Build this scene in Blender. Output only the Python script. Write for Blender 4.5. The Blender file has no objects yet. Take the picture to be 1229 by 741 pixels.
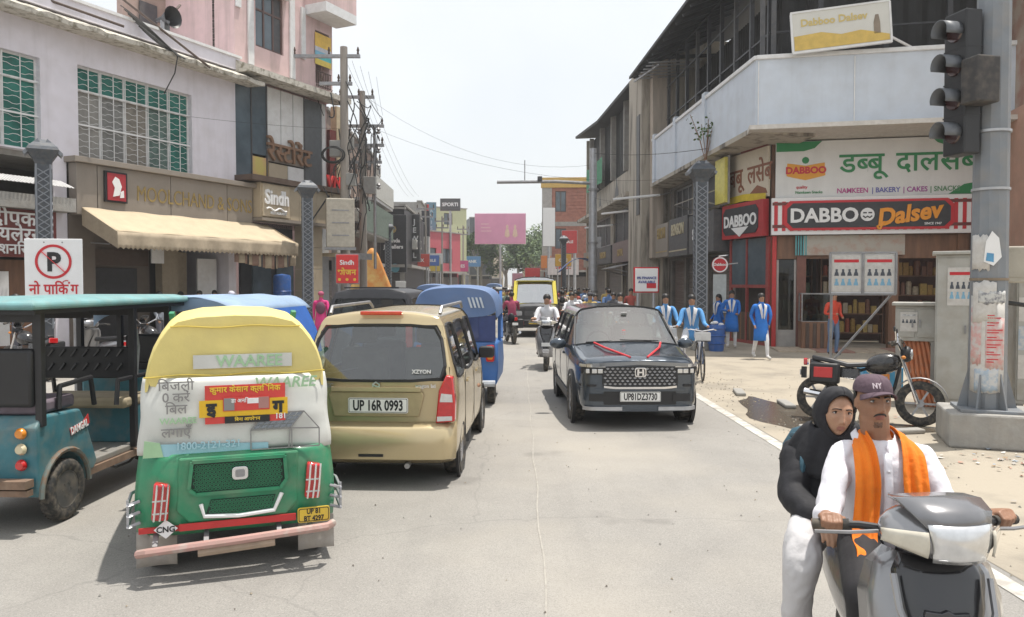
import bpy, bmesh, math, random
from mathutils import Vector as V, Matrix as MX, noise as NZ
R = math.radians
PI = math.pi
random.seed(7)
S = bpy.context.scene
COL = S.collection
# ---------------------------------------------------------------- camera, sky, sun, exposure
EYE = V((0, 0, 1.9)); FPX = 941.0; PITCH = R(1.857)
cam = bpy.data.cameras.new('camera'); cam_o = bpy.data.objects.new('camera', cam); COL.objects.link(cam_o)
cam.sensor_width = 36; cam.lens = 36 * FPX / 1229; cam.clip_start = .05; cam.clip_end = 3000
cam_o.location = EYE; cam_o.rotation_euler = (R(90) - PITCH, 0, 0); S.camera = cam_o
SUN_AZ = V((.95, .32, 0)).normalized(); SUN_EL = R(77)
W = bpy.data.worlds.new('World'); S.world = W; W.use_nodes = True
nt = W.node_tree; bg = nt.nodes['Background']
sky = nt.nodes.new('ShaderNodeTexSky'); sky.sky_type = 'NISHITA'; sky.sun_disc = False
sky.sun_elevation = SUN_EL; sky.sun_rotation = math.atan2(SUN_AZ.x, SUN_AZ.y); sky.dust_density = 4; sky.air_density = 1.2; sky.ozone_density = 1.5
veil = nt.nodes.new('ShaderNodeMix'); veil.data_type = 'RGBA'
tc = nt.nodes.new('ShaderNodeTexCoord'); cn = nt.nodes.new('ShaderNodeTexNoise'); cn.inputs['Scale'].default_value = 2.2; cn.inputs['Detail'].default_value = 5
mr = nt.nodes.new('ShaderNodeMapRange'); mr.inputs[1].default_value = .3; mr.inputs[2].default_value = .75; mr.inputs[3].default_value = .68; mr.inputs[4].default_value = .9
nt.links.new(tc.outputs['Generated'], cn.inputs['Vector']); nt.links.new(cn.outputs[0], mr.inputs[0]); nt.links.new(mr.outputs[0], veil.inputs[0])
nt.links.new(sky.outputs[0], veil.inputs[6]); veil.inputs[7].default_value = (8.3, 8.5, 8.6, 1)      # thin white cloud over the blue
nt.links.new(veil.outputs[2], bg.inputs[0]); bg.inputs[1].default_value = .1
sl = bpy.data.lights.new('sun', 'SUN'); sl.energy = 3.6; sl.angle = R(.7); sl.color = (1, .95, .87)
so = bpy.data.objects.new('sun', sl); COL.objects.link(so)
sd = V((SUN_AZ.x * math.cos(SUN_EL), SUN_AZ.y * math.cos(SUN_EL), math.sin(SUN_EL)))
so.rotation_euler = sd.to_track_quat('Z', 'Y').to_euler(); so.location = sd * 60
vs = S.view_settings; vs.view_transform = 'Standard'; vs.look = 'None'; vs.gamma = 1; vs.exposure = .46
S.cycles.max_bounces = 6; S.cycles.diffuse_bounces = 3; S.cycles.glossy_bounces = 3; S.cycles.transmission_bounces = 4; S.cycles.transparent_max_bounces = 12
S.cycles.caustics_reflective = False; S.cycles.caustics_refractive = False; S.cycles.volume_bounces = 0
S.cycles.use_denoising = True
try: S.cycles.denoiser = 'OPENIMAGEDENOISE'
except Exception: pass
# ---------------------------------------------------------------- helpers
CA, SA = math.cos(PITCH), math.sin(PITCH)
def ray(px, py):
    x, z = (px - 614.5) / FPX, (370.5 - py) / FPX
    return V((x, CA + z * SA, -SA + z * CA))
def at(px, py, Y):
    r = ray(px, py); return EYE + r * (Y / r.y)
def gr(px, py, z=0):
    r = ray(px, py); return EYE + r * ((z - EYE.z) / r.z)
def zrot(a): return MX.Rotation(a, 4, 'Z')

MATS = {}
def mat(name, col, rough=.6, metal=0, var=.12, scale=6, bump=0, bscale=40, col2=None, c2=.5, coat=0, dirt=0, streak=False, spec=None, emit=0, world=False, rain=0):
    """Procedural surface: base colour, a soft noise variation, optional second colour in patches, dust and relief."""
    if name in MATS: return MATS[name]
    m = bpy.data.materials.new(name); m.use_nodes = True; MATS[name] = m
    t = m.node_tree; p = t.nodes['Principled BSDF']; N = t.nodes.new; L = t.links.new
    p.inputs['Roughness'].default_value = rough; p.inputs['Metallic'].default_value = metal
    p.inputs['Coat Weight'].default_value = coat; p.inputs['Coat Roughness'].default_value = .08
    if spec is not None: p.inputs['Specular IOR Level'].default_value = spec
    if emit:
        p.inputs['Emission Color'].default_value = (*col, 1); p.inputs['Emission Strength'].default_value = emit
    c = (*col, 1); p.inputs['Base Color'].default_value = c
    g = N('ShaderNodeTexCoord'); vec = g.outputs['Object']
    if world:
        ge = N('ShaderNodeNewGeometry'); vec = ge.outputs['Position']
    if streak:
        mp = N('ShaderNodeMapping'); mp.inputs['Scale'].default_value = (1, 1, .12); L(vec, mp.inputs[0]); vec = mp.outputs[0]
    out = None
    if var or col2:
        n = N('ShaderNodeTexNoise'); n.inputs['Scale'].default_value = scale; n.inputs['Detail'].default_value = 6; n.inputs['Roughness'].default_value = .62; L(vec, n.inputs['Vector'])
        mx = N('ShaderNodeMix'); mx.data_type = 'RGBA'
        if col2:
            r = N('ShaderNodeMapRange'); r.inputs[1].default_value = c2 - .08; r.inputs[2].default_value = c2 + .1; L(n.outputs[0], r.inputs[0]); L(r.outputs[0], mx.inputs[0])
            mx.inputs[6].default_value = c; mx.inputs[7].default_value = (*col2, 1)
        else:
            r = N('ShaderNodeMapRange'); r.inputs[1].default_value = .3; r.inputs[2].default_value = .7; L(n.outputs[0], r.inputs[0]); L(r.outputs[0], mx.inputs[0])
            mx.inputs[6].default_value = tuple(max(0, x * (1 - var)) for x in col) + (1,); mx.inputs[7].default_value = tuple(min(1, x * (1 + var)) for x in col) + (1,)
        out = mx.outputs[2]
    if dirt:
        n2 = N('ShaderNodeTexNoise'); n2.inputs['Scale'].default_value = scale * 1.7; n2.inputs['Detail'].default_value = 8; L(vec, n2.inputs['Vector'])
        r2 = N('ShaderNodeMapRange'); r2.inputs[1].default_value = .42; r2.inputs[2].default_value = .8; r2.inputs[4].default_value = dirt; L(n2.outputs[0], r2.inputs[0])
        m2 = N('ShaderNodeMix'); m2.data_type = 'RGBA'; L(r2.outputs[0], m2.inputs[0])
        if out: L(out, m2.inputs[6])
        else: m2.inputs[6].default_value = c
        m2.inputs[7].default_value = (.30, .25, .19, 1); out = m2.outputs[2]
    if rain:                                             # old rain streaks down the wall
        mp2 = N('ShaderNodeMapping'); mp2.inputs['Scale'].default_value = (1.1, 1.1, .07); L(g.outputs['Object'], mp2.inputs[0])
        n3 = N('ShaderNodeTexNoise'); n3.inputs['Scale'].default_value = 1.6; n3.inputs['Detail'].default_value = 7; n3.inputs['Roughness'].default_value = .7; L(mp2.outputs[0], n3.inputs['Vector'])
        r3 = N('ShaderNodeMapRange'); r3.inputs[1].default_value = .5; r3.inputs[2].default_value = .75; r3.inputs[4].default_value = rain; L(n3.outputs[0], r3.inputs[0])
        m3 = N('ShaderNodeMix'); m3.data_type = 'RGBA'; L(r3.outputs[0], m3.inputs[0]); L(out, m3.inputs[6]); m3.inputs[7].default_value = (.17, .155, .135, 1); out = m3.outputs[2]
    if out: L(out, p.inputs['Base Color'])
    if bump:
        nb = N('ShaderNodeTexNoise'); nb.inputs['Scale'].default_value = bscale; nb.inputs['Detail'].default_value = 6; L(vec, nb.inputs['Vector'])
        bp = N('ShaderNodeBump'); bp.inputs['Strength'].default_value = bump; bp.inputs['Distance'].default_value = .02; L(nb.outputs[0], bp.inputs['Height']); L(bp.outputs[0], p.inputs['Normal'])
    return m
def glass(name, tint, tr=.6, rough=.03, refl=0):
    """Window glass: tinted see-through with a fresnel reflection."""
    if name in MATS: return MATS[name]
    m = bpy.data.materials.new(name); m.use_nodes = True; MATS[name] = m
    t = m.node_tree; t.nodes.clear(); N = t.nodes.new; L = t.links.new
    o = N('ShaderNodeOutputMaterial'); a = N('ShaderNodeBsdfTransparent'); a.inputs[0].default_value = tuple(x * tr for x in tint) + (1,)
    g = N('ShaderNodeBsdfGlossy'); g.inputs['Roughness'].default_value = rough; g.inputs[0].default_value = (1, 1, 1, 1)
    f = N('ShaderNodeFresnel'); ge = N('ShaderNodeNewGeometry'); io = N('ShaderNodeMapRange'); io.inputs[3].default_value = 1.5; io.inputs[4].default_value = 1 / 1.5; L(ge.outputs['Backfacing'], io.inputs[0]); L(io.outputs[0], f.inputs[0])      # the same pane from either side
    x = N('ShaderNodeMixShader'); ad = N('ShaderNodeMath'); ad.operation = 'ADD'; ad.use_clamp = True; ad.inputs[1].default_value = refl; L(f.outputs[0], ad.inputs[0]); L(ad.outputs[0], x.inputs[0]); L(a.outputs[0], x.inputs[1]); L(g.outputs[0], x.inputs[2]); L(x.outputs[0], o.inputs[0])
    return m

class B:
    """Collects shapes; build() links them as ONE mesh object."""
    def __init__(s): s.v = []; s.f = []; s.m = []; s.i = 0; s.T = None
    def mi(s, i): s.i = i; return s
    def add(s, vs, fs):
        k = len(s.v)
        s.v += [(s.T @ V(p)) if s.T else V(p) for p in vs]
        for f in fs: s.f.append([k + j for j in f]); s.m.append(s.i)
        return s
    def box(s, x0, x1, y0, y1, z0, z1):
        return s.add([(x0, y0, z0), (x1, y0, z0), (x1, y1, z0), (x0, y1, z0), (x0, y0, z1), (x1, y0, z1), (x1, y1, z1), (x0, y1, z1)],
                     [(0, 3, 2, 1), (4, 5, 6, 7), (0, 1, 5, 4), (1, 2, 6, 5), (2, 3, 7, 6), (3, 0, 4, 7)])
    def cb(s, c, d, rot=None):
        """box by centre and size, with an optional rotation matrix"""
        x, y, z = d[0] / 2, d[1] / 2, d[2] / 2; c = V(c)
        ps = [V(p) for p in [(-x, -y, -z), (x, -y, -z), (x, y, -z), (-x, y, -z), (-x, -y, z), (x, -y, z), (x, y, z), (-x, y, z)]]
        return s.add([c + (rot @ p if rot else p) for p in ps], [(0, 3, 2, 1), (4, 5, 6, 7), (0, 1, 5, 4), (1, 2, 6, 5), (2, 3, 7, 6), (3, 0, 4, 7)])
    def bar(s, a, b, w, h=None):
        """square bar between two points"""
        a, b = V(a), V(b); d = b - a; h = h or w
        q = d.to_track_quat('Y', 'Z').to_matrix()
        return s.cb((a + b) / 2, (w, d.length, h), q)
    def ring(s, c, d, r, n, ph=0, up=None):
        d = V(d).normalized(); a = d.orthogonal().normalized() if up is None else V(up).cross(d).normalized(); b = d.cross(a)
        return [V(c) + (a * math.cos(t) + b * math.sin(t)) * r for t in [ph + 2 * PI * k / n for k in range(n)]]
    def cyl(s, a, b, r0, r1=None, n=12, cap=True):
        a, b = V(a), V(b); r1 = r0 if r1 is None else r1
        A = s.ring(a, b - a, r0, n); C = s.ring(b, b - a, r1, n)
        fs = [(k, (k + 1) % n, n + (k + 1) % n, n + k) for k in range(n)]
        if cap: fs += [tuple(range(n))[::-1], tuple(range(n, 2 * n))]
        return s.add(A + C, fs)
    def tube(s, pts, r, n=6, rs=None, closed=False):
        pts = [V(p) for p in pts]; rings = []
        N_ = len(pts)
        d0 = (pts[1] - pts[0]).normalized(); up = d0.orthogonal().normalized()
        for i, p in enumerate(pts):
            if closed: d = (pts[(i + 1) % N_] - pts[i - 1]).normalized()
            else: d = (pts[min(i + 1, N_ - 1)] - pts[max(i - 1, 0)]).normalized()
            up = (up - d * up.dot(d)); up = up.normalized() if up.length > 1e-6 else d.orthogonal().normalized()
            b = d.cross(up); rr = rs[i] if rs else r
            rings.append([p + (up * math.cos(2 * PI * k / n) + b * math.sin(2 * PI * k / n)) * rr for k in range(n)])
        return s.loft(rings, cap=not closed, loop=closed)
    def loft(s, rings, cap=True, closed=True, loop=False, skip=None):
        n = len(rings[0]); vs = [p for r in rings for p in r]; fs = []
        K = len(rings)
        for i in range(K if loop else K - 1):
            for k in range(n if closed else n - 1):
                if skip and skip(i, k): continue
                a, b = i * n, ((i + 1) % K) * n; j = (k + 1) % n
                fs.append((a + k, a + j, b + j, b + k))
        if cap and closed: fs += [tuple(range(n))[::-1], tuple(range((K - 1) * n, K * n))]
        return s.add(vs, fs)
    def prism(s, poly, d0, d1, ax='y'):
        """extrude a 2-D outline: ax y -> (x,z) outline, x -> (y,z), z -> (x,y)"""
        f = {'y': lambda p, d: (p[0], d, p[1]), 'x': lambda p, d: (d, p[0], p[1]), 'z': lambda p, d: (p[0], p[1], d)}[ax]
        n = len(poly)
        return s.add([f(p, d0) for p in poly] + [f(p, d1) for p in poly],
                     [tuple(range(n)), tuple(range(n, 2 * n))[::-1]] + [(k, n + k, n + (k + 1) % n, (k + 1) % n) for k in range(n)])
    def ball(s, c, r, nu=12, nv=8, T=None):
        c = V(c); r = (r, r, r) if isinstance(r, (int, float)) else r
        vs = [(0, 0, -1)] + [(math.cos(2 * PI * i / nu) * math.sin(PI * j / nv), math.sin(2 * PI * i / nu) * math.sin(PI * j / nv), -math.cos(PI * j / nv)) for j in range(1, nv) for i in range(nu)] + [(0, 0, 1)]
        fs = [(0, 1 + (i + 1) % nu, 1 + i) for i in range(nu)]
        for j in range(nv - 2):
            for i in range(nu): a = 1 + j * nu; fs.append((a + i, a + (i + 1) % nu, a + nu + (i + 1) % nu, a + nu + i))
        a = 1 + (nv - 2) * nu; fs += [(a + i, a + (i + 1) % nu, a + nu) for i in range(nu)]
        P = [V((p[0] * r[0], p[1] * r[1], p[2] * r[2])) for p in vs]
        return s.add([c + (T @ p if T else p) for p in P], fs)
    def lathe(s, prof, n=20, c=(0, 0, 0), ax='z', closed=False):
        """profile of (radius, along) pairs turned about an axis"""
        f = {'z': lambda r, h, t: (r * math.cos(t), r * math.sin(t), h), 'x': lambda r, h, t: (h, r * math.cos(t), r * math.sin(t)), 'y': lambda r, h, t: (r * math.sin(t), h, r * math.cos(t))}[ax]
        return s.loft([[V(c) + V(f(r, h, 2 * PI * k / n)) for k in range(n)] for r, h in prof], cap=not closed, loop=closed)
    def quad(s, *p): return s.add(p, [tuple(range(len(p)))])
    def grid(s, fn, nu, nv):
        vs = [fn(i / nu, j / nv) for j in range(nv + 1) for i in range(nu + 1)]
        return s.add(vs, [(j * (nu + 1) + i, j * (nu + 1) + i + 1, (j + 1) * (nu + 1) + i + 1, (j + 1) * (nu + 1) + i) for j in range(nv) for i in range(nu)])
    def mesh(s, name, mats, smooth=40):
        me = bpy.data.meshes.new(name); me.from_pydata([tuple(p) for p in s.v], [], s.f)
        for m in (mats if isinstance(mats, (list, tuple)) else [mats]): me.materials.append(m)
        me.polygons.foreach_set('material_index', s.m)
        bm = bmesh.new(); bm.from_mesh(me); bmesh.ops.recalc_face_normals(bm, faces=bm.faces[:]); bm.to_mesh(me); bm.free()
        if smooth:
            me.polygons.foreach_set('use_smooth', [True] * len(me.polygons)); me.set_sharp_from_angle(angle=R(smooth))
        me.update(); return me
    def build(s, name, mats, parent=None, smooth=40, bevel=0, thick=0, sub=0, kind=None, label=None, loc=None, rot=None):
        o = link(name, s.mesh(name, mats, smooth), parent)
        if thick:
            q = o.modifiers.new('thickness', 'SOLIDIFY'); q.thickness = thick; q.offset = 0
        if bevel:
            q = o.modifiers.new('bevel', 'BEVEL'); q.width = bevel; q.segments = 2; q.limit_method = 'ANGLE'; q.angle_limit = R(35)
        if sub:
            q = o.modifiers.new('sub', 'SUBSURF'); q.levels = q.render_levels = sub
        if kind: o['kind'] = kind
        if label: o['label'] = label
        if loc is not None: o.location = loc
        if rot is not None: o.rotation_euler = rot
        return o
def link(name, me, parent=None):
    o = bpy.data.objects.new(name, me); COL.objects.link(o)
    if parent is not None: o.parent = parent
    return o
def thing(name, label, cat, loc=(0, 0, 0), rz=0, group=None, scale=None):
    o = link(name, None); o.location = loc; o.rotation_euler = (0, 0, rz); o.empty_display_size = .1
    if scale: o.scale = (scale,) * 3
    return tag(o, label, cat, group)
def tag(o, label, cat, group=None):
    o['label'] = label; o['category'] = cat
    if group: o['group'] = group
    return o
CH = {}
def dup(root, label, loc, rz, group=None):
    """a copy of a thing with copies of its parts and sub-parts"""
    if not CH:
        for o in bpy.data.objects:
            if o.parent: CH.setdefault(o.parent.name, []).append(o)
    def cp(o, par):
        c = o.copy(); COL.objects.link(c)
        if par: c.parent = par
        for k in CH.get(o.name, []): cp(k, c)
        return c
    c = cp(root, None); c.location = loc; c.rotation_euler = (0, 0, rz); c['label'] = label
    if group: c['group'] = group
    return c
def bake(o, name=None):
    """modifiers applied: a plain mesh of the evaluated object"""
    bpy.context.view_layer.update()
    dg = bpy.context.evaluated_depsgraph_get(); me = bpy.data.meshes.new_from_object(o.evaluated_get(dg))
    return me
TXT = {}
def text(name, s, size, m, parent, loc, rx=90, rz=0, ext=.004, off=.0, shear=0, align='CENTER', sx=1, ry=0, clip=None, label=None):
    """lettering as a mesh of its own, standing in the local x-z plane and facing -y"""
    key = (s, size, ext, off, shear, align, sx, clip, m.name)
    if key not in TXT:
        f = bpy.data.curves.new('text', 'FONT'); f.body = s; f.size = size; f.extrude = ext; f.offset = off * size; f.shear = shear; f.align_x = align; f.resolution_u = 3
        o = bpy.data.objects.new('text', f); COL.objects.link(o)
        me = bake(o); bpy.data.objects.remove(o); bpy.data.curves.remove(f)
        if clip is not None:
            bm = bmesh.new(); bm.from_mesh(me); x1 = max(v.co.x for v in bm.verts); x0 = min(v.co.x for v in bm.verts)
            bmesh.ops.bisect_plane(bm, geom=bm.verts[:] + bm.edges[:] + bm.faces[:], plane_co=(x0 + (x1 - x0) * clip, 0, 0), plane_no=(1, 0, 0), clear_outer=True)
            bm.to_mesh(me); bm.free()
        me.transform(MX.Diagonal((sx, 1, 1, 1))); me.materials.clear(); me.materials.append(m); TXT[key] = me
    o = link(name, TXT[key], parent); o.location = loc; o.rotation_euler = (R(rx), R(ry), R(rz))
    if label: o['label'] = label
    return o
def hindi(name, parts, size, m, parent, loc, off=.02, ext=.004, rz=0, sx=1):
    """Devanagari run; parts = (string, clip fraction or None); half letters are clipped glyphs joined to the next; all joined into one mesh"""
    bm = bmesh.new(); x = 0
    for p in parts:
        s, cl = p if isinstance(p, tuple) else (p, None)
        if s == ' ': x += size * .28; continue
        if s == '~':                                   # reph: a small hook over the letter before
            b = B(); b.tube([(x - size * (.3 - .02 * k) + size * .13 * math.cos(R(200 - 25 * k)), size * (.80 + .07 * math.sin(R(200 - 25 * k)) + .012 * k), 0) for k in range(9)], size * .035, 5)
            me = b.mesh('reph', m); bm.from_mesh(me); continue
        t = text('tmp', s, size, m, None, (0, 0, 0), off=off, ext=ext, align='LEFT', clip=cl); me = t.data.copy(); bpy.data.objects.remove(t)
        xs = [v.co.x for v in me.vertices]
        me.transform(MX.Translation((x - min(xs) - size * .02, 0, 0))); bm.from_mesh(me); x += max(xs) - min(xs) - size * .03
    me = bpy.data.meshes.new(name); bmesh.ops.translate(bm, verts=bm.verts[:], vec=(-x / 2, 0, 0)); bmesh.ops.scale(bm, verts=bm.verts[:], vec=(sx, 1, 1)); bm.to_mesh(me); bm.free(); me.materials.append(m)
    o = link(name, me, parent); o.location = loc; o.rotation_euler = (R(90), 0, R(rz)); return o
def sag(a, b, d, n=10):
    a, b = V(a), V(b); return [a.lerp(b, k / n) - V((0, 0, d * 4 * (k / n) * (1 - k / n))) for k in range(n + 1)]
def curve(pts, n=5):
    """smooth path through points"""
    P = [V(p) for p in pts]; P = [P[0] * 2 - P[1]] + P + [P[-1] * 2 - P[-2]]; out = []
    for i in range(1, len(P) - 2):
        for k in range(n):
            t = k / n; a, b_, c_, d = P[i - 1:i + 3]; out.append(.5 * ((2 * b_) + (c_ - a) * t + (2 * a - 5 * b_ + 4 * c_ - d) * t * t + (3 * b_ - a - 3 * c_ + d) * t ** 3))
    return out + [P[-2]]
def rrect(w, h, r, n=4, cx=0, cy=0):
    """rounded rectangle outline"""
    return [(cx + sx * (w / 2 - r) + r * math.cos(R(a0 + 90 * k / n)), cy + sy * (h / 2 - r) + r * math.sin(R(a0 + 90 * k / n))) for sx, sy, a0 in ((1, 1, 0), (-1, 1, 90), (-1, -1, 180), (1, -1, 270)) for k in range(n + 1)]
def grow(p, c=1): return [(x * c, y * c) for x, y in p]
# ---------------------------------------------------------------- shared materials
C = mat
lilac = C('lilac_wall', (.73, .70, .76), .85, var=.05, scale=1.2, bump=.15, dirt=.2, rain=.18)
pink = C('pink_wall', (.68, .50, .49), .85, var=.08, scale=1.5, bump=.15, dirt=.2, rain=.45)
white = C('white_paint', (.74, .74, .74), .7, var=.06, scale=3, dirt=.2)
cleanwhite = C('clean_white', (.8, .8, .8), .5, var=.03)
moss = C('mossy_plaster', (.55, .52, .46), .9, var=.3, scale=5, bump=.8, bscale=14, col2=(.20, .18, .13), c2=.56)
conc = C('old_concrete', (.42, .38, .32), .9, var=.25, scale=2.2, bump=.6, bscale=9, col2=(.12, .105, .09), c2=.56, streak=True)
conc2 = C('grey_concrete', (.33, .32, .30), .9, var=.2, scale=3, bump=.35, bscale=25, dirt=.3, rain=.4)
beige = C('beige_panel', (.46, .385, .28), .45, var=.08, scale=2, dirt=.2)
taupe = C('taupe_cladding', (.27, .235, .20), .5, var=.08, scale=1.5, dirt=.15, rain=.25)
dkbrown = C('dark_brown', (.09, .06, .045), .6, var=.2, scale=4)
dkgrey = C('dark_grey', (.07, .07, .075), .55, var=.15, scale=4, dirt=.15)
charcoal = C('charcoal', (.035, .035, .04), .5, var=.2, scale=6)
black = C('black_plastic', (.018, .018, .02), .45, var=.15, scale=8)
rubber = C('rubber', (.03, .03, .03), .85, var=.3, scale=12, dirt=.55)
steel = C('galvanised', (.42, .43, .45), .45, .55, var=.15, scale=5, dirt=.25)
chrome = C('chrome', (.75, .75, .77), .16, 1, var=.03)
dull = C('dull_metal', (.30, .30, .31), .45, .6, var=.2, scale=8, dirt=.3)
maroon = C('maroon_board', (.16, .035, .03), .5, var=.15, scale=3)
wood = C('brown_wood', (.20, .10, .055), .5, var=.3, scale=7, streak=True)
redp = C('red_paint', (.52, .035, .035), .45, var=.12, scale=5)
gold = C('gold_letter', (.40, .29, .11), .4, .3, var=.2, scale=9)
cream = C('cream_cloth', (.52, .43, .30), .9, var=.07, scale=2, dirt=.25, bump=.1)
cream_shade = C('cream_cloth_shaded', (.40, .33, .24), .9, var=.12, scale=5)  # darker copy of the awning cream, the hem's shade put into its colour
greenglass = C('green_pane', (.03, .16, .13), .25, var=.35, scale=2.5)
greyglass = C('grey_pane', (.10, .13, .155), .08, var=.35, scale=.8)
shutter_m = C('shutter_steel', (.16, .14, .13), .55, .3, var=.15, scale=4, dirt=.3)
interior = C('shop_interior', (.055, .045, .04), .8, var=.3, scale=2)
brick_m = C('brick_red', (.34, .15, .11), .9, var=.25, scale=3, bump=.3, bscale=30)
orange_m = C('orange_wall', (.55, .36, .10), .8, var=.1)
ac_m = C('ac_white', (.55, .54, .50), .5, var=.08, dirt=.4)
green_p = C('green_net', (.05, .23, .12), .7, var=.2)
bluebin = C('blue_plastic', (.03, .11, .36), .4, var=.12, dirt=.2)
wire_m = C('cable_black', (.025, .025, .025), .6, var=0)
foot = C('dusty_paving', (.37, .325, .258), .92, var=.12, scale=.9, bump=.35, bscale=18, col2=(.27, .24, .195), c2=.55, world=True)

def road_mat():
    m = bpy.data.materials.new('asphalt'); m.use_nodes = True; t = m.node_tree; p = t.nodes['Principled BSDF']; N = t.nodes.new; L = t.links.new
    g = N('ShaderNodeNewGeometry'); pos = g.outputs['Position']
    def noise(sc, det=6, v=pos, ro=.6):
        n = N('ShaderNodeTexNoise'); n.inputs['Scale'].default_value = sc; n.inputs['Detail'].default_value = det; n.inputs['Roughness'].default_value = ro; L(v, n.inputs['Vector']); return n.outputs[0]
    def rng(x, a, b, c, d):
        r = N('ShaderNodeMapRange'); L(x, r.inputs[0]); [setattr(r.inputs[i + 1], 'default_value', q) for i, q in enumerate((a, b, c, d))]; return r.outputs[0]
    def mix(f, a, b, mode='MIX'):
        x = N('ShaderNodeMix'); x.data_type = 'RGBA'; x.blend_type = mode
        if isinstance(f, float): x.inputs[0].default_value = f
        else: L(f, x.inputs[0])
        for i, q in ((6, a), (7, b)):
            if isinstance(q, tuple): x.inputs[i].default_value = (*q, 1)
            else: L(q, x.inputs[i])
        return x.outputs[2]
    c = mix(rng(noise(.35), .35, .68, 0, 1), (.275, .262, .243), (.345, .327, .30))
    c = mix(rng(noise(2.3, 8), .45, .8, 0, .5), c, (.235, .222, .205))
    mp = N('ShaderNodeMapping'); mp.inputs['Scale'].default_value = (2.2, .12, 1); L(pos, mp.inputs[0])
    c = mix(rng(noise(1, 4, mp.outputs[0]), .5, .78, 0, .42), c, (.215, .205, .19))           # worn wheel tracks
    c = mix(rng(noise(110, 3), .45, .72, 0, .6), c, (.13, .125, .12))                    # aggregate
    c = mix(rng(noise(75, 2), .58, .75, 0, .5), c, (.45, .43, .40))
    wn = N('ShaderNodeTexNoise'); wn.inputs['Scale'].default_value = 1.6; wn.inputs['Detail'].default_value = 5; L(pos, wn.inputs['Vector'])
    wm = N('ShaderNodeMix'); wm.data_type = 'RGBA'; wm.blend_type = 'ADD'; wm.inputs[0].default_value = .5; L(pos, wm.inputs[6]); L(wn.outputs[1], wm.inputs[7])
    v = N('ShaderNodeTexVoronoi'); v.feature = 'DISTANCE_TO_EDGE'; v.inputs['Scale'].default_value = .27; L(wm.outputs[2], v.inputs['Vector'])
    cr = rng(v.outputs['Distance'], 0, .004, .3, 0)
    c = mix(cr, c, (.14, .135, .13))
    c = mix(rng(noise(.9, 3), .62, .70, 0, .5), c, (.15, .142, .132))                     # oil and tar stains
    c = mix(rng(noise(.16, 4), .5, .62, 0, .5), c, (.40, .365, .31))                      # dust drifts
    L(c, p.inputs['Base Color']); p.inputs['Roughness'].default_value = .88
    b = N('ShaderNodeBump'); b.inputs['Strength'].default_value = .35; b.inputs['Distance'].default_value = .01; L(noise(160, 3), b.inputs['Height']); L(b.outputs[0], p.inputs['Normal'])
    return m
asphalt = road_mat()
# ---------------------------------------------------------------- ground, road, pavement
gm = C('dusty_ground', (.30, .27, .23), .95, var=.2, scale=.4, bump=.3, world=True)
B().quad((-900, -60, -.008), (900, -60, -.008), (900, 1500, -.008), (-900, 1500, -.008)).build('ground', gm, smooth=0, kind='structure')
def xr(y): return 3.35 - .012 * y if y < 20 else 3.11 + (-.045 if y > 24 else 0) * (y - 24)
B().quad((-30, -6, -.003), (xr(0), -6, -.003), (xr(12), 12, -.003), (xr(24), 24, -.003), (.6, 75, -.003), (-3, 150, -.003), (-10, 150, -.003), (-7.0, 60, -.003), (-7.2, 30, -.003), (-14, 16, -.003), (-30, 5, -.003)).build('road', asphalt, smooth=0, kind='structure')
B().quad((xr(0), -6, 0), (40, -6, 0), (40, 60, 0), (1.4, 60, 0), (xr(24), 24, 0), (xr(12), 12, 0)).build('pavement', foot, smooth=0, kind='structure')
lm = C('worn_road_paint', (.58, .56, .51), .8, var=.1, scale=7, col2=(.36, .335, .30), c2=.50, world=True)
b = B()
for k in range(16):
    y0, y1 = 2.5 + k * 1.0, 3.5 + k * 1.0
    b.quad((3.06, y0, .002), (3.20, y0, .002), (3.20, y1, .002), (3.06, y1, .002))
b.build('road_marking', lm, smooth=0, kind='structure')
sm_ = C('joint_line', (.35, .328, .295), .9, var=.2, scale=9, world=True); b = B(); pts = [(.18 + .015 * math.sin(k * 1.7) + .006 * k, 2.4 + k * .6) for k in range(34)]
for (x0, y0), (x1, y1) in zip(pts, pts[1:]): b.quad((x0 - .006, y0, .0015), (x0 + .006, y0, .0015), (x1 + .006, y1, .0015), (x1 - .006, y1, .0015))
b.build('road_joint', sm_, smooth=0, kind='structure')
wet = C('wet_mud', (.10, .085, .065), .22, var=.25, scale=4, world=True)
def blob(cx, cy, rx, ry, seed, n=30, z=.003):
    rr = random.Random(seed); ph = [rr.uniform(0, 6) for _ in range(4)]
    return [(cx + rx * math.cos(t) * (1 + .22 * math.sin(2 * t + ph[0]) + .15 * math.sin(5 * t + ph[1])), cy + ry * math.sin(t) * (1 + .2 * math.sin(3 * t + ph[2]) + .12 * math.sin(7 * t + ph[3])), z) for t in [2 * PI * k / n for k in range(n)]]
B().quad(*blob(4.0, 11.3, .5, 1.5, 3)).build('puddle', wet, smooth=0, kind='structure')
B().quad(*blob(4.7, 10.2, 1.0, .32, 5, z=.004)).build('puddle', wet, smooth=0, kind='structure')
tile_m = C('red_paving_tile', (.33, .19, .15), .85, var=.2, scale=5, world=True)
tile_m2 = C('buff_paving_tile', (.42, .35, .27), .85, var=.2, scale=5, world=True)
stp = thing('shop_forecourt', 'tiled forecourt in bands of red and buff before the snack shop', 'forecourt', (7.3, 21.3, 0), R(-9.4))
tm = {}
for i in range(11):
    for j in range(3):
        key = (i // 2) % 2
        if key not in tm: q = B(); q.box(0, .48, 0, .48, 0, .045); tm[key] = q.mesh('tile', tile_m if key else tile_m2, 0)
        o = link('tile', tm[key], stp); o.location = (i * .5, j * .5 + .2, -.003 * ((i * 7 + j) % 3))
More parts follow.
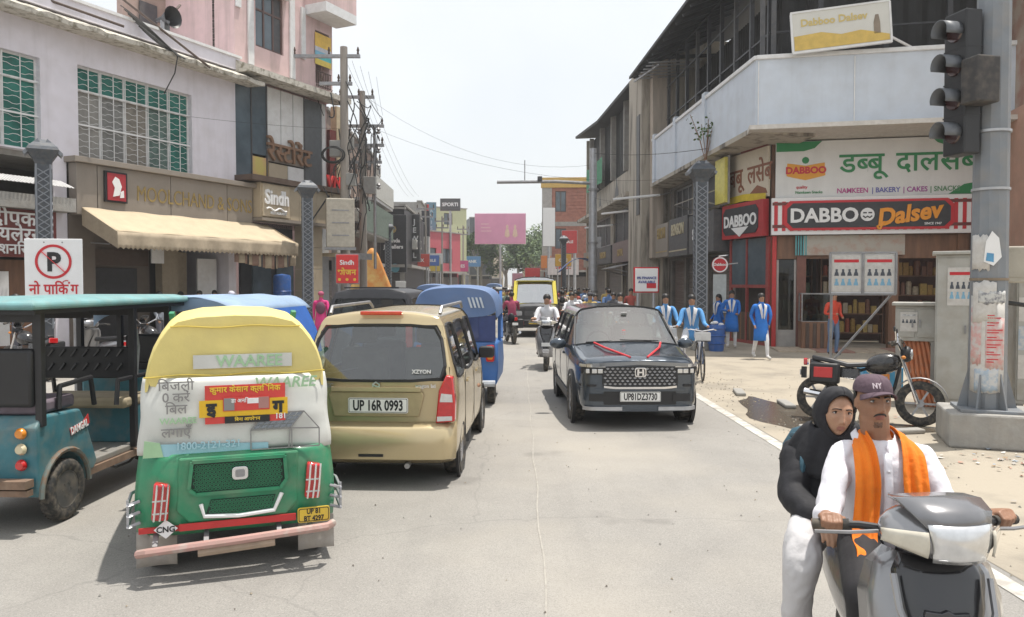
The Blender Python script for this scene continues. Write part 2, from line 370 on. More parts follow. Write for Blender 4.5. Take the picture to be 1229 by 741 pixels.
# ---------------------------------------------------------------- wall with openings, windows
def wall(b, x0, x1, z0, z1, ops, y0, y1):
    xs = sorted({x0, x1, *[a for o in ops for a in o[:2] if x0 < a < x1]})
    for a, c in zip(xs, xs[1:]):
        mid = (a + c) / 2; z = z0
        for o in sorted([o for o in ops if o[0] < mid < o[1]], key=lambda o: o[2]):
            if o[2] > z: b.box(a, c, y0, y1, z, o[2])
            z = o[3]
        if z < z1: b.box(a, c, y0, y1, z, z1)
    return b
def window(par, x0, x1, z0, z1, y, nx=2, nz=1, fm=None, pm=None, t=.05, label=None, split=None):
    """frame with mullions as a part, each pane a sub-part"""
    b = B(); xs = [x0 + (x1 - x0) * k / nx for k in range(nx + 1)]; zs = split and [z0] + split + [z1] or [z0 + (z1 - z0) * k / nz for k in range(nz + 1)]
    for i, x in enumerate(xs): b.box(x - t / 2 if 0 < i < nx else (x if i == 0 else x - t), x + t / 2 if 0 < i < nx else (x + t if i == 0 else x), y - .04, y + .04, z0, z1)
    for i, z in enumerate(zs): b.box(x0, x1, y - .035, y + .035, z - t / 2 if 0 < i < len(zs) - 1 else (z if i == 0 else z - t), z + t / 2 if 0 < i < len(zs) - 1 else (z + t if i == 0 else z))
    w = b.build('window', fm or dkgrey, par, 0, label=label)
    for i in range(nx):
        for k in range(len(zs) - 1):
            m = pm[(i + k * nx) % len(pm)] if isinstance(pm, list) else (pm or greyglass)
            B().box(xs[i] + t / 2, xs[i + 1] - t / 2, y - .006, y + .006, zs[k] + t / 2, zs[k + 1] - t / 2).build('pane', m, w, 0)
    return w
def shutter(par, x0, x1, z0, z1, y, m=None):
    """roller shutter of horizontal slats, one profile"""
    pts = []; n = int((z1 - z0) / .11)
    for k in range(n):
        z = z0 + (z1 - z0) * k / n; pts += [(y, z), (y - .025, z + .02), (y - .025, z + .085)]
    pts += [(y, z1), (y + .03, z1), (y + .03, z0)]
    b = B(); b.prism(pts, x0, x1, 'x'); return b.build('shutter', m or shutter_m, par, 0)
def ac(loc, rz, i, label):
    t = thing('air_conditioner', label, 'air conditioner', loc, rz, 'air conditioner units on the old fronts')
    B().box(-.42, .42, -.3, 0, 0, .6).build('casing', ac_m, t, bevel=.02)
    b = B(); b.cyl((-.1, -.31, .3), (-.1, -.325, .3), .23, n=20); f = b.build('fan_grille', dkgrey, t)
    for s in (-.3, .3): B().bar((s, -.28, -.03), (s, .05, -.03), .04).build('bracket', dull, t)
    return t

# ================================================================ LEFT CORNER ROW
FR, FA = V((-7.23, 31, 0)), math.atan2(.904, .4276)
def ft(x, y, z=0): return FR + V((x * .4276 - y * .904, x * .904 + y * .4276, z))      # local -> world on the left row
mb = thing('shop_building', 'lilac white two storey corner building with green paned grilled windows and mossy cornice', 'building', FR, FA)
w = B(); wall(w, -17, -4.87, 5.3, 9.0, [(-16.2, -11.65, 5.33, 7.72), (-10.6, -6.72, 5.3, 7.82)], 0, .3)
w.box(-17, -16.6, 0, .3, 0, 5.3); w.box(-11.35, -10.97, 0, .3, 0, 5.3); w.box(-5.2, -4.87, .05, .3, 0, 5.3)
w.box(-17, -4.87, .3, 9, 8.55, 9.0); w.box(-17, -16.7, .3, 9, 0, 8.55); w.box(-5.17, -4.87, .3, 9, 0, 8.55); w.build('wall', lilac, mb, 0)
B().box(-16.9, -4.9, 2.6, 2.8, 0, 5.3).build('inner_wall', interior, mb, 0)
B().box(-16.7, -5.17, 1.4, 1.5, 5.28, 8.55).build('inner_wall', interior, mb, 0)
B().box(-17, -4.87, .3, 2.6, 5.15, 5.3).build('ceiling_slab', conc2, mb, 0)
rr = random.Random(4)
b = B()
n = 60
ring = []
for k in range(n + 1):
    x = -17 + 12.75 * k / n; j = rr.uniform(-.05, .05); j2 = rr.uniform(-.03, .03)
    ring.append([(x, .02, 9.02), (x, -.72 + j, 8.70 + j2), (x, -.70 + j, 8.58 + j2), (x, .02, 8.62)])
b.loft(ring); b.build('cornice', moss, mb, 30)
B().box(-17, -4.8, -.16, .06, 9.02, 9.42).build('parapet', lilac, mb, 0)
B().box(-17, -4.76, -.22, .1, 9.42, 9.5).build('coping', white, mb, 0)
for x0, x1, z0, z1, nx, cols in ((-16.2, -11.65, 5.33, 7.72, 5, [greenglass]), (-10.6, -6.72, 5.3, 7.82, 5, [C('grey_shutter', (.27, .26, .24), .6, var=.15, streak=True), C('mesh_grey', (.20, .20, .19), .6, var=.25), C('mesh_taupe', (.22, .20, .17), .6, var=.25), C('mesh_green', (.10, .16, .14), .6, var=.3), greenglass, greenglass, greenglass, greenglass, greenglass, greenglass])):
    wd = window(mb, x0, x1, z0, z1, .2, nx, 2, white, cols if len(cols) > 1 else greenglass, .045, split=[z0 + (z1 - z0) * .74])
    g = B()
    for k in range(1, 15):
        z = z0 + (z1 - z0) * k / 15
        g.tube([(x0 + (x1 - x0) * i / 40, .08, z + (.022 if (i % 4) < 2 else -.022) * (1 if k % 2 else -1)) for i in range(41)], .0065, 4)
    for i in range(1, nx * 2): g.bar((x0 + (x1 - x0) * i / nx / 2, .1, z0), (x0 + (x1 - x0) * i / nx / 2, .1, z1), .02)
    for k in (.37, .74): g.bar((x0, .11, z0 + (z1 - z0) * k), (x1, .11, z0 + (z1 - z0) * k), .045)
    g.build('grille', white, wd, 0)
# jeweller's frontage: fascia, emblem, letters, awning
fas = thing('shop_fascia', 'taupe clad jeweller fascia with tarnished gold letters and a red picture emblem', 'shop sign', ft(0, 0), FA)
pm_ = {}
for k, (x0, x1) in enumerate(((-10.93, -10.3), (-10.3, -7.85), (-7.85, -5.6), (-5.6, -4.45))):
    B().box(x0 + .012, x1 - .012, -.32, -.003, 3.75, 5.12).build('panel', taupe, fas, 0, bevel=.006)
B().box(-11.05, -4.4, -.46, .0, 5.13, 5.28).build('ledge', taupe, fas, 0, bevel=.01)
b = B(); b.box(-10.12, -9.42, -.40, -.325, 4.15, 5.0); em = b.build('emblem', black, fas, 0)
B().box(-10.06, -9.48, -.415, -.402, 4.2, 4.95).build('emblem_field', C('emblem_red', (.36, .03, .04), .5), em, 0)
b = B(); b.prism([(-9.9, 4.3), (-9.7, 4.35), (-9.62, 4.6), (-9.7, 4.8), (-9.82, 4.86), (-9.92, 4.7), (-9.84, 4.55)], -.428, -.417); b.prism([(-9.68, 4.28), (-9.55, 4.3), (-9.56, 4.5), (-9.66, 4.45)], -.428, -.417); b.build('emblem_figure', cleanwhite, em, 0)
text('lettering', 'MOOLCHAND & SONS', .62, gold, fas, (-6.78, -.325, 4.28), off=.0, ext=.012, sx=.72)
aw = thing('awning', 'cream cloth awning with scalloped hem over the jeweller shopfront', 'awning', FR, FA)
def awf(u, v):
    x = -10.8 + 7.0 * u; z = 3.93 - .68 * v - .05 * math.sin(PI * v) - .03 * math.sin(9 * u * PI) * v * (1 - v) + .012 * math.sin(31 * u)
    return (x, -.36 - 1.35 * v, z)
B().grid(awf, 48, 8).build('canopy', cream, aw, 60, thick=.012)
def valf(u, v):
    x = -10.8 + 7.0 * u; sc = .05 * abs(math.sin(u * 44 * PI)); return (x, -1.72 - .03 * math.sin(u * 50) * v, 3.25 - v * (.46 - sc * v))
B().grid(valf, 352, 4).build('valance', cream_shade, aw, 60, thick=.01)
for xs in (-10.8, -3.8):
    B().add([(xs, -.36, 3.92), (xs, -1.71, 3.25), (xs, -1.71, 2.82), (xs, -.36, 3.45)], [(0, 1, 2, 3)]).build('side_flap', cream_shade, aw, 0, thick=.01)
stripe1 = C('brown_striped_cloth', (.25, .16, .12), .9, var=.2)
for k in range(14):
    x = -6.5 + k * .2
    B().grid(lambda u, v: (x + .19 * u, -1.5 + .06 * math.sin(k * 2 + u * 3), 2.86 - v * (.50 - .2 * abs(k - 8) / 8)), 4, 3).build('striped_drape', cream_shade if k % 2 else stripe1, aw, 60, thick=.008)
for x in (-10.5, -7.3, -4.1): B().tube([(x, -.3, 3.0), (x, -1.0, 2.95), (x, -1.65, 3.2)], .02).build('awning_arm', dull, aw)
clad_shade = C('shaded_cladding', (.13, .105, .085), .6, var=.15, scale=2)  # cladding darkened so the recess under the awning has its shade in the colour
# ground floor of the jeweller
B().box(-10.97, -10.2, -.05, .25, 0, 3.75).build('pier', clad_shade, mb, 0)
B().box(-10.2, -7.6, .95, 1.1, 0, 3.75).build('cladding', clad_shade, mb, 0)
B().box(-9.7, -8.1, .88, .945, 0, 2.35).build('door', charcoal, mb, 0, bevel=.01)
B().box(-7.5, -6.9, .5, .8, 0, 3.75).build('pier', C('tan_pier', (.30, .25, .18), .6), mb, 0)
B().box(-6.85, -6.2, .88, .94, .2, 2.9).build('door', C('tan_pier', (.30, .25, .18)), mb, 0)
B().box(-6.1, -5.3, .5, .56, 1.0, 2.7).build('notice_panel', white, mb, 0)
B().box(-9.9, -7.7, .87, .94, 2.42, 2.9).build('lintel', dkbrown, mb, 0)
B().box(-8.1, -7.65, .24, .28, 2.5, 3.0).build('notice_panel', white, mb, 0)
# neighbour at the picture edge
sg = thing('shop_sign', 'maroon board with raised white Hindi words below the grey ledge', 'shop sign', FR, FA)
B().box(-16.8, -11.45, -.25, -.05, 2.55, 3.75).build('board', maroon, sg, 0, bevel=.01)
hindi('lettering', ['दी', 'प', 'क'], .52, cleanwhite, sg, (-12.55, -.26, 3.34), off=.012, ext=.02)
hindi('lettering', ['ज', 'य', 'ले', 'रस'], .48, cleanwhite, sg, (-12.55, -.26, 2.96), off=.012, ext=.02)
hindi('lettering', ['फै', 'शन', 'िर', 'या', 'ल'], .36, cleanwhite, sg, (-12.45, -.26, 2.63), off=.012, ext=.02)
B().box(-17, -11.1, -.55, -.02, 3.76, 4.12).build('ledge', conc2, mb, 0)
pr = [(-.02 - .02, 4.50)]
b = B()
for k in range(60): b.bar((-17 + k * .098, -.05, 4.6), (-17 + k * .098, -.62, 4.38), .05, .02)
b.build('corrugated_canopy', white, mb, 0)
B().box(-16.6, -11.4, .5, .6, 0, 2.5).build('cladding', wood, mb, 0)
B().box(-13.1, -12.3, .42, .495, .3, 2.2).build('notice_panel', white, mb, 0)
# rods and a horn speaker on the parapet
for k, (a, c) in enumerate((((-12.2, .4, 9.45), (-10.0, -1.1, 8.85)), ((-9.6, .6, 10.6), (-6.8, -.9, 8.55)), ((-7.9, .5, 9.3), (-6.3, .9, 10.9)))):
    b = B(); b.tube([a, c], .035, 6); tag(b.build('iron_rod', dkbrown, None, loc=FR, rot=(0, 0, FA)), ['rusty iron rod slanting over the cornice above the grilled window at the picture edge', 'long rusty rod lying over the cornice with cables bunched on it', 'rusty rod rising from the parapet toward the pink building'][k], 'rod', 'iron rods on the corner parapet')
b = B()
for k in range(7): b.tube(sag((-9.4 + .12 * k, -.2, 9.75 - .08 * k), (-8.0 + .05 * k, -.85, 8.6), -.08 + .03 * k), .014 + .006 * (k % 3), 5)
b.tube([(-8.0, -.85, 8.6), (-8.05, -.78, 8.1), (-8.2, -.5, 7.5)], .018, 5)
tag(b.build('cable_bundle', wire_m, None, loc=FR, rot=(0, 0, FA)), 'bundle of black cables hanging over the mossy cornice', 'cables')
hs = thing('loudspeaker', 'dark horn loudspeaker standing on the white parapet', 'loudspeaker', ft(-7.6, .1, 9.5), FA)
b = B(); b.lathe([(.06, .35), (.1, .1), (.28, -.3), (.33, -.34), (.27, -.28), (.05, .1)], 16, (0, 0, .45), 'y'); b.build('horn', black, hs)
B().box(-.1, .1, -.08, .1, 0, .4).build('bracket', dull, hs)

# ---------------------------------------------------------------- pink building
pb = thing('pink_building', 'tall pink building with glazed first floor above the beige restaurant front', 'building', FR, FA)
w = B(); wall(w, -4.87, .3, 9.0, 17, [(-3.89, -2.49, 10.14, 12.15), (-.72, .12, 9.6, 11.6)], 0, .3)
w.box(-4.87, -4.57, .3, 3.2, 9.0, 17); w.box(0, .3, .3, 9, 0, 17); wall(w, -4.87, .3, 3.9, 9.0, [(-4.86, 0, 5.5, 8.95)], .3, .5); w.build('wall', pink, pb, 0)
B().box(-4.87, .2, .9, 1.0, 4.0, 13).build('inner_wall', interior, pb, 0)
B().box(-6.6, -4.6, 3.2, 3.5, 8.4, 14).build('side_wall', C('brown_plaster', (.36, .27, .23), .9, var=.15, scale=2), pb, 0)
B().box(-6.0, -5.3, 3.12, 3.18, 9.6, 11.5).build('shutter', dkgrey, pb, 0)
for x in (-4.15, -2.05): B().box(x - .13, x + .13, -.06, -.001, 9.42, 17).build('pilaster', white, pb, 0)
for x, z in ((-4.72, 11.2), (-1.45, 10.3)): B().box(x - .11, x + .11, -.07, -.001, z, z + 1.9).build('fin', white, pb, 0)
window(pb, -3.89, -2.49, 10.14, 12.15, .1, 3, 2, C('red_brown_frame', (.12, .07, .06), .5), [greyglass, greyglass, dkgrey], .07, split=[11.45])
B().box(-4.0, -2.3, -.45, .02, 12.17, 12.3).build('sunshade', white, pb, 0)
b = B(); b.add([(-5.0, .0, 9.42), (.45, .0, 9.42), (.45, -.8, 9.12), (-5.0, -.8, 9.12), (-5.0, 0, 8.95), (.45, 0, 8.95), (.45, -.8, 8.92), (-5.0, -.8, 8.92)], [(0, 1, 2, 3), (3, 2, 6, 7), (7, 6, 5, 4), (1, 5, 6, 2), (0, 3, 7, 4)]); b.build('sunshade', moss, pb, 0)
bal = B().box(-1.3, .55, -1.0, .0, 12.0, 12.35).build('balcony', white, pb, 0)
B().box(-1.3, .55, -1.0, -.9, 12.35, 13.2).build('parapet', pink, bal, 0); B().box(-1.3, -1.2, -.9, 0, 12.35, 13.2).build('parapet', pink, bal, 0)
ban = thing('banner', 'yellow and pale blue striped banner hung in the pink building balcony', 'banner', FR, FA)
for k, (z0, z1, cc) in enumerate(((10.98, 11.5, (.75, .48, .08)), (10.82, 10.98, (.55, .55, .6)), (10.68, 10.82, (.20, .45, .60)), (10.52, 10.68, (.1, .5, .5)), (10.3, 10.52, (.72, .55, .10)))):
    B().box(-.78, .18, -.05, -.035, z0, z1).build('stripe', C('banner%d' % k, cc, .6), ban, 0)
rl = B()
for k in range(9): rl.bar((-.72 + k * .105, -.06, 9.45), (-.72 + k * .105, -.06, 10.05), .02)
for z in (9.5, 10.05): rl.bar((-.75, -.06, z), (.15, -.06, z), .03)
rl.build('railing', dkbrown, pb, 0)
# glazed first floor
for x0, x1, z0, z1, m, nm in ((-4.8, -4.05, 5.5, 8.9, greyglass, 'pane'), (-4.05, -3.3, 6.4, 8.9, greyglass, 'pane'), (-3.3, -2.55, 6.9, 8.9, white, 'panel'), (-2.55, -1.9, 6.9, 8.9, white, 'panel'), (-1.9, -1.3, 6.9, 8.9, white, 'panel'), (-1.3, -.25, 5.55, 8.9, C('slate_panel', (.12, .13, .14), .3), 'panel'), (-3.3, -1.3, 6.25, 6.9, taupe, 'panel'), (-4.05, -3.2, 5.55, 6.35, C('yellow_orange_panel', (.62, .36, .20), .5, col2=(.6, .5, .15), c2=.5, scale=1), 'panel'), (-3.2, -2.2, 5.55, 6.22, beige, 'panel'), (-2.2, -1.3, 5.55, 6.22, white, 'panel'), (-.25, .0, 5.5, 8.9, white, 'panel')):
    B().box(x0 + .02, x1 - .02, .1, .18, z0 + .015, z1 - .015).build(nm, m, pb, 0)
for x in (-4.85, -4.05, -3.3, -1.3): B().box(x - .025, x + .02, .06, .12, 5.5, 8.9).build('glazing_bar', dkgrey, pb, 0)
rs = thing('hindi_sign', 'raised bronze Hindi letters on the taupe panel over the restaurant', 'shop sign', FR, FA)
hindi('lettering', ['रे', ('स', .62), 'टो', 'रें', 'ट'], .92, C('bronze_letter', (.26, .15, .09), .5), rs, (-2.15, .02, 6.32), off=.015, ext=.05)
# beige restaurant marquee
mq = thing('shop_fascia', 'beige panelled restaurant marquee with white curly Sindh lettering', 'shop sign', FR, FA)
for k in range(9): B().box(-4.4 + k * .49 + .008, -4.4 + (k + 1) * .49 - .008, -.62, -.02, 4.15, 5.34).build('panel', beige, mq, 0, bevel=.008)
B().box(-4.95, .12, -.8, .05, 5.36, 5.54).build('ledge', dkbrown, mq, 0); B().box(-4.4, .1, -.7, .0, 4.04, 4.14).build('ledge', taupe, mq, 0)
B().box(-4.35, -3.0, -.68, -.625, 4.2, 5.3).build('sign_plate', C('sign_beige', (.48, .40, .29), .5), mq, 0)
text('lettering', 'Sindh', .68, cleanwhite, mq, (-3.68, -.70, 4.63), off=.03, ext=.03, sx=.8)
b = B(); b.tube([(-4.2 + .1 * k, -.70, 4.45 + .05 * math.sin(k * 1.2)) for k in range(11)], .035, 5); b.build('flourish', cleanwhite, mq)
text('lettering', 'RESTAURANT', .13, cleanwhite, mq, (-3.6, -.70, 4.28), off=.03, ext=.01)
text('lettering', 'VNI', .6, redp, mq, (-.55, -.75, 5.56), off=.04, ext=.04, shear=.15)
B().box(-4.4, -1.75, .3, .4, 0, 4.05).build('shopfront', charcoal, pb, 0)
for x in (-3.9, -2.7): B().box(x, x + .9, .22, .29, .1, 3.0).build('door', greyglass, pb, 0)
for k in range(5): B().box(-1.7, -.95, -.45, .25, k * .81, k * .81 + .795).build('pier_tile', beige, pb, 0, bevel=.008)
B().box(-.95, .25, .2, .28, 0, 4.05).build('cladding', C('pale_grey_tile', (.34, .36, .39), .4, var=.1), pb, 0)
# ================================================================ RIGHT SIDE
OR = V((6.79, 22, 0)); RA = math.atan2(-1, .049); DA = R(-12)
def loc2(o, a, x, y, z=0): return o + V((x * math.cos(a) - y * math.sin(a), x * math.sin(a) + y * math.cos(a), z))
darkcor = C('dark_corrugated', (.022, .021, .021), .7, var=.3, scale=2)
balw = C('balcony_white', (.58, .63, .70), .75, var=.06, scale=1.4, dirt=.15, bump=.25, bscale=4, rain=.15)
terra = C('terracotta_wall', (.46, .27, .20), .9, var=.12, scale=1.5, dirt=.3, rain=.4)
cb_ = thing('corner_building', 'dark timbered corner building with long white balcony wall and overhanging roof', 'building', OR, 0)
def sub(name, b, m, par, a, smooth=0, **k): return b.build(name, m, par, smooth, rot=(0, 0, a), **k)
# balcony: side run and front run, capping, slab
sub('balcony_wall', B().box(-12.6, -.02, 0, .18, 6.25, 8.1), balw, cb_, RA); sub('balcony_wall', B().box(.02, 14, .02, .2, 6.25, 8.1), balw, cb_, DA)
sub('coping', B().box(-12.65, 0, -.06, .24, 8.1, 8.22), white, cb_, RA, bevel=.02); sub('coping', B().box(.0, 14, -.05, .26, 8.1, 8.22), white, cb_, DA, bevel=.02)
for x in (-12.4, -8.9, -5.0): sub('balcony_pier', B().box(x, x + .35, -.07, .2, 6.25, 8.34), balw, cb_, RA)
for x in (.05, 2.55, 5.1): sub('cloth_seam', B().box(x, x + .03, -.004, .01, 6.3, 8.05), white, cb_, DA)
sub('slab', B().add([(-12.6, -.1, 6.1), (0, -.1, 6.1), (0, -.1, 6.24), (-12.6, -.1, 6.24), (-12.6, 1.7, 6.0), (0, 1.7, 6.0), (0, 1.7, 6.24), (-12.6, 1.7, 6.24)], [(0, 1, 2, 3), (4, 7, 6, 5), (0, 4, 5, 1), (3, 2, 6, 7), (1, 5, 6, 2), (0, 3, 7, 4)]), conc, cb_, RA)
sub('slab', B().box(-.2, 14, -.45, 2.2, 6.1, 6.22), C('slab_white', (.6, .57, .53), .8, var=.1, dirt=.3), cb_, DA)
# dark upper storey and roof
def corr(b, x0, x1, y, z0, z1, p=.22, d=.05):
    n = int((x1 - x0) / p); P = []
    for k in range(n):
        x = x0 + (x1 - x0) * k / n; w_ = (x1 - x0) / n; P += [(x, y), (x + w_ * .3, y - d), (x + w_ * .6, y - d), (x + w_ * .9, y)]
    P += [(x1, y), (x1, y + .1), (x0, y + .1)]
    return b.prism(P, z0, z1, 'z')
sub('upper_wall', corr(B(), -12.6, -.9, 2.0, 6.3, 11.2), darkcor, cb_, RA); sub('upper_wall', corr(B(), .9, 14, 1.9, 6.3, 12.2, .5), darkcor, cb_, DA)
b = B()
for k in range(9): sub('post', B().box(-12.3 + k * 1.45, -12.18 + k * 1.45, .55, .67, 8.22, 11.4), charcoal if k % 3 else dkgrey, cb_, RA)
for x in (.15, .45, 1.7, 3.4, 5.0, 6.7, 8.4): sub('post', B().box(x, x + .13, .5, .63, 8.22, 13.2), charcoal if x > .5 else dkgrey, cb_, DA)
for z in (9.0, 10.4, 11.5): sub('rail', B().box(-12.5, -.5, .57, .62, z, z + .05), charcoal, cb_, RA); sub('rail', B().box(.6, 14, .64, .69, z, z + .05), charcoal, cb_, DA)
sub('roof', B().add([(-14.2, -.75, 11.2), (.3, -.75, 11.25), (.3, 6, 13.9), (-14.2, 6, 13.9), (-14.2, -.75, 11.32), (.3, -.75, 11.37), (.3, 6, 14.05), (-14.2, 6, 14.05)], [(0, 1, 2, 3), (4, 7, 6, 5), (0, 4, 5, 1), (1, 5, 6, 2), (2, 6, 7, 3), (3, 7, 4, 0)]), darkcor, cb_, RA)
for k in range(16): sub('rafter', B().bar((-13.9 + k * .93, -.6, 11.18), (-13.9 + k * .93, 2, 12.2), .09), charcoal, cb_, RA)
sub('roof', B().add([(-.6, -.6, 12.9), (14, -.6, 12.9), (14, 6, 14), (-.6, 6, 14), (-.6, -.6, 13.05), (14, -.6, 13.05), (14, 6, 14.2), (-.6, 6, 14.2)], [(0, 1, 2, 3), (4, 7, 6, 5), (0, 4, 5, 1), (1, 5, 6, 2), (2, 6, 7, 3), (3, 7, 4, 0)]), darkcor, cb_, DA)
tl = B()
for k in range(6): tl.bar((-12.9 + .5 * k, -.7, 10.9), (-12.5 + .5 * k, 1.4, 10.95), .05)
tl.bar((-13.2, -.7, 10.85), (-10.6, -.2, 10.9), .07); sub('broken_batten', tl, dull, cb_, RA)
# first floor of dark openings, ground floor piers
w = B(); wall(w, -12.6, -3.9, 0, 6.1, [(-12.2, -10.3, 0, 2.85), (-10.0, -7.2, 0, 2.9), (-6.9, -4.2, 0, 2.9), (-12.0, -9.2, 4.6, 5.9), (-8.8, -5.0, 4.6, 5.9)], .8, 1.05); sub('wall', w, C('dark_grey_wall', (.15, .14, .13), .85, var=.3, scale=2, dirt=.3), cb_, RA)  # dark grey wall base, tone varied by noise
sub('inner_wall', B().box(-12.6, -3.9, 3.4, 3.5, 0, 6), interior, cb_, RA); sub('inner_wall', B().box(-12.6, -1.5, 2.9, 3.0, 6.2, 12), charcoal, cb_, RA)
window(cb_, 0, 0, 0, 0, 0) if 0 else None
for x0, x1 in ((-12.0, -9.2), (-8.8, -5.0)):
    w_ = window(cb_, x0, x1, 4.6, 5.9, .95, 3, 1, dull, charcoal, .08); w_.rotation_euler = (0, 0, RA)
    sub('sill', B().box(x0 - .2, x1 + .2, .62, .82, 4.5, 4.6), conc, cb_, RA)
for x0, x1, m in ((-12.2, -10.3, C('brown_shutter', (.17, .13, .115), .6, .2, var=.15)), (-10.0, -7.2, None), (-6.9, -4.2, None)):
    s_ = shutter(cb_, x0, x1, 0, 2.85, .95, m); s_.rotation_euler = (0, 0, RA)
# shop boards on the dark frontage
for x0, x1, z0, z1, m, tx, ts, tm_, lab in ((-12.4, -10.3, 3.0, 4.4, taupe, 'EKON', .62, gold, 'brown board with gold letters beside the concrete pier'), (-10.1, -7.3, 2.95, 4.45, dkgrey, 'BENSON', .6, C('pale_gold', (.5, .44, .30), .5), 'dark grey board with pale gold letters over a rolled shutter'), (-7.1, -4.1, 2.95, 4.35, dkgrey, 'SAMSUNG', .52, cleanwhite, 'grey board with white letters beside the lattice lamp column')):
    t = thing('shop_sign', lab, 'shop sign', OR, RA)
    B().box(x0, x1, .1, .78, z0, z1).build('board', m, t, 0, bevel=.02); text('lettering', tx, ts, tm_, t, ((x0 + x1) / 2, .09, (z0 + z1) / 2 + (.1 if ts > .55 else -.18)), off=.02, ext=.02, sx=.8)
    if ts > .55: B().box(x0 + .1, x1 - .1, .085, .098, z0 + .2, z0 + .25).build('trim', tm_, t, 0)
ca = thing('canopy', 'pale sheet canopy on struts above the grey shopfront', 'canopy', OR, RA)
B().add([(-6.9, .75, 5.2), (-4.3, .75, 5.2), (-4.3, -.5, 4.75), (-6.9, -.5, 4.75)], [(0, 1, 2, 3)]).build('sheet', C('pale_sheet', (.4, .38, .35), .6, dirt=.4), ca, 0, thick=.03)
for x in (-6.8, -4.4): B().bar((x, -.45, 4.72), (x, .78, 4.4), .05).build('strut', dull, ca)
yb = thing('sign_board', 'plain yellow board below the balcony beside the snack shop side', 'sign board', OR, RA)
B().box(-4.3, -3.3, .2, .3, 4.5, 5.95).build('board', C('yellow_board', (.62, .55, .12), .5), yb, 0); B().box(-4.35, -3.25, .3, .36, 4.45, 6.0).build('frame', dull, yb, 0)
# ---------------- snack shop on the corner
sw = B(); wall(sw, .63, 6.05, 0, 6.08, [(.7, 6.0, 0, 3.28)], 1.75, 2.0); sub('wall', sw, wood, cb_, DA)
SD = V((7.2, 26, 0)); SDA = math.atan2(-2.5, .55)
sub('shop_back', B().box(.3, 14, 5.2, 5.4, 0, 6.1), C('shop_back', (.12, .06, .045), .7, var=.2), cb_, DA)
up = thing('shop_sign', 'large white board with green Hindi name and orange snack emblem', 'shop sign', loc2(OR, DA, 0, 1.5), DA)
B().box(.72, 6.1, .0, .12, 4.42, 6.06).build('board', C('board_white', (.70, .70, .69), .4, var=.05, scale=2, bump=.25, bscale=3, rain=.12), up, 0)
gr_ = C('sign_green', (.02, .22, .07), .5, var=.03)
B().prism([(.73, 6.05), (2.0, 6.05), (1.8, 5.85), (1.5, 5.77), (.73, 5.77)], -.012, -.002).build('green_corner', gr_, up, 0)
B().prism([(4.95, 6.05), (6.08, 6.05), (6.08, 5.7), (5.5, 5.75), (5.1, 5.9)], -.012, -.002).build('green_corner', gr_, up, 0)
B().prism([(5.4, 4.43), (6.08, 4.43), (6.08, 4.75), (5.8, 4.7)], -.012, -.002).build('green_corner', gr_, up, 0)
hindi('lettering', ['ड', ('ब', .66), 'बू', ' ', 'दा', 'ल', 'से', 'ब'], .80, gr_, up, (4.33, -.015, 5.12), off=.012, ext=.006, sx=.98)
em = B().prism([(1.02, 5.05), (1.2, 5.0), (1.55, 4.92), (1.9, 5.0), (2.1, 5.05), (2.08, 5.42), (1.9, 5.40), (1.55, 5.34), (1.2, 5.40), (1.04, 5.42)], -.014, -.003).build('emblem', C('sign_orange', (.72, .33, .03), .5, var=.03), up, 0)
sred = C('sign_red', (.55, .02, .03), .45, var=.03)
text('lettering', 'DABBOO', .27, sred, em, (1.56, -.016, 5.12), off=.045, ext=.004)
B().lathe([(0, -.01), (.1, -.01), (.1, -.003), (0, -.003)], 12, (1.55, 0, 5.5), 'y').build('emblem_leaf', gr_, em)
text('lettering', 'quality', .12, sred, up, (1.45, -.012, 4.68), ext=.002, off=.02); text('lettering', 'Namkeen Snacks', .11, gr_, up, (1.65, -.012, 4.53), ext=.002, off=.02)
for k, (s_, cc) in enumerate((('NAMKEEN', (.45, .06, .25)), ('| BAKERY', (.12, .12, .4)), ('| CAKES', (.35, .05, .3)), ('| SNACKS', (.1, .25, .12)))): text('lettering', s_, .20, C('let%d' % k, cc, .5, var=0), up, (2.85 + .78 * k + (.12 if k else 0), -.012, 4.52), ext=.002, off=.02, sx=.92)
lo = thing('shop_sign', 'red and white striped fascia with black panel reading DABBOO and orange script', 'shop sign', loc2(OR, DA, 0, 1.35), DA)
B().box(.60, 6.3, .0, .2, 3.32, 4.40).build('board', C('sign_white', (.78, .78, .78), .45, var=.03), lo, 0)
sm = B().box(-.05, .05, -.012, 0, 0, .86).mesh('stripe', sred, 0)
for k in range(26):
    o = link('stripe', sm, lo); o.location = (.72 + k * .22, -.001, 3.43)
for z in (3.52, 4.18): B().box(.62, 6.28, -.016, -.013, z, z + .09).build('stripe', maroon, lo, 0)
def plaque(pts_w, pts_h, cx, cz):
    w2, h2 = pts_w / 2, pts_h / 2; c = .16
    return [(cx + sx * x, cz + sz * z) for sx, sz, q in ((1, 1, 0), (-1, 1, 1), (-1, -1, 0), (1, -1, 1)) for x, z in ([(w2, h2 - c), (w2 - c * .4, h2 - c * .6), (w2 - c, h2)] if not q else [(w2 - c, h2), (w2 - c * .4, h2 - c * .6), (w2, h2 - c)])]
B().prism(plaque(4.55, .86, 3.22, 3.87), -.05, -.017).build('border', sred, lo, 0); B().prism(plaque(4.38, .72, 3.22, 3.87), -.062, -.052).build('name_panel', charcoal, lo, 0)
text('lettering', 'DABBO', .56, cleanwhite, lo, (2.04, -.075, 3.68), off=.03, ext=.012, sx=1.0)
B().lathe([(0, -.012), (.19, -.012), (.19, .0), (0, 0)], 20, (3.22, -.066, 3.87), 'y').build('round_logo', cleanwhite, lo)
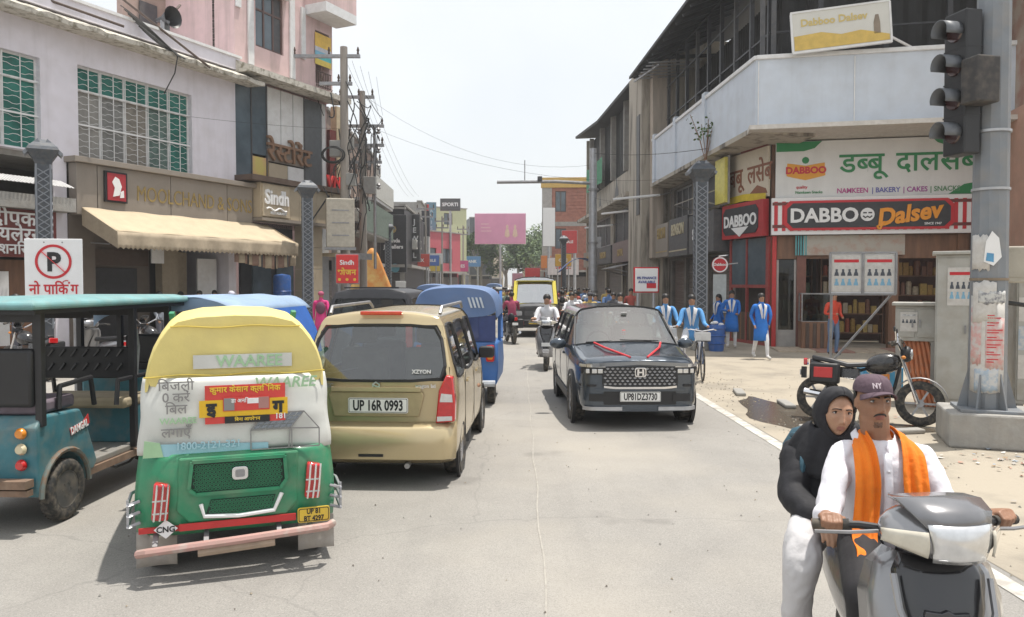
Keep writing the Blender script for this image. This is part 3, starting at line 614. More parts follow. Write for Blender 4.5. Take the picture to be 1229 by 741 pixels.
for dx in (-.07, .07): B().box(3.22 + dx - .05, 3.22 + dx + .05, -.083, -.079, 3.9, 3.94).build('logo_mark', charcoal, lo, 0)
B().tube([(3.1, -.082, 3.83), (3.16, -.082, 3.78), (3.22, -.082, 3.82), (3.28, -.082, 3.78), (3.34, -.082, 3.83)], .02, 5).build('logo_mark', charcoal, lo)
sorange = C('script_orange', (.80, .30, .01), .4, var=.03)
text('lettering', 'Dalsev', .66, sorange, lo, (4.32, -.08, 3.66), off=.035, ext=.02, shear=.25, ry=-8, sx=.95)
b = B(); b.tube([(3.48 + .02 * k, -.08, 3.55 - .10 * math.sin(k * .5)) for k in range(12)], .035, 5); b.build('flourish', sorange, lo)
text('lettering', 'SINCE 1947', .09, cleanwhite, lo, (4.95, -.07, 3.56), ext=.003, off=.02)
# side boards
ss = thing('shop_sign', 'cream side board with brown Hindi letters and yellow drape', 'shop sign', SD, SDA)
B().box(-.1, 2.5, -.1, -.02, 4.5, 6.0).build('board', C('board_cream', (.62, .55, .44), .5, var=.05), ss, 0); hindi('lettering', ['डब', 'बू', ' ', 'ल', 'से', 'ब'], .80, C('brown_letter', (.26, .10, .05), .5), ss, (1.25, -.11, 5.0), off=.012, ext=.006, sx=.92)
B().grid(lambda u, v: (-.1 + 2.6 * u, -.14 - .03 * math.sin(u * 15), 4.42 + .22 * v + .06 * math.sin(u * 4)), 16, 3).build('drape', C('yellow_cloth', (.62, .48, .04), .8), ss, 60)
B().prism([(1.3, 4.6), (2.5, 4.6), (2.4, 4.75), (1.9, 4.9)], -.105, -.1).build('brown_patch', C('brown_letter', (.26, .10, .05)), ss, 0); B().box(.9, 2.45, -.12, -.02, 6.0, 6.08).build('trim', maroon, ss, 0)
s2 = thing('shop_sign', 'narrow red edged side board with crowded white letters on a black shield', 'shop sign', SD, SDA)
B().box(-.05, 2.5, -.25, -.05, 3.32, 4.42).build('board', C('board_red', (.42, .03, .035), .5, var=.1), s2, 0); B().prism(plaque(2.2, .86, 1.15, 3.87), -.27, -.252).build('name_panel', charcoal, s2, 0)
text('lettering', 'DABBOO', .5, cleanwhite, s2, (1.15, -.28, 3.7), off=.03, ext=.008, sx=.98)
B().prism([(.6, 3.66), (1.7, 3.66), (1.15, 3.36)], -.28, -.272).build('shield_point', cleanwhite, s2, 0)
# shop interior, posts, glass
for x, m in ((.66, redp), (1.36, C('brick_pillar', (.20, .09, .07), .8)), (3.9, wood), (5.7, wood)): sub('post', B().box(x, x + (.12 if m is redp else .26), 1.62, 1.86, 0, 3.3), m, cb_, DA)
sub('header', B().box(.8, 6.0, 1.7, 1.74, 2.62, 3.28), wood, cb_, DA)
ps = thing('striped_banner', 'pale printed cloth strip hanging under the striped fascia', 'banner', loc2(OR, DA, 0, 1.56), DA)
B().box(1.55, 4.3, 0, .02, 2.72, 3.3).build('cloth', C('pale_print', (.45, .42, .37), .8, col2=(.42, .28, .22), c2=.56, scale=3), ps, 0)
for k in range(5): B().box(1.3 + k * .07, 1.34 + k * .07, -.01, .012, 2.72, 3.3).build('teal_stripe', C('teal_stripe', (.12, .36, .38), .8), ps, 0)
sg_ = sub('window', B().box(.1, .2, -.05, .03, 0, 3.3).box(1.15, 1.22, -.05, .03, 0, 3.3).box(2.35, 2.5, -.05, .03, 0, 3.3).box(.2, 2.35, -.04, .02, 1.75, 1.85).box(.2, 2.35, -.04, .02, .0, .1), C('maroon_frame', (.30, .05, .045), .5, dirt=.2), cb_, SDA); sg_.location = SD - OR
B().box(.2, 2.35, -.01, 0, 1.85, 3.28).build('pane', greyglass, sg_, 0); B().box(.2, 2.35, .3, .34, .1, 1.75).build('inner_shelf', interior, sg_, 0)
for k in range(22): B().box(.2 + k * .097, .29 + k * .097, -.03, .0, .1, .98).build('slat', dkbrown if k % 3 else wood, sg_, 0)
dr = sub('door', B().box(.8, .86, 1.75, 1.82, 0, 2.6).box(1.3, 1.36, 1.75, 1.82, 0, 2.6).box(.86, 1.3, 1.76, 1.81, 0, .5), C('door_white', (.5, .48, .45), .6), cb_, DA)
B().box(.86, 1.3, 1.775, 1.79, .5, 2.6).build('pane', glass('shop_pane', (.5, .55, .55)), dr, 0)
jar_m = [C('goods%d' % k, c_, .5, var=.25, scale=20) for k, c_ in enumerate(((.45, .28, .08), (.40, .10, .06), (.5, .42, .30), (.14, .2, .12), (.5, .35, .1), (.25, .12, .08)))]
for si, (sx0, sx1, sy) in enumerate(((.9, 2.2, 4.4), (2.4, 4.2, 3.6), (4.3, 5.9, 3.4))):
    sh = thing('display_rack', ['open rack of snack packets deep inside the doorway', 'rack of snack packets behind the man in red', 'rack of packets behind the notice board stand'][si], 'rack', loc2(OR, DA, 0, 0), DA, 'racks inside the snack shop')
    for z in (.3, .9, 1.5, 2.1): B().box(sx0, sx1, sy, sy + .4, z, z + .04).build('shelf', wood, sh, 0)
    for x in (sx0 - .04, sx1): B().box(x, x + .04, sy, sy + .4, 0, 2.7).build('upright', wood, sh, 0)
    for z in (.34, .94, 1.54, 2.14):
        x = sx0 + .05
        while x < sx1 - .2:
            ww = rr.uniform(.12, .2); hh = rr.uniform(.2, .42); q = B()
            if rr.random() < .5: q.cyl((x + ww / 2, sy + .15, z), (x + ww / 2, sy + .15, z + hh), ww / 2, n=10); q.cyl((x + ww / 2, sy + .15, z + hh), (x + ww / 2, sy + .15, z + hh + .04), ww / 2.6, n=10)
            else: q.box(x, x + ww, sy + .05, sy + .2, z, z + hh)
            q.build('snack_packet', rr.choice(jar_m), sh); x += ww + .02
fc = thing('food_display', 'glass snack display case with brass trays on brown wooden counter', 'display case', loc2(OR, DA, 1.78, .95), DA)
b = B(); b.prism([(-.42, -.3), (.38, -.3), (.38, .3), (-.42, .3)], 0, .8, 'z'); b.build('counter', wood, fc, 0, bevel=.01)
for k in range(8): B().box(-.40 + k * .1, -.31 + k * .1, -.318, -.302, .05, .76).build('slat', dkbrown if k % 2 else wood, fc, 0)
b = B()
for x in (-.4, .36):
    for y in (-.27, .27): b.box(x - .015, x + .015, y - .015, y + .015, .8, 1.58)
b.box(-.42, .38, -.29, .29, 1.58, 1.61); b.box(-.42, .38, -.29, .29, .8, .82); b.build('case_frame', dull, fc, 0)
B().box(-.4, .36, -.28, -.272, .82, 1.58).build('pane', glass('shop_pane', (.5, .55, .55)), fc, 0)
for z in (.9, 1.12, 1.34): B().box(-.36, .32, -.2, .2, z, z + .03).box(-.3, .25, -.15, .15, z + .03, z + .10).build('tray', C('snack_heap', (.45, .30, .06), .7, var=.4, scale=30), fc, 30)
bb = thing('billboard', 'small tilted white and yellow board over the balcony with a faint shop name', 'billboard', loc2(OR, DA, 2.14, -.25, 8.78), DA)
ti = (0, R(-4), 0)
B().box(-1.22, 1.22, -.03, .03, -.52, .5).build('board', C('faded_print', (.62, .61, .56), .5, var=.05, scale=2), bb, 0, rot=ti)
for k, q in enumerate((B().box(-1.26, 1.26, -.05, .05, .5, .55), B().box(-1.26, 1.26, -.05, .05, -.58, -.52), B().box(-1.27, -1.22, -.05, .05, -.52, .5), B().box(1.22, 1.27, -.05, .05, -.52, .5))): q.build('frame', white, bb, 0, rot=ti)
B().prism([(-1.2, -.5), (1.2, -.5), (1.2, -.35), (.5, -.15), (.0, -.2), (-.5, -.08), (-1.2, -.12)], -.045, -.034).build('yellow_wave', C('faded_yellow', (.62, .43, .10), .5), bb, 0, rot=ti)
text('lettering', 'Dabboo Dalsev', .27, C('faded_gold', (.60, .47, .18), .5, var=0), bb, (-.18, -.04, .12), off=.03, ext=.003, ry=-4)
B().prism([(.82, -.3), (.98, -.3), (.98, 0), (.95, .2), (.87, .2), (.82, 0)], -.045, -.034).build('small_figure', C('faded_brown', (.25, .2, .15), .6), bb, 0, rot=ti)
B().bar((1.2, 0, -.3), (1.9, .3, -.6), .05).build('stay', white, bb)
# terracotta neighbour behind the signal pole
tb = thing('terracotta_building', 'peeling terracotta walled building behind the signal pole', 'building', loc2(OR, DA, 0, 0), DA)
B().box(6.4, 15, -2.6, 1.3, 0, 6.4).build('wall', terra, tb, 0); B().box(6.5, 15, -2.4, 1.3, 6.4, 13).build('upper_wall', C('old_render', (.36, .28, .22), .9, var=.3, col2=(.30, .16, .12), c2=.5, scale=1.2, bump=.5), tb, 0); B().box(6.38, 15, -2.75, -2.4, 6.3, 6.5).build('ledge', conc, tb, 0)
for r_ in range(10):
    for c_ in range(7): B().box(6.7 + c_ * .26 + (.13 if r_ % 2 else 0), 6.93 + c_ * .26 + (.13 if r_ % 2 else 0), -2.45 - .012 * ((r_ + c_) % 2), -2.402, 6.7 + r_ * .11, 6.79 + r_ * .11).build('brick', brick_m, tb, 0)
B().box(7.5, 9.2, -2.66, -2.603, .0, 2.6).build('shutter', shutter_m, tb, 0)
# ---------------- old concrete building farther along
ob = thing('concrete_building', 'weathered bare concrete building with heavy pier and sagging dark roof', 'building', OR, RA)
w = B(); wall(w, -34, -12.7, 0, 8.0, [(-33, -28, 0, 3), (-27.5, -22.5, 0, 3), (-22, -17.5, 0, 3), (-33.2, -26, 4.2, 6.1), (-25, -17.5, 4.2, 6.1)], .5, .8); w.build('wall', conc, ob, 0)
for x_, w_, z_ in ((-30, .5, 6.4), (-24, .8, 6.5), (-20, .4, 6.4)): B().grid(lambda u, v: (x_ + w_ * (u - .5) * (1 + .6 * math.sin(v * 5)), .494, z_ + 1.5 * v), 4, 6).build('soot_stain', dkgrey, ob, 0)
B().box(-34.3, -12.7, 2.8, 3, 0, 12).build('inner_wall', charcoal, ob, 0); B().box(-34.3, -34.1, .2, 3, 0, 12).build('end_wall', conc, ob, 0); B().box(-12.75, -12.66, .9, 6, 6.3, 12.5).build('end_wall', conc, ob, 0)
B().box(-16.2, -13.3, -.35, .48, 0, 11.6).build('pier', conc, ob, 0, bevel=.04); B().box(-13.2, -12.7, .0, .9, 3, 11.9).build('pier', C('pale_plaster', (.42, .36, .30), .9, var=.2, streak=True), ob, 0, bevel=.03)
B().box(-14.2, -13.6, -.39, -.352, 5, 9.5).build('drain_stain', dkgrey, ob, 0)
B().box(-34, -16.2, -.5, .5, 6.15, 6.35).build('slab', conc, ob, 0)
corr(B(), -34, -16.3, .7, 8.0, 12.0, .5).build('upper_cladding', darkcor, ob, 0)
for x in (-33.5, -29, -25, -21, -17.5): B().box(x, x + .25, .3, .6, 8, 12).build('post', conc2, ob, 0)
B().add([(-34.6, -.55, 12.3), (-26, -.35, 11.7), (-19, -.2, 11.75), (-12.6, -.1, 11.75), (-12.6, 5, 12.0), (-35, 5, 12.6)], [(0, 1, 2, 3, 4, 5)]).build('roof', darkcor, ob, 0, thick=.15)
for x0, x1 in ((-33, -28), (-27.5, -22.5), (-22, -17.5)): shutter(ob, x0, x1, 0, 3, .7)
for x0, x1 in ((-33.2, -26), (-25, -17.5)): window(ob, x0, x1, 4.2, 6.1, .65, 3, 1, dull, charcoal, .1)
gn = thing('green_net', 'green shade net tied between the upper concrete posts', 'net', OR, RA)
B().grid(lambda u, v: (-32.5 + 6 * u, -.05 + .1 * math.sin(8 * u), 8.1 + 1.6 * v - .2 * math.sin(PI * u) * v), 12, 4).build('net', green_p, gn, 60)
for x0, x1, z0, z1, m, lab in ((-22, -17.3, 3.0, 4.1, C('mauve_brown', (.18, .13, .12), .6), 'brown board over the shop left of the concrete pier'), (-28, -22.5, 3.05, 4.05, dkgrey, 'dark board over the farther shutter of the concrete building'), (-33.5, -28.4, 3.0, 4.0, taupe, 'tan board at the far end of the concrete building')):
    t = thing('shop_sign', lab, 'shop sign', OR, RA); B().box(x0, x1, -.1, .48, z0, z1).build('board', m, t, 0); text('lettering', {-22: 'ROYAL', -28: 'FASHION'}.get(x0, 'TAILORS'), .5, gold, t, ((x0 + x1) / 2, -.11, z0 + .35), off=.03, ext=.01)
sc = thing('awning', 'small grey sheet awning sticking out by the concrete pier', 'awning', OR, RA)
B().add([(-21, .5, 3.0), (-17.2, .5, 3.0), (-17.2, -.9, 2.65), (-21, -.9, 2.65)], [(0, 1, 2, 3)]).build('sheet', dull, sc, 0, thick=.03); B().bar((-20.8, -.85, 2.62), (-20.8, .5, 2.3), .05).build('strut', dull, sc); B().bar((-17.4, -.85, 2.62), (-17.4, .5, 2.3), .05).build('strut', dull, sc)
for k, (x, z, l) in enumerate(((-12.4, 5.75, 2.0), (-18, 5.6, 1.6), (-24, 5.3, 1.6))):
    t = thing('tube_lamp', ['long white tube lamp reaching out beside the concrete pier', 'white tube lamp above the brown board', 'farthest white tube lamp on the concrete front'][k], 'lamp', loc2(OR, RA, x, .3, z), RA, 'tube lamps on brackets')
    b = B(); b.bar((0, 0, 0), (-.5, -l, -.15), .1); b.build('tube', cleanwhite, t, 0, bevel=.03); B().bar((0, .5, .1), (0, -.1, 0), .05).build('bracket', dull, t)
pv = thing('plant', 'straggly leafy sapling rooted in the balcony slab crack', 'plant', loc2(OR, RA, -4.2, -.15, 5.9), RA)
leaf = C('leaf_green', (.09, .15, .045), .6, var=.35, scale=8)
def sapling(par, n, h, sp, seed, lm=leaf, ls=.13):
    q = random.Random(seed); st = B(); lf = B()
    for k in range(n):
        a = q.uniform(0, 6.28); top = V((math.cos(a) * sp * q.uniform(.3, 1), math.sin(a) * sp * q.uniform(.2, .6), h * q.uniform(.5, 1))); pts = [V((0, 0, 0)), top * .5 + V((0, 0, .15)), top]; st.tube(pts, .012, 4)
        for j in range(9):
            p = pts[1].lerp(top, q.random()) + V((q.gauss(0, .07), q.gauss(0, .07), q.gauss(0, .06))); d = V((q.gauss(0, 1), q.gauss(0, 1), q.gauss(-.2, .6))).normalized() * ls; s = d.orthogonal().normalized() * ls * .38
            lf.add([p, p + d * .5 + s, p + d, p + d * .5 - s], [(0, 1, 2, 3)])
    st.build('stem', wood, par); lf.build('foliage', lm, par, 0)
sapling(pv, 9, 1.9, 1.1, 3)
# ================================================================ LAMP COLUMNS, POLES, WIRES, FAR STREET
latm = C('lattice_grey', (.22, .235, .26), .5, .3, var=.1)
colm = C('column_dark', (.06, .07, .085), .5, .2, var=.2, dirt=.2)
lp = thing('lamp_column', 'dark lattice lamp column behind the no parking board', 'lamp post', (-11.3, 19, 0), R(30), 'lattice lamp columns along the street')
B().box(-.16, .16, -.16, .16, 0, 4.8).build('shaft', colm, lp, 0); b = B()
for f in range(4):
    b.T = zrot(f * PI / 2)
    for k in range(22):
        z = .9 + k * .17
        b.bar((-.12, -.172, z), (.12, -.172, z + .17), .022); b.bar((.12, -.176, z), (-.12, -.176, z + .17), .022)
    b.box(-.165, -.13, -.172, -.158, .8, 4.75); b.box(.13, .165, -.172, -.158, .8, 4.75)
b.build('lattice', latm, lp, 0)
b = B(); b.loft([[(-w_, -w_, z), (w_, -w_, z), (w_, w_, z), (-w_, w_, z)] for w_, z in ((.17, 4.75), (.2, 4.85), (.34, 5.08), (.30, 5.16), (.12, 5.34))]); b.build('capital', colm, lp, 0)
for s in (-1, 1): B().add([(s * .1, -.2, 5.35), (s * .42, -.2, 5.02), (s * .42, .2, 5.02), (s * .1, .2, 5.35), (s * .06, -.2, 5.27), (s * .38, -.2, 4.95), (s * .38, .2, 4.95), (s * .06, .2, 5.27)], [(0, 1, 2, 3), (7, 6, 5, 4), (0, 4, 5, 1), (1, 5, 6, 2), (2, 6, 7, 3), (3, 7, 4, 0)]).build('lamp_head', latm, lp, 0)
B().box(-.24, .24, -.24, .24, 0, .5).build('plinth', conc2, lp, 0, bevel=.02)
for x, y, a, lab in ((-6.9, 26.5, 20, 'dark lattice lamp column in front of the beige restaurant pier'), (5.35, 22.3, 0, 'dark lattice lamp column beside the blue drum bin'), (-7.1, 45, 10, 'lattice lamp column standing before the black shop board'), (3.75, 57, 0, 'distant lamp column on the brick building side'), (-9.2, 78, 0, 'distant lamp column near the blue tower sign')):
    dup(lp, lab, (x, y, 0), R(a))
CH.clear()
# tall steel mast with traffic arm
mast = thing('traffic_mast', 'grey steel mast with a long camera arm reaching over the road', 'mast', (3.5, 34, 0), 0)
B().cyl((0, 0, 0), (0, 0, 7.7), .22, .15, 12).build('pole', steel, mast)
B().tube([(0, 0, 6.2), (-1.6, 0, 6.28), (-4.15, 0, 6.25)], .07, 8).build('arm', dull, mast); B().box(-2.4, -2.2, -.1, .1, 6.28, 6.5).build('camera_box', dkgrey, mast, 0, bevel=.02); B().cyl((-2.95, 0, 6.2), (-2.95, 0, 7.2), .02, n=6).build('antenna', dull, mast)
for z in (1.5, 3.6, 5.9): B().cyl((0, 0, z), (0, 0, z + .08), .24, n=12).build('clamp', dull, mast)
B().box(.1, .35, -.1, .1, 3.4, 3.9).build('junction_box', dull, mast, 0)
# utility poles on the left with transformer gear
up_m = C('weathered_pole', (.30, .27, .24), .85, var=.25, scale=3, streak=True)
def upole(x, y, h, lab, arms, r=.16):
    p = thing('utility_pole', lab, 'utility pole', (x, y, 0), 0, 'utility poles with crossarms'); B().cyl((0, 0, 0), (0, 0, h), r, r * .7, 10).build('pole', up_m, p)
    for z, x0, x1 in arms:
        a = B().box(x0, x1, -.06, .06, z, z + .12).build('crossarm', dull, p, 0)
        for x_ in (x0 + .08, (x0 + x1) / 2 + .1, x1 - .08): B().lathe([(.02, 0), (.05, .05), (.03, .1), (.055, .15), (.02, .28)], 8, (x_, 0, z + .12)).build('insulator', dkbrown, a)
    return p
p1 = upole(-6.2, 29.2, 10.6, 'tall weathered utility pole with two crossarms by the pink building', [(10.2, -1.9, .6), (9.2, -.9, .3)], .19)
for k in range(5): B().tube(curve([V((.1 + .05 * k, -.15, 9.3 - .7 * k)), V((.42 + .1 * (k % 3), -.25, 8.5 - .8 * k)), V((.3 - .1 * (k % 2), -.3, 7.8 - .8 * k)), V((.2, -.2, 7.2 - .6 * k))]), .022, 5).build('cable_loop', wire_m, p1)
b = B(); b.tube([(-.35 + .42 * math.cos(t), -.3, 6.6 + .3 * math.sin(t)) for t in [k * PI / 10 for k in range(20)]], .03, 5, closed=True); b.tube([(-.35 + .36 * math.cos(t), -.34, 6.6 + .26 * math.sin(t)) for t in [k * PI / 10 for k in range(20)]], .025, 5, closed=True); b.build('cable_coil', wire_m, p1)
p2 = upole(-6.25, 33, 9.9, 'second utility pole carrying insulators and bunched cables', [(9.6, -1.0, .5), (8.4, -.8, .9), (7.6, -.8, .9), (6.9, -.7, .8)], .17)
for z in (8.1, 7.3, 6.6, 5.8):
    for x in (-.5, -.1, .3, .7): B().lathe([(.05, 0), (.10, .06), (.04, .12), (.10, .18), (.05, .26)], 8, (x, -.2, z)).build('insulator', dull, p2)
for x in (-.6, .5): B().cyl((x, 0, 2.5), (x, 0, 8.4), .06, n=8).build('conduit', dull, p2)
for k in range(4): B().tube(curve([(-.3 + .25 * k, -.1, 9.4 - .3 * k), (.15 + .2 * k, -.25, 8.7 - .3 * k), (-.1 + .25 * k, -.2, 8.0), (.2 * k, -.3, 6.8), (-.2 + .2 * k, -.15, 5.2)]), .02, 5).build('cable_loop', wire_m, p2)
tb_ = thing('transformer_box', 'cream steel distribution box on the utility pole above the red shop board', 'electric box', (-6.25, 28.6, 0), R(15))
B().box(-.5, .5, -.3, .2, 3.2, 4.95).build('cabinet', C('cream_steel', (.52, .48, .40), .6, var=.1, dirt=.4), tb_, 0, bevel=.03)
for z in (3.6, 4.05, 4.5): B().box(-.3, .3, -.32, -.302, z, z + .04).build('vent', dull, tb_, 0)
b = B(); b.box(-.55, .55, -.25, .15, 3.1, 3.2); b.build('shelf', dull, tb_, 0)
tg = thing('cable_tangle', 'dense tangle of black cables and small boxes hung between the two tall poles', 'cables', (-6.2, 31, 0)); q = random.Random(8)
for k in range(26):
    a = V((q.uniform(-.9, .6), q.uniform(-1.9, 1.9), q.uniform(5, 9.4))); c_ = a + V((q.uniform(-.5, .5), q.uniform(-.6, .6), q.uniform(-2.4, -.6))); m_ = (a + c_) / 2 + V((q.uniform(-.45, .45), q.uniform(-.3, .3), q.uniform(-.5, .4)))
    B().tube(curve([a, a.lerp(m_, .6) + V((.08, 0, -.15)), m_, c_]), q.choice([.014, .02, .028]), 5).build('cable', wire_m, tg)
for x, y, z, w_, h_ in ((-.35, -1.6, 6.6, .45, .6), (.3, 1.7, 5.6, .5, .7), (-.5, 1.5, 7.4, .35, .5), (.25, -1.8, 5.5, .35, .45)): B().box(x - w_ / 2, x + w_ / 2, y - .15, y + .15, z, z + h_).build('junction_box', C('grey_box', (.28, .28, .27), .6, dirt=.3), tg, 0, bevel=.02)
gbal = thing('utility_pole', 'bare concrete pole in the left row before the dark boarded shop', 'utility pole', (-7.3, 39, 0), 0, 'utility poles with crossarms'); B().cyl((0, 0, 0), (0, 0, 9.2), .15, .1, 8).build('pole', up_m, gbal); B().box(-.6, .6, -.05, .05, 8.6, 8.72).build('crossarm', dull, gbal, 0)
# overhead wires
def wire(a, c, d, lab, r=.006):
    b = B(); b.tube(sag(a, c, d, 14), r, 4); tag(b.build('overhead_wire', wire_m, None), lab, 'wire', 'overhead wires across the street')
wire((-6.0, 33, 9.6), (3.5, 34, 7.0), 1.0, 'long sagging wire from the left poles to the steel mast')
wire((-6.1, 33, 8.5), (7.3, 32, 6.2), .9, 'sagging wire crossing from the poles to the balcony slab')
wire((3.5, 34, 7.5), (8.0, 23, 6.3), .3, 'pale wire from the mast top to the corner balcony', .012)
wire((-13.9, 19.5, 7.0), (-6.3, 29.2, 7.6), .25, 'thin cable strung along the lilac wall to the utility pole')
for k in range(5): wire((-6.2 + .3 * k, 29.2, 10.3 - .2 * k), (-6.2 + .2 * k, 33, 9.7 - .2 * k), .1, ['topmost', 'second highest', 'middle', 'second lowest', 'lowest'][k] + ' short wire strung between the two tall poles')
for k in range(3): wire((-6.2 + .2 * k, 33, 9.6), (-7.9 + .4 * k, 60, 8.5), .6, ['wire running from the second pole down the left row, nearest the wall', 'middle wire running from the second pole down the left row', 'outermost wire running from the second pole down the left row'][k])
wire((5.35, 22.3, 4.9), (3.5, 34, 5.6), .4, 'wire from the lattice column to the steel mast')
# ---------------------------------------------------------------- generic far building
def wins(par, xs, zs, w, h, y, fm=None, pm=None):
    for x in xs:
        for z in zs: window(par, x, x + w, z, z + h, y, 2, 1, fm or dkbrown, pm or greyglass, .07)
def fbuild(lab, loc, a, W_, D, Hh, m, xs, zs, w=1.2, h=1.4, ground=3.0, gm_=None, roofm=None, name='far_building', seed=0):
    t = thing(name, lab, 'building', loc, a); q = random.Random(seed + int(W_ * 10))
    b = B(); wall(b, 0, W_, ground, Hh, [(x, x + w, z, z + h) for x in xs for z in zs], 0, .25); b.box(0, .25, .25, D, 0, Hh); b.box(W_ - .25, W_, .25, D, 0, Hh); b.box(.25, W_ - .25, D - .25, D, 0, Hh); b.box(.25, W_ - .25, .25, D - .25, Hh - .3, Hh - .05)
    b.build('wall', m, t, 0); B().box(.25, W_ - .25, 1.4, 1.5, 0, Hh - .3).build('inner_wall', charcoal, t, 0)
    n = max(1, int(W_ / 3.2))
    for k in range(n):
        x0, x1 = W_ * k / n + .15, W_ * (k + 1) / n - .15
        if q.random() < .6: shutter(t, x0, x1, 0, ground - .5, .2, gm_)
        else: B().box(x0, x1, .9, 1.0, 0, ground).build('shopfront', interior, t, 0)
        B().box(W_ * k / n - .15, W_ * k / n + .15, -.02, .25, 0, ground).build('pier', conc2, t, 0)
    B().box(-.05, W_ + .05, -.5, -.0, ground - .1, ground + .08).build('ledge', conc2, t, 0); B().box(-.08, W_ + .08, -.12, .3, Hh, Hh + .12).build('coping', roofm or conc2, t, 0)
    wins(t, xs, zs, w, h, .12); return t
def board(lab, loc, a, w, h, m, tx=None, ts=.4, tm_=None, d=.15, pole=0, name='shop_sign', cat='shop sign', fm=None):
    t = thing(name, lab, cat, loc, a); B().box(-w / 2, w / 2, 0, d, 0, h).build('board', m, t, 0, bevel=.01)
    B().box(-w / 2 - .04, w / 2 + .04, d, d + .05, -.04, h + .04).build('frame', fm or dull, t, 0)
    if tx:
        for k, s in enumerate(tx.split('\n')): text('lettering', s, ts, tm_ or cleanwhite, t, (0, -.01, h * .5 - ts * .32 + (len(tx.split('\n')) - 1) * ts * .55 - k * ts * 1.15), off=.03, ext=.004)
    if pole:
        for x in ([-w * .35, w * .35] if pole < 0 else [0]): B().cyl((x, d / 2 + .08, -abs(pole)), (x, d / 2 + .08, h * .9), .05 if abs(pole) < 4 else .12, n=8).build('post', steel, t)
    return t
LA = R(91)
# left: brown building with box balcony
t = fbuild('brown walled building behind the utility poles with a boxed net balcony', (-8.05, 34.2, 0), LA, 14, 8, 9.4, C('brown_render', (.24, .17, .14), .9, var=.2, scale=1.2, dirt=.3), [1, 3.6, 6.2, 9.6], [4.4, 7.1], seed=1)
bc = B().box(6.5, 13.2, -1.1, 0, 6.2, 6.35).build('balcony', white, t, 0); B().box(6.5, 13.2, -1.15, -1.05, 6.35, 7.5).build('panel', C('weathered_white', (.52, .52, .49), .8, dirt=.4), bc, 0); B().box(13.1, 13.2, -1.05, 0, 6.35, 7.5).build('panel', white, bc, 0)
b = B().box(3.0, 12.4, -1.2, -.05, 4.3, 4.4); bn = b.build('balcony', conc2, t, 0)
B().box(3.0, 12.4, -1.22, -1.2, 4.4, 5.9).build('net_screen', C('green_grey_net', (.13, .17, .14), .8, var=.2), bn, 0)
pt = thing('striped_post', 'red and pale yellow painted corner wall strip beside the poles', 'painted wall', (-7.0, 31.8, 0), FA)
B().box(-.1, .5, 0, .3, 4.3, 9).build('strip', C('pale_yellow', (.55, .45, .30), .7, dirt=.2), pt, 0); B().box(-.12, .52, -.02, .32, 4.3, 5.6).build('red_band', redp, pt, 0); B().box(-.5, -.12, .02, .3, 4.0, 8).build('red_strip', maroon, pt, 0); B().box(-.1, .5, 0, .3, 0, 4.29).build('base_strip', C('pale_grey_tile', (.34, .36, .39)), pt, 0)
for k, (x, y, z) in enumerate(((-7.75, 36, 6.0), (-7.7, 38.2, 4.9), (-7.6, 43.5, 7.8), (-6.7, 53, 4.2), (-6.8, 56, 4.3), (-7.3, 63, 5.0), (7.0, 28.2, 3.9))):
    ac((x, y, z), LA if x < 0 else RA, k, ['air conditioner unit high on the brown wall behind the poles', 'air conditioner unit above the small yellow canopy', 'air conditioner unit on the brown building top corner', 'air conditioner unit on the black boarded shop flank', 'second air conditioner unit along the black boarded flank', 'air conditioner unit on the far left grey front', 'air conditioner unit under the balcony slab by the dark boards'][k])
cn_ = thing('canopy', 'small pale yellow sheet canopy under the pole boxes', 'canopy', (-7.2, 31.4, 0), FA); B().box(-.6, 1.4, -.9, .2, 2.95, 3.08).build('sheet', C('pale_yellow', (.55, .45, .30)), cn_, 0); B().box(-.6, 1.4, -.94, -.9, 2.85, 3.1).build('edge', dull, cn_, 0)
rb = board('red board', (-5.55, 26.4, 1.9), R(5), .72, .95, C('bright_red', (.62, .03, .03), .5), None, pole=1.9)
text('lettering', 'Sindh', .22, cleanwhite, rb, (0, -.01, .62), off=.02); hindi('lettering', ['भो', 'ज', 'न'], .26, C('sign_yellow', (.75, .5, .05), .5), rb, (0, -.01, .28), off=.03); rb['label'] = 'red board with white and yellow words on a thin stand by the pink clad woman'
for k in range(3): B().lathe([(0, 0), (.05, 0), (.05, .02), (0, .02)], 8, (-.25 + .25 * k, -.02, .12), 'y').build('dot', C('sign_yellow', (.75, .5, .05)), rb)
# orange umbrella-like tarpaulin of a stall
tp = thing('tarpaulin', 'orange and yellow printed tarpaulin draped over a roadside stall', 'tarpaulin', (-6.0, 33.5, 0), R(10))
B().grid(lambda u, v: (-.25 - 1.05 * v + (.55 + 1.95 * v) * u, -.6 * v + .25 * math.sin(u * 3) * v, 3.1 - 2.3 * v + .3 * math.sin(u * PI) * (1 - v)), 10, 10).build('sheet', C('orange_print', (.66, .26, .06), .7, col2=(.70, .48, .16), c2=.52, scale=1.6), tp, 60, thick=.02)
for x in (-1.2, 1.1): B().cyl((x, .1, 0), (x * .3, .1, 3), .03, n=6).build('stick', wood, tp)
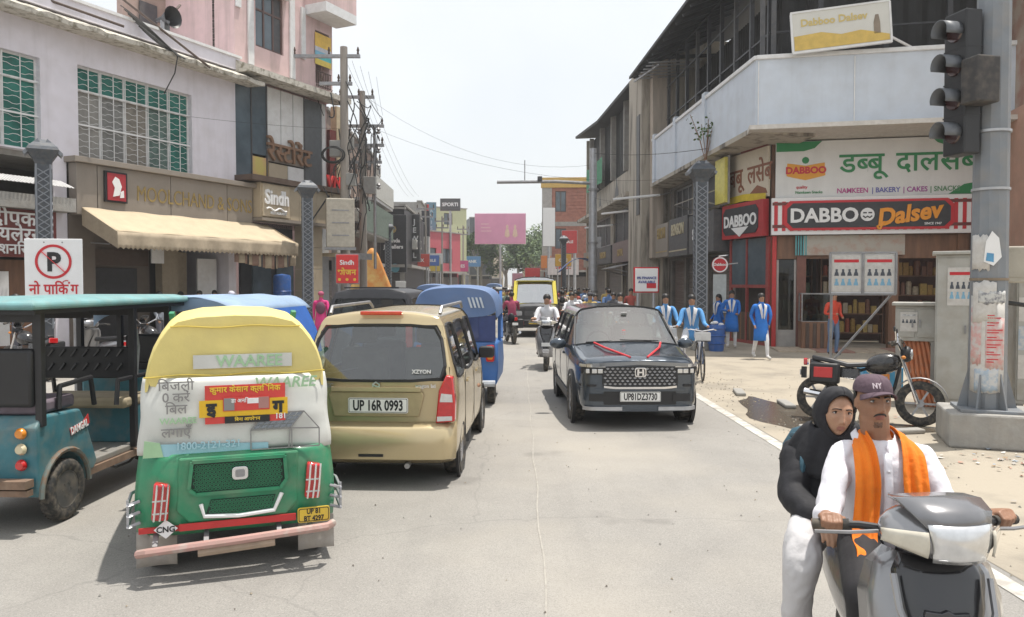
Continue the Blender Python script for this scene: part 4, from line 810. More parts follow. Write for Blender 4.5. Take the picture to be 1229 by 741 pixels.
# black boarded shop with its board toward the camera
t = fbuild('black fronted shop building stepping out on the left with a board of white words', (-8.2, 50, 0), 0, 1.35, 11, 6.6, charcoal, [], [], ground=3)
t2 = fbuild('dark building flank with upright white letters along the left row', (-6.88, 50.02, 0), LA, 11, 3, 6.8, C('dark_render', (.10, .09, .09), .8, var=.2), [1.2, 4.2, 7.4], [4.3], 1.6, 1.5, seed=3)
bd = board('black board with white words and round blue badge facing the crossing', (-7.5, 49.7, 2.6), 0, 1.6, 3.6, charcoal, 'Vanda\nJewellers', .34, cleanwhite); B().lathe([(0, -.02), (.28, -.02), (.28, 0), (0, 0)], 16, (.1, -.005, .25), 'y').build('badge', C('badge_blue', (.12, .35, .45), .5), bd); B().lathe([(.12, -.02), (.24, -.02), (.24, 0), (.12, 0)], 16, (-.05, -.005, 2.7), 'y').build('ring_logo', gold, bd)
board('white framed notice below the black board with a dark print', (-6.9, 48.5, .9), 0, .6, 1.1, cleanwhite, 'No.1', .2, charcoal, pole=.9)
for k, c_ in enumerate('JEWELS'): pass
vt = board('upright dark board with white letters running down the left flank', (-6.7, 54, 3.4), R(-8), .7, 3.2, dkgrey, 'J\nE\nW\nE\nL', .5, cleanwhite)
ys = fbuild('pale grey building beyond the dark boards on the left', (-7.1, 61.2, 0), R(93), 14, 8, 8.2, C('pale_grey_render', (.40, .39, .37), .9, var=.15, dirt=.3), [1, 3.8, 6.6, 9.4], [4.2, 6.3], seed=4)
board('red and white advertisement board high on the left roofs', (-8.2, 66, 7.0), R(5), 2.4, 1.5, C('bright_red', (.62, .03, .03)), 'Reliance', .42, cleanwhite); board('yellow strip board under the red roof advertisement', (-8.2, 65.9, 6.2), R(5), 2.3, .75, C('sign_yellow2', (.68, .45, .08), .5))
t = fbuild('red and pink fronted building with a tall sign down the left side', (-8.9, 76, 0), R(60), 7, 8, 7.0, C('red_pink', (.50, .10, .13), .6), [.8, 3.6], [3.9], 1.9, 1.5, seed=5)
t = fbuild('greenish yellow four storey building far down the left side', (-13, 92, 0), R(35), 9, 9, 11.0, C('lime_wall', (.50, .52, .32), .85, var=.1), [.8, 3.2, 5.8], [4, 6.6, 9], seed=6)
board('tall blue grey tower sign standing over the far left roofs', (-8.2, 80, 6.7), R(10), .95, 3.4, C('tower_blue', (.13, .25, .32), .5), 'A\nX\nI\nS', .5, C('pale_teal', (.35, .5, .55), .5), pole=6.7)
board('dark board reading SPORT high over the far left street', (-6.3, 80.2, 9.3), 0, 2.0, 1.2, dkgrey, 'SPORTI', .5, cleanwhite, pole=9)
fbuild('tall charcoal glass block at the end of the left row', (-6.0, 112, 0), R(10), 3.2, 8, 11.2, C('charcoal_clad', (.09, .10, .115), .5, var=.2), [.5], [4, 6.2, 8.4], 1.8, 1.5, seed=7)
fbuild('ochre narrow house between the tall charcoal block and the red front', (-9.6, 104, 0), R(30), 4, 8, 8.5, C('ochre_wall', (.50, .40, .24), .85), [.8], [4, 6.2], 1.6, 1.4, seed=8)
# right far
t = fbuild('bare brick building with yellow parapet closing the right side', (2.75, 72, 0), R(-4), 5.2, 8, 11.4, brick_m, [1.2], [5.0, 8.4], 1.0, 1.9, seed=9, roofm=orange_m)
B().box(-.1, 5.3, -.2, .3, 10.6, 11.5).build('parapet_band', orange_m, t, 0); B().box(-.05, 5.2, -.06, -.002, 7.1, 7.5).build('floor_band', conc2, t, 0); B().box(.0, .9, -.1, -.01, 4.0, 11).build('corner_strip', C('grey_strip', (.36, .34, .32), .8, var=.15), t, 0)
for r_ in range(24):
    if 12 < r_ < 16: continue
    bq = B(); z = 3.3 + r_ * .30
    for c_ in range(12):
        x = 1.0 + c_ * .34 + (.17 if r_ % 2 else 0)
        if not (1.1 < x + .15 < 2.3 and (4.9 < z < 7 or 8.2 < z < 10.4)): bq.box(x, x + .31, -.03 - .01 * ((r_ * 3 + c_) % 3), -.001, z, z + .25)
    o = bq.build('brick_course', brick_m, t, 0); o['kind'] = 'stuff'
board('tall blank white board in front of the brick building', (3.1, 66, 5.0), 0, 1.0, 3.2, cleanwhite, pole=5)
board('white and red shop board at the foot of the brick building', (4.3, 66, 2.6), 0, 2.6, 1.4, C('pale_board', (.6, .55, .55), .5), 'SALE', .6, sred, pole=-2.6)
board('orange red board beside the brick building corner', (3.0, 69, 3.2), 0, .9, 1.1, C('board_orange', (.6, .2, .05), .5), pole=3.2)
uc = thing('awning', 'sagging blue sheet awning by the foot of the steel mast', 'awning', (4.0, 44, 0), 0); B().grid(lambda u, v: (-1.4 + 1.8 * u, -1.2 + 2 * v, 3.0 + .35 * math.sin(u * PI * .9) - .5 * (1 - u) ** 2), 8, 3).build('sheet', C('dark_blue_cloth', (.05, .08, .20), .8), uc, 60, thick=.02)
for x in (-1.2, .3): B().cyl((x, .3, 0), (x, .3, 2.8), .03, n=6).build('stick', wood, uc)
for k, (x, y, w_, h_, z, m, lab) in enumerate(((2.2, 84, 1.6, 1.9, 1.6, redp, 'red hoarding panel behind the taxi van, nearest the trees'), (4.1, 83, 1.9, 1.9, 1.6, redp, 'red hoarding panel behind the taxi van, nearest the brick building'), (.6, 82, 1.1, 1.5, 1.4, C('pink_poster', (.5, .25, .32), .6), 'small pink poster board left of the red hoardings'))): board(lab, (x, y, z), 0, w_, h_, m, pole=-z)
pbb = board('large pale pink billboard on a slim pole over the street end', (.55 - 1.9, 90, 6.4), R(-2), 5.8, 3.45, C('pink_print', (.66, .30, .44), .5, var=.12, scale=.35), pole=6.4, name='billboard', cat='billboard', fm=white)
fl = C('faint_print', (.72, .46, .50), .6, var=.1)
for k in range(3): B().box(-2.2, -1.0 - .15 * k, -.012, -.002, 1.4 + .4 * k, 1.52 + .4 * k).build('print_line', fl, pbb, 0)
for x in (.8, 1.7): B().lathe([(.02, .7), (.3, .9), (.22, 1.5), (.1, 1.75), (.15, 2.0), (.02, 2.2)], 10, (x, -.02, 0)).build('print_figure', C('print_cream', (.70, .52, .40), .6), pbb, loc=None).scale = (1, .05, 1)
# trees: trunk, limbs, leafy crown with gaps
leafs = [C('tree_leaf', (.055, .095, .035), .7, var=.45, scale=1.2), C('tree_leaf_light', (.11, .16, .05), .7, var=.35, scale=1.5)]
def tree(loc, h, cr, seed, lab, n=2600, lm=None):
    q = random.Random(seed); t = thing('tree', lab, 'tree', loc, q.uniform(0, 6), 'trees at the end of the street'); b = B(); b.tube([(0, 0, 0), (.1, .05, h * .3), (.05, .15, h * .6)], .2, 8, rs=[.28, .2, .14]); cs = []
    for k in range(11):
        a = k * 2.4; r_ = cr * q.uniform(.3, .85); c_ = V((math.cos(a) * r_, math.sin(a) * r_, h * q.uniform(.42, .92))); cs.append((c_, cr * q.uniform(.28, .5))); b.tube([(.08, .1, h * q.uniform(.28, .5)), c_ * .6 + V((0, 0, h * .18)), c_], .06, 5, rs=[.1, .06, .02])
    b.build('trunk', up_m, t); lf = B()
    for k in range(n):
        c_, r_ = q.choice(cs); d = V((q.gauss(0, 1), q.gauss(0, 1), q.gauss(0, .8))).normalized() * r_ * q.random() ** .4; p = c_ + d; e = V((q.gauss(0, 1), q.gauss(0, 1), q.gauss(0, .6))).normalized() * q.uniform(.16, .34); s = e.orthogonal().normalized() * e.length * .45
        lf.mi(1 if q.random() < .35 else 0).add([p - e, p + s, p + e, p - s], [(0, 1, 2, 3)])
    lf.build('crown', leafs, t, 0)
for k, (x, y, h, c_, lab) in enumerate(((-4.2, 104, 8.5, 3.0, 'leafy tree below the left end of the pink billboard'), (-.8, 102, 8.6, 3.4, 'leafy tree right behind the pink billboard pole'), (2.6, 100, 8.8, 3.4, 'leafy tree between pink billboard and brick building'), (5.0, 112, 10.5, 4, 'tallest tree rising beside the brick building parapet'), (1.0, 122, 11.2, 4.5, 'back tree topping the pink billboard edge'), (-7.6, 84, 6.4, 1.2, 'slender green tree at the foot of the tower sign'), (-6.5, 130, 9, 4, 'far tree left of the billboard trees'))): tree((x, y, 0), h, c_, k, lab, 2600 if k < 5 else 1400)
# horizon mass so the street ends in town
for k in range(10): fbuild(['hazy ochre block', 'hazy grey block', 'hazy pale block', 'hazy brown block', 'hazy cream block'][k % 5] + ' far beyond the street, ' + ['leftmost', 'second from the left', 'third from the left', 'behind the left roofs', 'left of the vanishing point', 'behind the trees', 'behind the brick building', 'behind the concrete building', 'second from the right', 'rightmost'][k], (-95 + k * 19.5, 165 + 9 * (k % 3), 0), 0, 15, 10, 8 + 2.5 * (k * 7 % 4) * .6, [C('ochre_wall', (.50, .40, .24)), conc2, white, C('brown_render', (.24, .17, .14)), beige][k % 5], [2, 6, 10], [4, 7], 2, 1.6, seed=k)
# ================================================================ VEHICLES
goldp = C('gold_car_paint', (.53, .43, .255), .26, .4, var=.05, scale=2, coat=.5, dirt=.18)
bluep_dk = C('slate_blue_car_paint', (.050, .068, .092), .20, .45, var=.06, scale=2, coat=.8, dirt=.05)
trimblk = C('trim_black', (.015, .015, .017), .5, var=.1)
redlens = C('red_lens', (.55, .012, .015), .12, var=.15, scale=30, coat=1)
amber = C('amber_lens', (.70, .24, .02), .15, var=.1, coat=1)
clearlens = C('clear_lens', (.66, .67, .68), .16, .65, var=.1, scale=30, coat=1)
plate_w = C('plate_white', (.78, .78, .76), .4, var=.04); plate_y = C('plate_yellow', (.72, .50, .05), .5, var=.1, dirt=.3)
cglass = glass('car_glass', (.70, .80, .77), .95, refl=.10); dglass = glass('dark_car_glass', (.30, .36, .36), .55)
seatm = C('seat_grey', (.12, .115, .11), .85, var=.2); greenp = C('auto_green', (.02, .22, .105), .45, var=.18, scale=4, dirt=.4, coat=.15, bump=.12, bscale=7)
yellowc = C('yellow_canvas', (.70, .59, .22), .75, var=.08, scale=2.5, dirt=.2, bump=.35, bscale=5)
tarpw = C('white_tarp', (.62, .63, .60), .6, var=.05, scale=2, dirt=.22, bump=.3, bscale=4)
blueauto = C('blue_auto_paint', (.035, .14, .40), .45, var=.12, scale=3, dirt=.15); bluetarp = C('blue_tarp', (.11, .18, .34), .6, var=.12, scale=2, bump=.4, bscale=6, dirt=.12)
teal = C('teal_paint', (.045, .17, .21), .5, var=.18, scale=4, dirt=.55)
WH = {}
def wheel(par, loc, r, w, style='steel', rimc=None, ry=0):
    key = (r, w, style, rimc.name if rimc else '')
    if key not in WH:
        h = w / 2; q = B(); pr = [(r * .62, -h * .8), (r * .78, -h), (r * .93, -h * .95), (r * .985, -h * .7), (r, -h * .3), (r, h * .3), (r * .985, h * .7), (r * .93, h * .95), (r * .78, h), (r * .62, h * .8)]
        q.lathe(pr, 28, ax='x', closed=True)
        for k in range(40 if style != 'cast' else 0):
            t = 2 * PI * k / 40; c = V((0, math.cos(t) * r * .995, math.sin(t) * r * .995)); q.cb(c, (w * .72, r * .07, r * .012), MX.Rotation(t + PI / 2, 3, 'X'))
        tyre = q.mesh('wheel', rubber, 40); q = B()
        if style == 'steel':
            q.lathe([(r * .64, -h * .75), (r * .6, -h * .3), (r * .62, h * .75), (r * .58, h * .8), (r * .5, h * .45), (r * .3, h * .62), (r * .16, h * .75), (0.001, h * .78)], 28, ax='x'); q.lathe([(r * .64, h * .75), (r * .6, h * .3), (r * .62, -h * .75), (r * .58, -h * .8), (r * .5, -h * .45), (r * .3, -h * .62), (r * .16, -h * .75), (0.001, -h * .78)], 28, ax='x')
            for k in range(6):
                t = k * PI / 3
                for s in (-1, 1): q.cyl((s * h * .68, math.cos(t) * r * .22, math.sin(t) * r * .22), (s * h * .82, math.cos(t) * r * .22, math.sin(t) * r * .22), r * .035, n=6)
        elif style == 'alloy':
            q.lathe([(r * .66, -h * .8), (r * .6, 0), (r * .66, h * .8), (r * .6, h * .82), (r * .55, 0), (r * .6, -h * .82)], 28, ax='x', closed=True); q.cyl((-h * .6, 0, 0), (h * .7, 0, 0), r * .14, n=12)
            for k in range(5):
                t = k * 2 * PI / 5
                for dt in (-.16, .16): q.bar((h * .55, 0, 0), (h * .62, math.cos(t + dt) * r * .6, math.sin(t + dt) * r * .6), r * .10, h * .3)
        else:                                                            # motorcycle cast wheel
            q.lathe([(r * .80, -h * .5), (r * .72, -h * .4), (r * .72, h * .4), (r * .80, h * .5)], 28, ax='x', closed=True); q.cyl((-h * 1.3, 0, 0), (h * 1.3, 0, 0), r * .17, n=12)
            for k in range(6):
                t = k * PI / 3; q.bar((0, 0, 0), (0, math.cos(t) * r * .75, math.sin(t) * r * .75), h * .7, r * .09)
        WH[key] = (tyre, q.mesh('rim', rimc or dull, 40))
    o = link('wheel', WH[key][0], par); o.location = loc; o.rotation_euler = (0, 0, ry); link('rim', WH[key][1], o); return o
def soften(o, cr=.42):
    me = o.data; a = me.attributes.new('crease_edge', 'FLOAT', 'EDGE'); a.data.foreach_set('value', [cr] * len(me.edges)); s = o.modifiers.new('sub', 'SUBSURF'); s.levels = s.render_levels = 2
    if True: me.polygons.foreach_set('use_smooth', [True] * len(me.polygons))
    nm = bake(o); o.modifiers.clear(); o.data = nm
    if len(nm.polygons): nm.set_sharp_from_angle(angle=R(38))
def shell(par, st, m, win=(), rearwin=None, frontcap=True, name='body', gl=None, zb=1.0):
    """car shell from stations (y, lean, half profile): window cells are left out and get panes of their own"""
    gl = gl or cglass; rings = []
    for y, lean, pr in st:
        rt = [V((x, y + lean * max(0, z - zb), z)) for x, z in pr]; rings.append((rt, [V((-p.x, p.y, p.z)) for p in rt]))
    n = len(st[0][2]); b = B(); panes = []
    for i in range(len(st) - 1):
        for k in range(n - 1):
            for s in (0, 1):
                q = [rings[i][s][k], rings[i][s][k + 1], rings[i + 1][s][k + 1], rings[i + 1][s][k]]
                if (i, k) in win: panes.append((win[(i, k)], s, q))
                else: b.add(q, [(0, 1, 2, 3)])
        b.add([rings[i][0][0], rings[i][1][0], rings[i + 1][1][0], rings[i + 1][0][0]], [(0, 1, 2, 3)])
    for e, (i, rw) in enumerate(((0, rearwin), (len(st) - 1, None))):
        r_, l_ = rings[i]
        for k in range(n - 1):
            q = [r_[k], r_[k + 1], l_[k + 1], l_[k]]
            if rw and k == rw[0]:
                f = rw[1]; a, c, d, e_ = q; ar, cr_ = a.lerp(e_, (1 - f) / 2), c.lerp(d, (1 - f) / 2); al, cl = e_.lerp(a, (1 - f) / 2), d.lerp(c, (1 - f) / 2)
                b.add([a, c, cr_, ar], [(0, 1, 2, 3)]); b.add([e_, d, cl, al], [(0, 1, 2, 3)]); panes.append(('rear_window', 0, [ar, cr_, cl, al]))
            else: b.add(q, [(0, 1, 2, 3)])
    bm = None; o = b.build(name, m, par, 38); me = o.data; bm = bmesh.new(); bm.from_mesh(me); bmesh.ops.remove_doubles(bm, verts=bm.verts[:], dist=.0008); bmesh.ops.recalc_face_normals(bm, faces=bm.faces[:]); bm.to_mesh(me); bm.free()
    soften(o)
    grp = {}
    for nm, s, q in panes: grp.setdefault((nm, s if nm != 'windscreen' else 0), []).append(q)
    for (nm, s), qs in grp.items():
        p = B()
        for q in qs: p.add(q, [(0, 1, 2, 3)])
        po = p.build(nm, gl, par, 60); bm = bmesh.new(); bm.from_mesh(po.data); bmesh.ops.remove_doubles(bm, verts=bm.verts[:], dist=.001)
        bm.to_mesh(po.data); bm.free(); soften(po); bm = bmesh.new(); bm.from_mesh(po.data); rim = B()
        for e in bm.edges:
            if len(e.link_faces) == 1: rim.bar(e.verts[0].co, e.verts[1].co, .026)
        bm.free(); rim.build('seal', trimblk, po, 0)
    return o
def strip(b, x0, x1, n, lo, hi, yf, d=.012):
    """band on a curved face: lower and upper edge heights and the face depth as functions of x"""
    xs = [x0 + (x1 - x0) * k / n for k in range(n + 1)]; f = lambda v, x: v(x) if callable(v) else v
    rings = [[(x, yf(x), f(lo, x)), (x, yf(x), f(hi, x)), (x, yf(x) + d, f(hi, x)), (x, yf(x) + d, f(lo, x))] for x in xs]; return b.loft(rings)
def plate(par, s, loc, w, h, m, tm, rz=0, sx=.8, ts=None, name='number_plate'):
    p = B().prism(rrect(w, h, .015), -.006, .006).build(name, m, par, 0, loc=loc, rot=(0, 0, R(rz)))
    B().prism(rrect(w - .012, h - .012, .012), -.0068, -.0062).build('plate_border', tm, p, 0); B().prism(rrect(w - .022, h - .022, .01), -.0078, -.007).build('plate_field', m, p, 0)
    lines = s.split('\n'); ts = ts or h / len(lines) * .95
    for k, l in enumerate(lines): text('lettering', l, ts, tm, p, (0, -.009, (len(lines) / 2 - .5 - k) * h / len(lines) * .95 - ts * .33), ext=.001, off=.03, sx=sx)
    return p
def seats(par, rows, w=.5, m=None):
    for (y, z) in rows:
        for s in (-1, 1):
            b = B(); b.cb((s * .34, y, z), (w, .14, .62), MX.Rotation(R(10), 3, 'X')); o = b.build('seat', m or seatm, par, bevel=.05); B().cb((s * .34, y - .04, z + .44), (.26, .1, .18)).build('headrest', m or seatm, o, bevel=.04)
# ---------------------------------------------------------------- gold hatchback
P0 = gr(395, 560); 
car = thing('hatchback_car', 'gold tall hatchback car queued behind the blue auto, rear toward us', 'car', (-1.17, 9.02, 0), R(-3))
def wp(hw, z, bulge=.0): return [(hw * .90, .2), (hw * .985, .30), (hw, .55), (hw, .80), (hw * .985, 1.0), (hw * .80, 1.50), (hw * .72, 1.585), (hw * .40, 1.625), (0, 1.635)][: 9] if z is None else z
rearp = [(.64, .25), (.70, .30), (.725, .55), (.72, .80), (.705, .99), (.60, 1.50), (.555, 1.575), (.32, 1.605), (0, 1.615)]
midp = wp(.7375, None)
cowl = [(.66, .2), (.725, .30), (.735, .55), (.735, .80), (.715, .96), (.68, .985), (.62, 1.0), (.35, 1.03), (0, 1.04)]
nose = [(.62, .2), (.68, .28), (.70, .5), (.69, .66), (.67, .76), (.60, .80), (.52, .82), (.3, .84), (0, .845)]
shell(car, [(-1.74, .42, rearp), (-1.60, .26, [(x * 1.015, z) for x, z in midp]), (-.95, .0, midp), (-.85, 0, midp), (-.08, 0, midp), (.02, 0, midp), (.62, -.20, midp), (1.02, 0, cowl), (1.60, 0, nose), (1.74, 0, [(x * .92, z * .97 + .005) for x, z in nose])],
      goldp, {(1, 4): 'rear_quarter_window', (3, 4): 'rear_door_window', (5, 4): 'front_door_window', (6, 5): 'windscreen', (6, 6): 'windscreen', (6, 7): 'windscreen'}, (4, .94), gl=cglass)
yr = lambda x: -1.765 + .05 * (x / .7) ** 4
b = B(); b.loft([[(sx * x, y, z) for sx, x in ((-1, w_), (-1, w_ * .85), (-1, w_ * .5), (1, w_ * .5), (1, w_ * .85), (1, w_)) for y in [y_ + (.10 if x == w_ else .02 if x == w_ * .85 else 0)]] for w_, y_, z in ((.69, -1.76, .235), (.735, -1.83, .28), (.745, -1.845, .40), (.742, -1.835, .54), (.735, -1.77, .60))], closed=False); b.build('bumper', goldp, car, 50, thick=.02)
B().box(-.15, .08, -1.852, -1.845, .30, .325).build('bumper_slot', trimblk, car, 0)
B().prism([(-.40, .66), (.40, .66), (.45, .86), (.43, .89), (-.43, .89), (-.45, .86)], -1.768, -1.748).build('plate_recess', C('gold_shade', (.42, .34, .20), .4, .3), car, 0, bevel=.01)
plate(car, 'UP 16R 0993', (0.02, -1.776, .765), .56, .14, plate_w, trimblk, sx=.66)
b = B(); strip(b, -.42, .42, 6, .895, .935, lambda x: -1.785, .03); b.build('garnish', goldp, car, 30)
for s in (-1, 1):
    o = B().prism([(s * .555, .60), (s * .735, .62), (s * .738, .80), (s * .715, 1.03), (s * .655, 1.05), (s * .585, .90)], -1.775, -1.63).build('tail_lamp', redlens, car, 30, bevel=.012)
    B().prism([(s * .595, .80), (s * .715, .80), (s * .71, .87), (s * .61, .88)], -1.779, -1.774).build('white_band', clearlens, o, 0); B().prism([(s * .57, .62), (s * .71, .63), (s * .71, .67), (s * .57, .665)], -1.779, -1.774).build('white_band', clearlens, o, 0)
B().box(-.2, .2, -1.55, -1.50, 1.595, 1.63).build('brake_lamp', redlens, car, 0, bevel=.008, rot=(0, 0, 0))
b = B(); b.lathe([(.028, -.006), (.042, -.006), (.042, .0), (.028, 0)], 6, (0.0, -1.766, .945), 'y', closed=True); b.bar((-.035, -1.77, .96), (.035, -1.77, .93), .014); b.build('emblem', chrome, car)
text('badge', 'DURATEC', .05, dull, car, (-.52, -1.757, .93), ext=.002, off=.03); text('badge', 'wagon lxi', .05, chrome, car, (.46, -1.757, .93), ext=.002, off=.03); text('window_sticker', 'XZYON', .05, cleanwhite, car, (.42, -1.738, 1.06), ext=.001, off=.03)
b = B(); b.tube([(-.62, -1.70, 1.02), (-.2, -1.66, 1.10)], .008, 5); b.build('wiper', trimblk, car)
for s in (-1, 1):
    b = B(); b.tube([(s * .54, -1.35, 1.60), (s * .545, -1.28, 1.665), (s * .545, .3, 1.675), (s * .54, .45, 1.61)], .018, 6); b.build('roof_rail', dull, car)
    m_ = B().prism(rrect(.19, .14, .04), .55, .63).build('mirror', trimblk, car, 30, bevel=.02, loc=(s * .83, 0, 1.06)); 
    B().bar((s * .7, .6, 1.0), (s * .82, .6, 1.03), .04).build('mirror_arm', trimblk, car)
    for y in (-.72, .25): B().box(s * .735 - .01, s * .735 + .012, y, y + .17, .86, .89).build('door_handle', goldp, car, 0, bevel=.006)
    for y in (-.9, -.03, .95): B().box(s * .737 - .002, s * .737 + .003, y, y + .012, .3, .98).build('door_gap', trimblk, car, 0)
    for y in (-1.15, 1.15):
        wheel(car, (s * .655, y, .275), .275, .17, 'steel', dull, 0 if s > 0 else PI); B().lathe([(.30, 0), (.335, 0), (.335, .03), (.30, .03)], 24, (s * .715 - .012, y, .275), 'x', closed=True).build('wheel_arch', trimblk, car)
seats(car, [(-.75, .92), (.25, .92)]); B().box(-.68, .68, -1.55, .95, .5, .62).build('cabin_floor', seatm, car, 0); B().box(-.62, .62, .80, .98, .6, .98).build('dashboard', trimblk, car, bevel=.05)
B().cyl((.3, -1.84, .215), (.3, -1.6, .24), .026, n=10).build('exhaust_pipe', dull, car)
B().box(-.6, .6, -1.7, -.9, .2, .3).build('underbody', trimblk, car, 0)
# ---------------------------------------------------------------- dark blue grey suv, nose toward us
suv = thing('suv_car', 'dark slate blue SUV with red ribbons on its bonnet driving toward us', 'car', (1.60, 12.1, 0), R(181.5), scale=.94)
hp = [(.80, .26), (.875, .36), (.895, .62), (.89, .88), (.85, 1.06), (.70, 1.50), (.62, 1.60), (.35, 1.645), (0, 1.655)]
hc = [(.80, .26), (.87, .36), (.89, .62), (.88, .90), (.82, 1.04), (.79, 1.075), (.72, 1.095), (.40, 1.125), (0, 1.135)]
hn = [(.76, .24), (.83, .34), (.85, .62), (.84, .84), (.79, .95), (.74, .985), (.66, 1.0), (.36, 1.02), (0, 1.025)]
hf = [(.64, .25), (.70, .34), (.73, .62), (.72, .82), (.69, .90), (.64, .93), (.56, .945), (.3, .96), (0, .962)]
shell(suv, [(-2.12, .35, [(x * .93, z) for x, z in hp]), (-1.95, .2, hp), (-1.25, 0, hp), (-1.15, 0, hp), (-.25, 0, hp), (-.15, 0, hp), (.42, -.15, hp), (1.02, 0, hc), (1.75, 0, hn), (2.0, 0, [(x * .96, z * .985) for x, z in hn]), (2.14, 0, hf)],
      bluep_dk, {(1, 4): 'rear_quarter_window', (3, 4): 'rear_door_window', (5, 4): 'front_door_window', (6, 5): 'windscreen', (6, 6): 'windscreen', (6, 7): 'windscreen'}, (4, .9), gl=glass('windscreen_glass', (.66, .76, .73), .75, refl=.16))
# face is built in its own frame: x mirrored by the turn, +y forward
yf = lambda x: 2.155 - .02 * (abs(x) / .7) ** 2 - 1.15 * max(0, abs(x) - .70)
def face(nm, m, x0, x1, lo, hi, d=.02, n=12, off=0, par=None, **k):
    b = B(); strip(b, x0, x1, n, lo, hi, lambda x: yf(x) + off - d - .06, d + .06); return b.build(nm, m, par or suv, 30, **k)
face('bonnet_lip', C('lip_highlight', (.22, .24, .27), .15, .7, var=.03, coat=1), -.74, .74, lambda x: .905 - .05 * abs(x), lambda x: .955 - .05 * abs(x), .06, 16, .03)  # lip painted lighter than the body as the highlight on the bonnet edge
gp = face('grille', trimblk, -.52, .52, lambda x: .60 + .10 * max(0, abs(x) - .35), lambda x: .875 - .03 * abs(x), .05, 12, .012)
b = B()
for i in range(15):
    for j in range(6):
        x = -.47 + i * .068 + (.034 if j % 2 else 0); z = .64 + j * .042
        if abs(x) < .5: b.add([(x - .026, yf(x) + .016, z), (x, yf(x) + .022, z - .017), (x + .026, yf(x) + .016, z), (x, yf(x) + .022, z + .017)], [(0, 1, 2, 3)])
b.build('grille_mesh', dull, gp, 0, thick=.004)
face('grille_trim', chrome, -.50, .50, lambda x: .572 + .1 * max(0, abs(x) - .35), lambda x: .60 + .1 * max(0, abs(x) - .35), .05, 12, .03)
em = B().prism(rrect(.16, .13, .03), 2.165, 2.185).build('emblem', chrome, suv, 0, bevel=.004)
B().prism(rrect(.13, .10, .025), 2.186, 2.19).build('emblem_field', trimblk, em, 0)
for s in (-1, 1): B().add([(s * .02, 2.192, .045), (s * .045, 2.192, .045), (s * .05, 2.192, -.045), (s * .022, 2.192, -.045), ], [(0, 1, 2, 3)]).build('emblem_bar', chrome, em, 0)
B().box(-.03, .03, 2.191, 2.193, -.01, .01).build('emblem_bar', chrome, em, 0)
em.location = (0, 0, .80)
for s in (-1, 1):
    hl = B(); strip(hl, s * .50, s * .80, 8, lambda x: .765, lambda x: .90 - .02 * abs(x), lambda x: yf(x) - .16, .17); ho = hl.build('headlight', trimblk, suv, 30, bevel=.01)
    q = B(); strip(q, s * .48, s * .82, 10, lambda x: .868, lambda x: .908, lambda x: yf(x) + .012, .012); q.build('daytime_lamp', clearlens, ho, 30)
    for xx in (.55, .63, .71): B().box(s * xx - .035, s * xx + .035, yf(xx) + .002, yf(xx) + .016, .785, .845).build('lens', clearlens, ho, 0, bevel=.006)
    q = B(); strip(q, s * .60, s * .82, 6, .60, .63, lambda x: yf(x) - .005, .012); q.build('side_slot', trimblk, suv, 30)
    q = B(); strip(q, s * .45, s * .70, 6, .40, .50, lambda x: yf(x) - .01, .015); q.build('air_intake', trimblk, suv, 30); q = B(); strip(q, s * .25, s * .78, 10, .275, .325, lambda x: yf(x) + .0, .03); q.build('skid_trim', chrome if 0 else steel, suv, 30)
    o = B().ball((s * 1.0, .62, 1.08), (.13, .07, .085), 14, 10).build('mirror', bluep_dk, suv); B().bar((s * .84, .62, 1.04), (s * .93, .62, 1.05), .05).build('mirror_arm', trimblk, suv)
    for y in (-1.33, 1.32):
        wheel(suv, (s * .79, y, .34), .34, .21, 'alloy', dull, 0 if s > 0 else PI); B().lathe([(.365, 0), (.42, 0), (.42, .05), (.365, .05)], 24, (s * .862 - .025, y, .34), 'x', closed=True).build('wheel_arch', trimblk, suv)
    B().box(s * .885 - .012, s * .885 + .012, -1.0, 1.0, .27, .40).build('sill_cladding', trimblk, suv, 0, bevel=.01)
    for y in (-.95, .15): B().box(s * .893 - .01, s * .893 + .012, y, y + .2, .90, .935).build('door_handle', bluep_dk, suv, 0, bevel=.006)
    for y in (-1.2, -.2, .95): B().box(s * .894 - .002, s * .894 + .003, y, y + .012, .42, 1.04).build('door_gap', trimblk, suv, 0)
    b = B(); pts = [V((s * .50, 1.12, 1.118)), V((s * .40, 1.5, 1.075)), V((s * .12, 2.05, .985))]
    w_ = V((s * .012, .012, 0)); vs = [p + V((0, 0, .008)) + d for p in pts for d in (w_ * -1.3, w_ * 1.3)]
    b.tube([p + V((0, 0, .01)) for p in pts], .016, 6).build('red_ribbon', C('ribbon_red', (.60, .03, .04), .6), suv)
face('lower_grille', trimblk, -.50, .50, .35, .54, .04, 10, -.006); face('bumper_bar', bluep_dk, -.62, .62, .535, .575, .03, 10, .012)
plate(suv, 'UP81DZ3730', (0, 2.176, .465), .56, .135, plate_w, trimblk, 180, sx=.64)
for a, c in (((-.5, .98, 1.145), (.1, 1.05, 1.165)), ((.15, .98, 1.145), (.62, 1.05, 1.13))): B().tube([a, c], .009, 5).build('wiper', trimblk, suv)
seats(suv, [(-.85, 1.0), (.1, 1.0)], m=C('seat_light', (.30, .29, .27), .8)); B().box(-.8, .8, -2, 1.0, .4, .5).build('cabin_floor', seatm, suv, 0); B().box(-.76, .76, .78, 1.02, .6, 1.06).build('dashboard', trimblk, suv, bevel=.05)
B().box(-.09, .09, .36, .38, 1.50, 1.56).build('interior_mirror', trimblk, suv, bevel=.02); B().prism(rrect(.09, .06, .01), 0, .004).build('windscreen_sticker', cleanwhite, suv, 0, loc=(-.05, .50, 1.54), rot=(R(-45), 0, 0))
for k in range(3): B().box(-.03, .03, -.03 + .0, .03, 0, .02).build('garland_bead', redp, suv, bevel=.01, loc=(.0, .78, 1.22 + .03 * k))
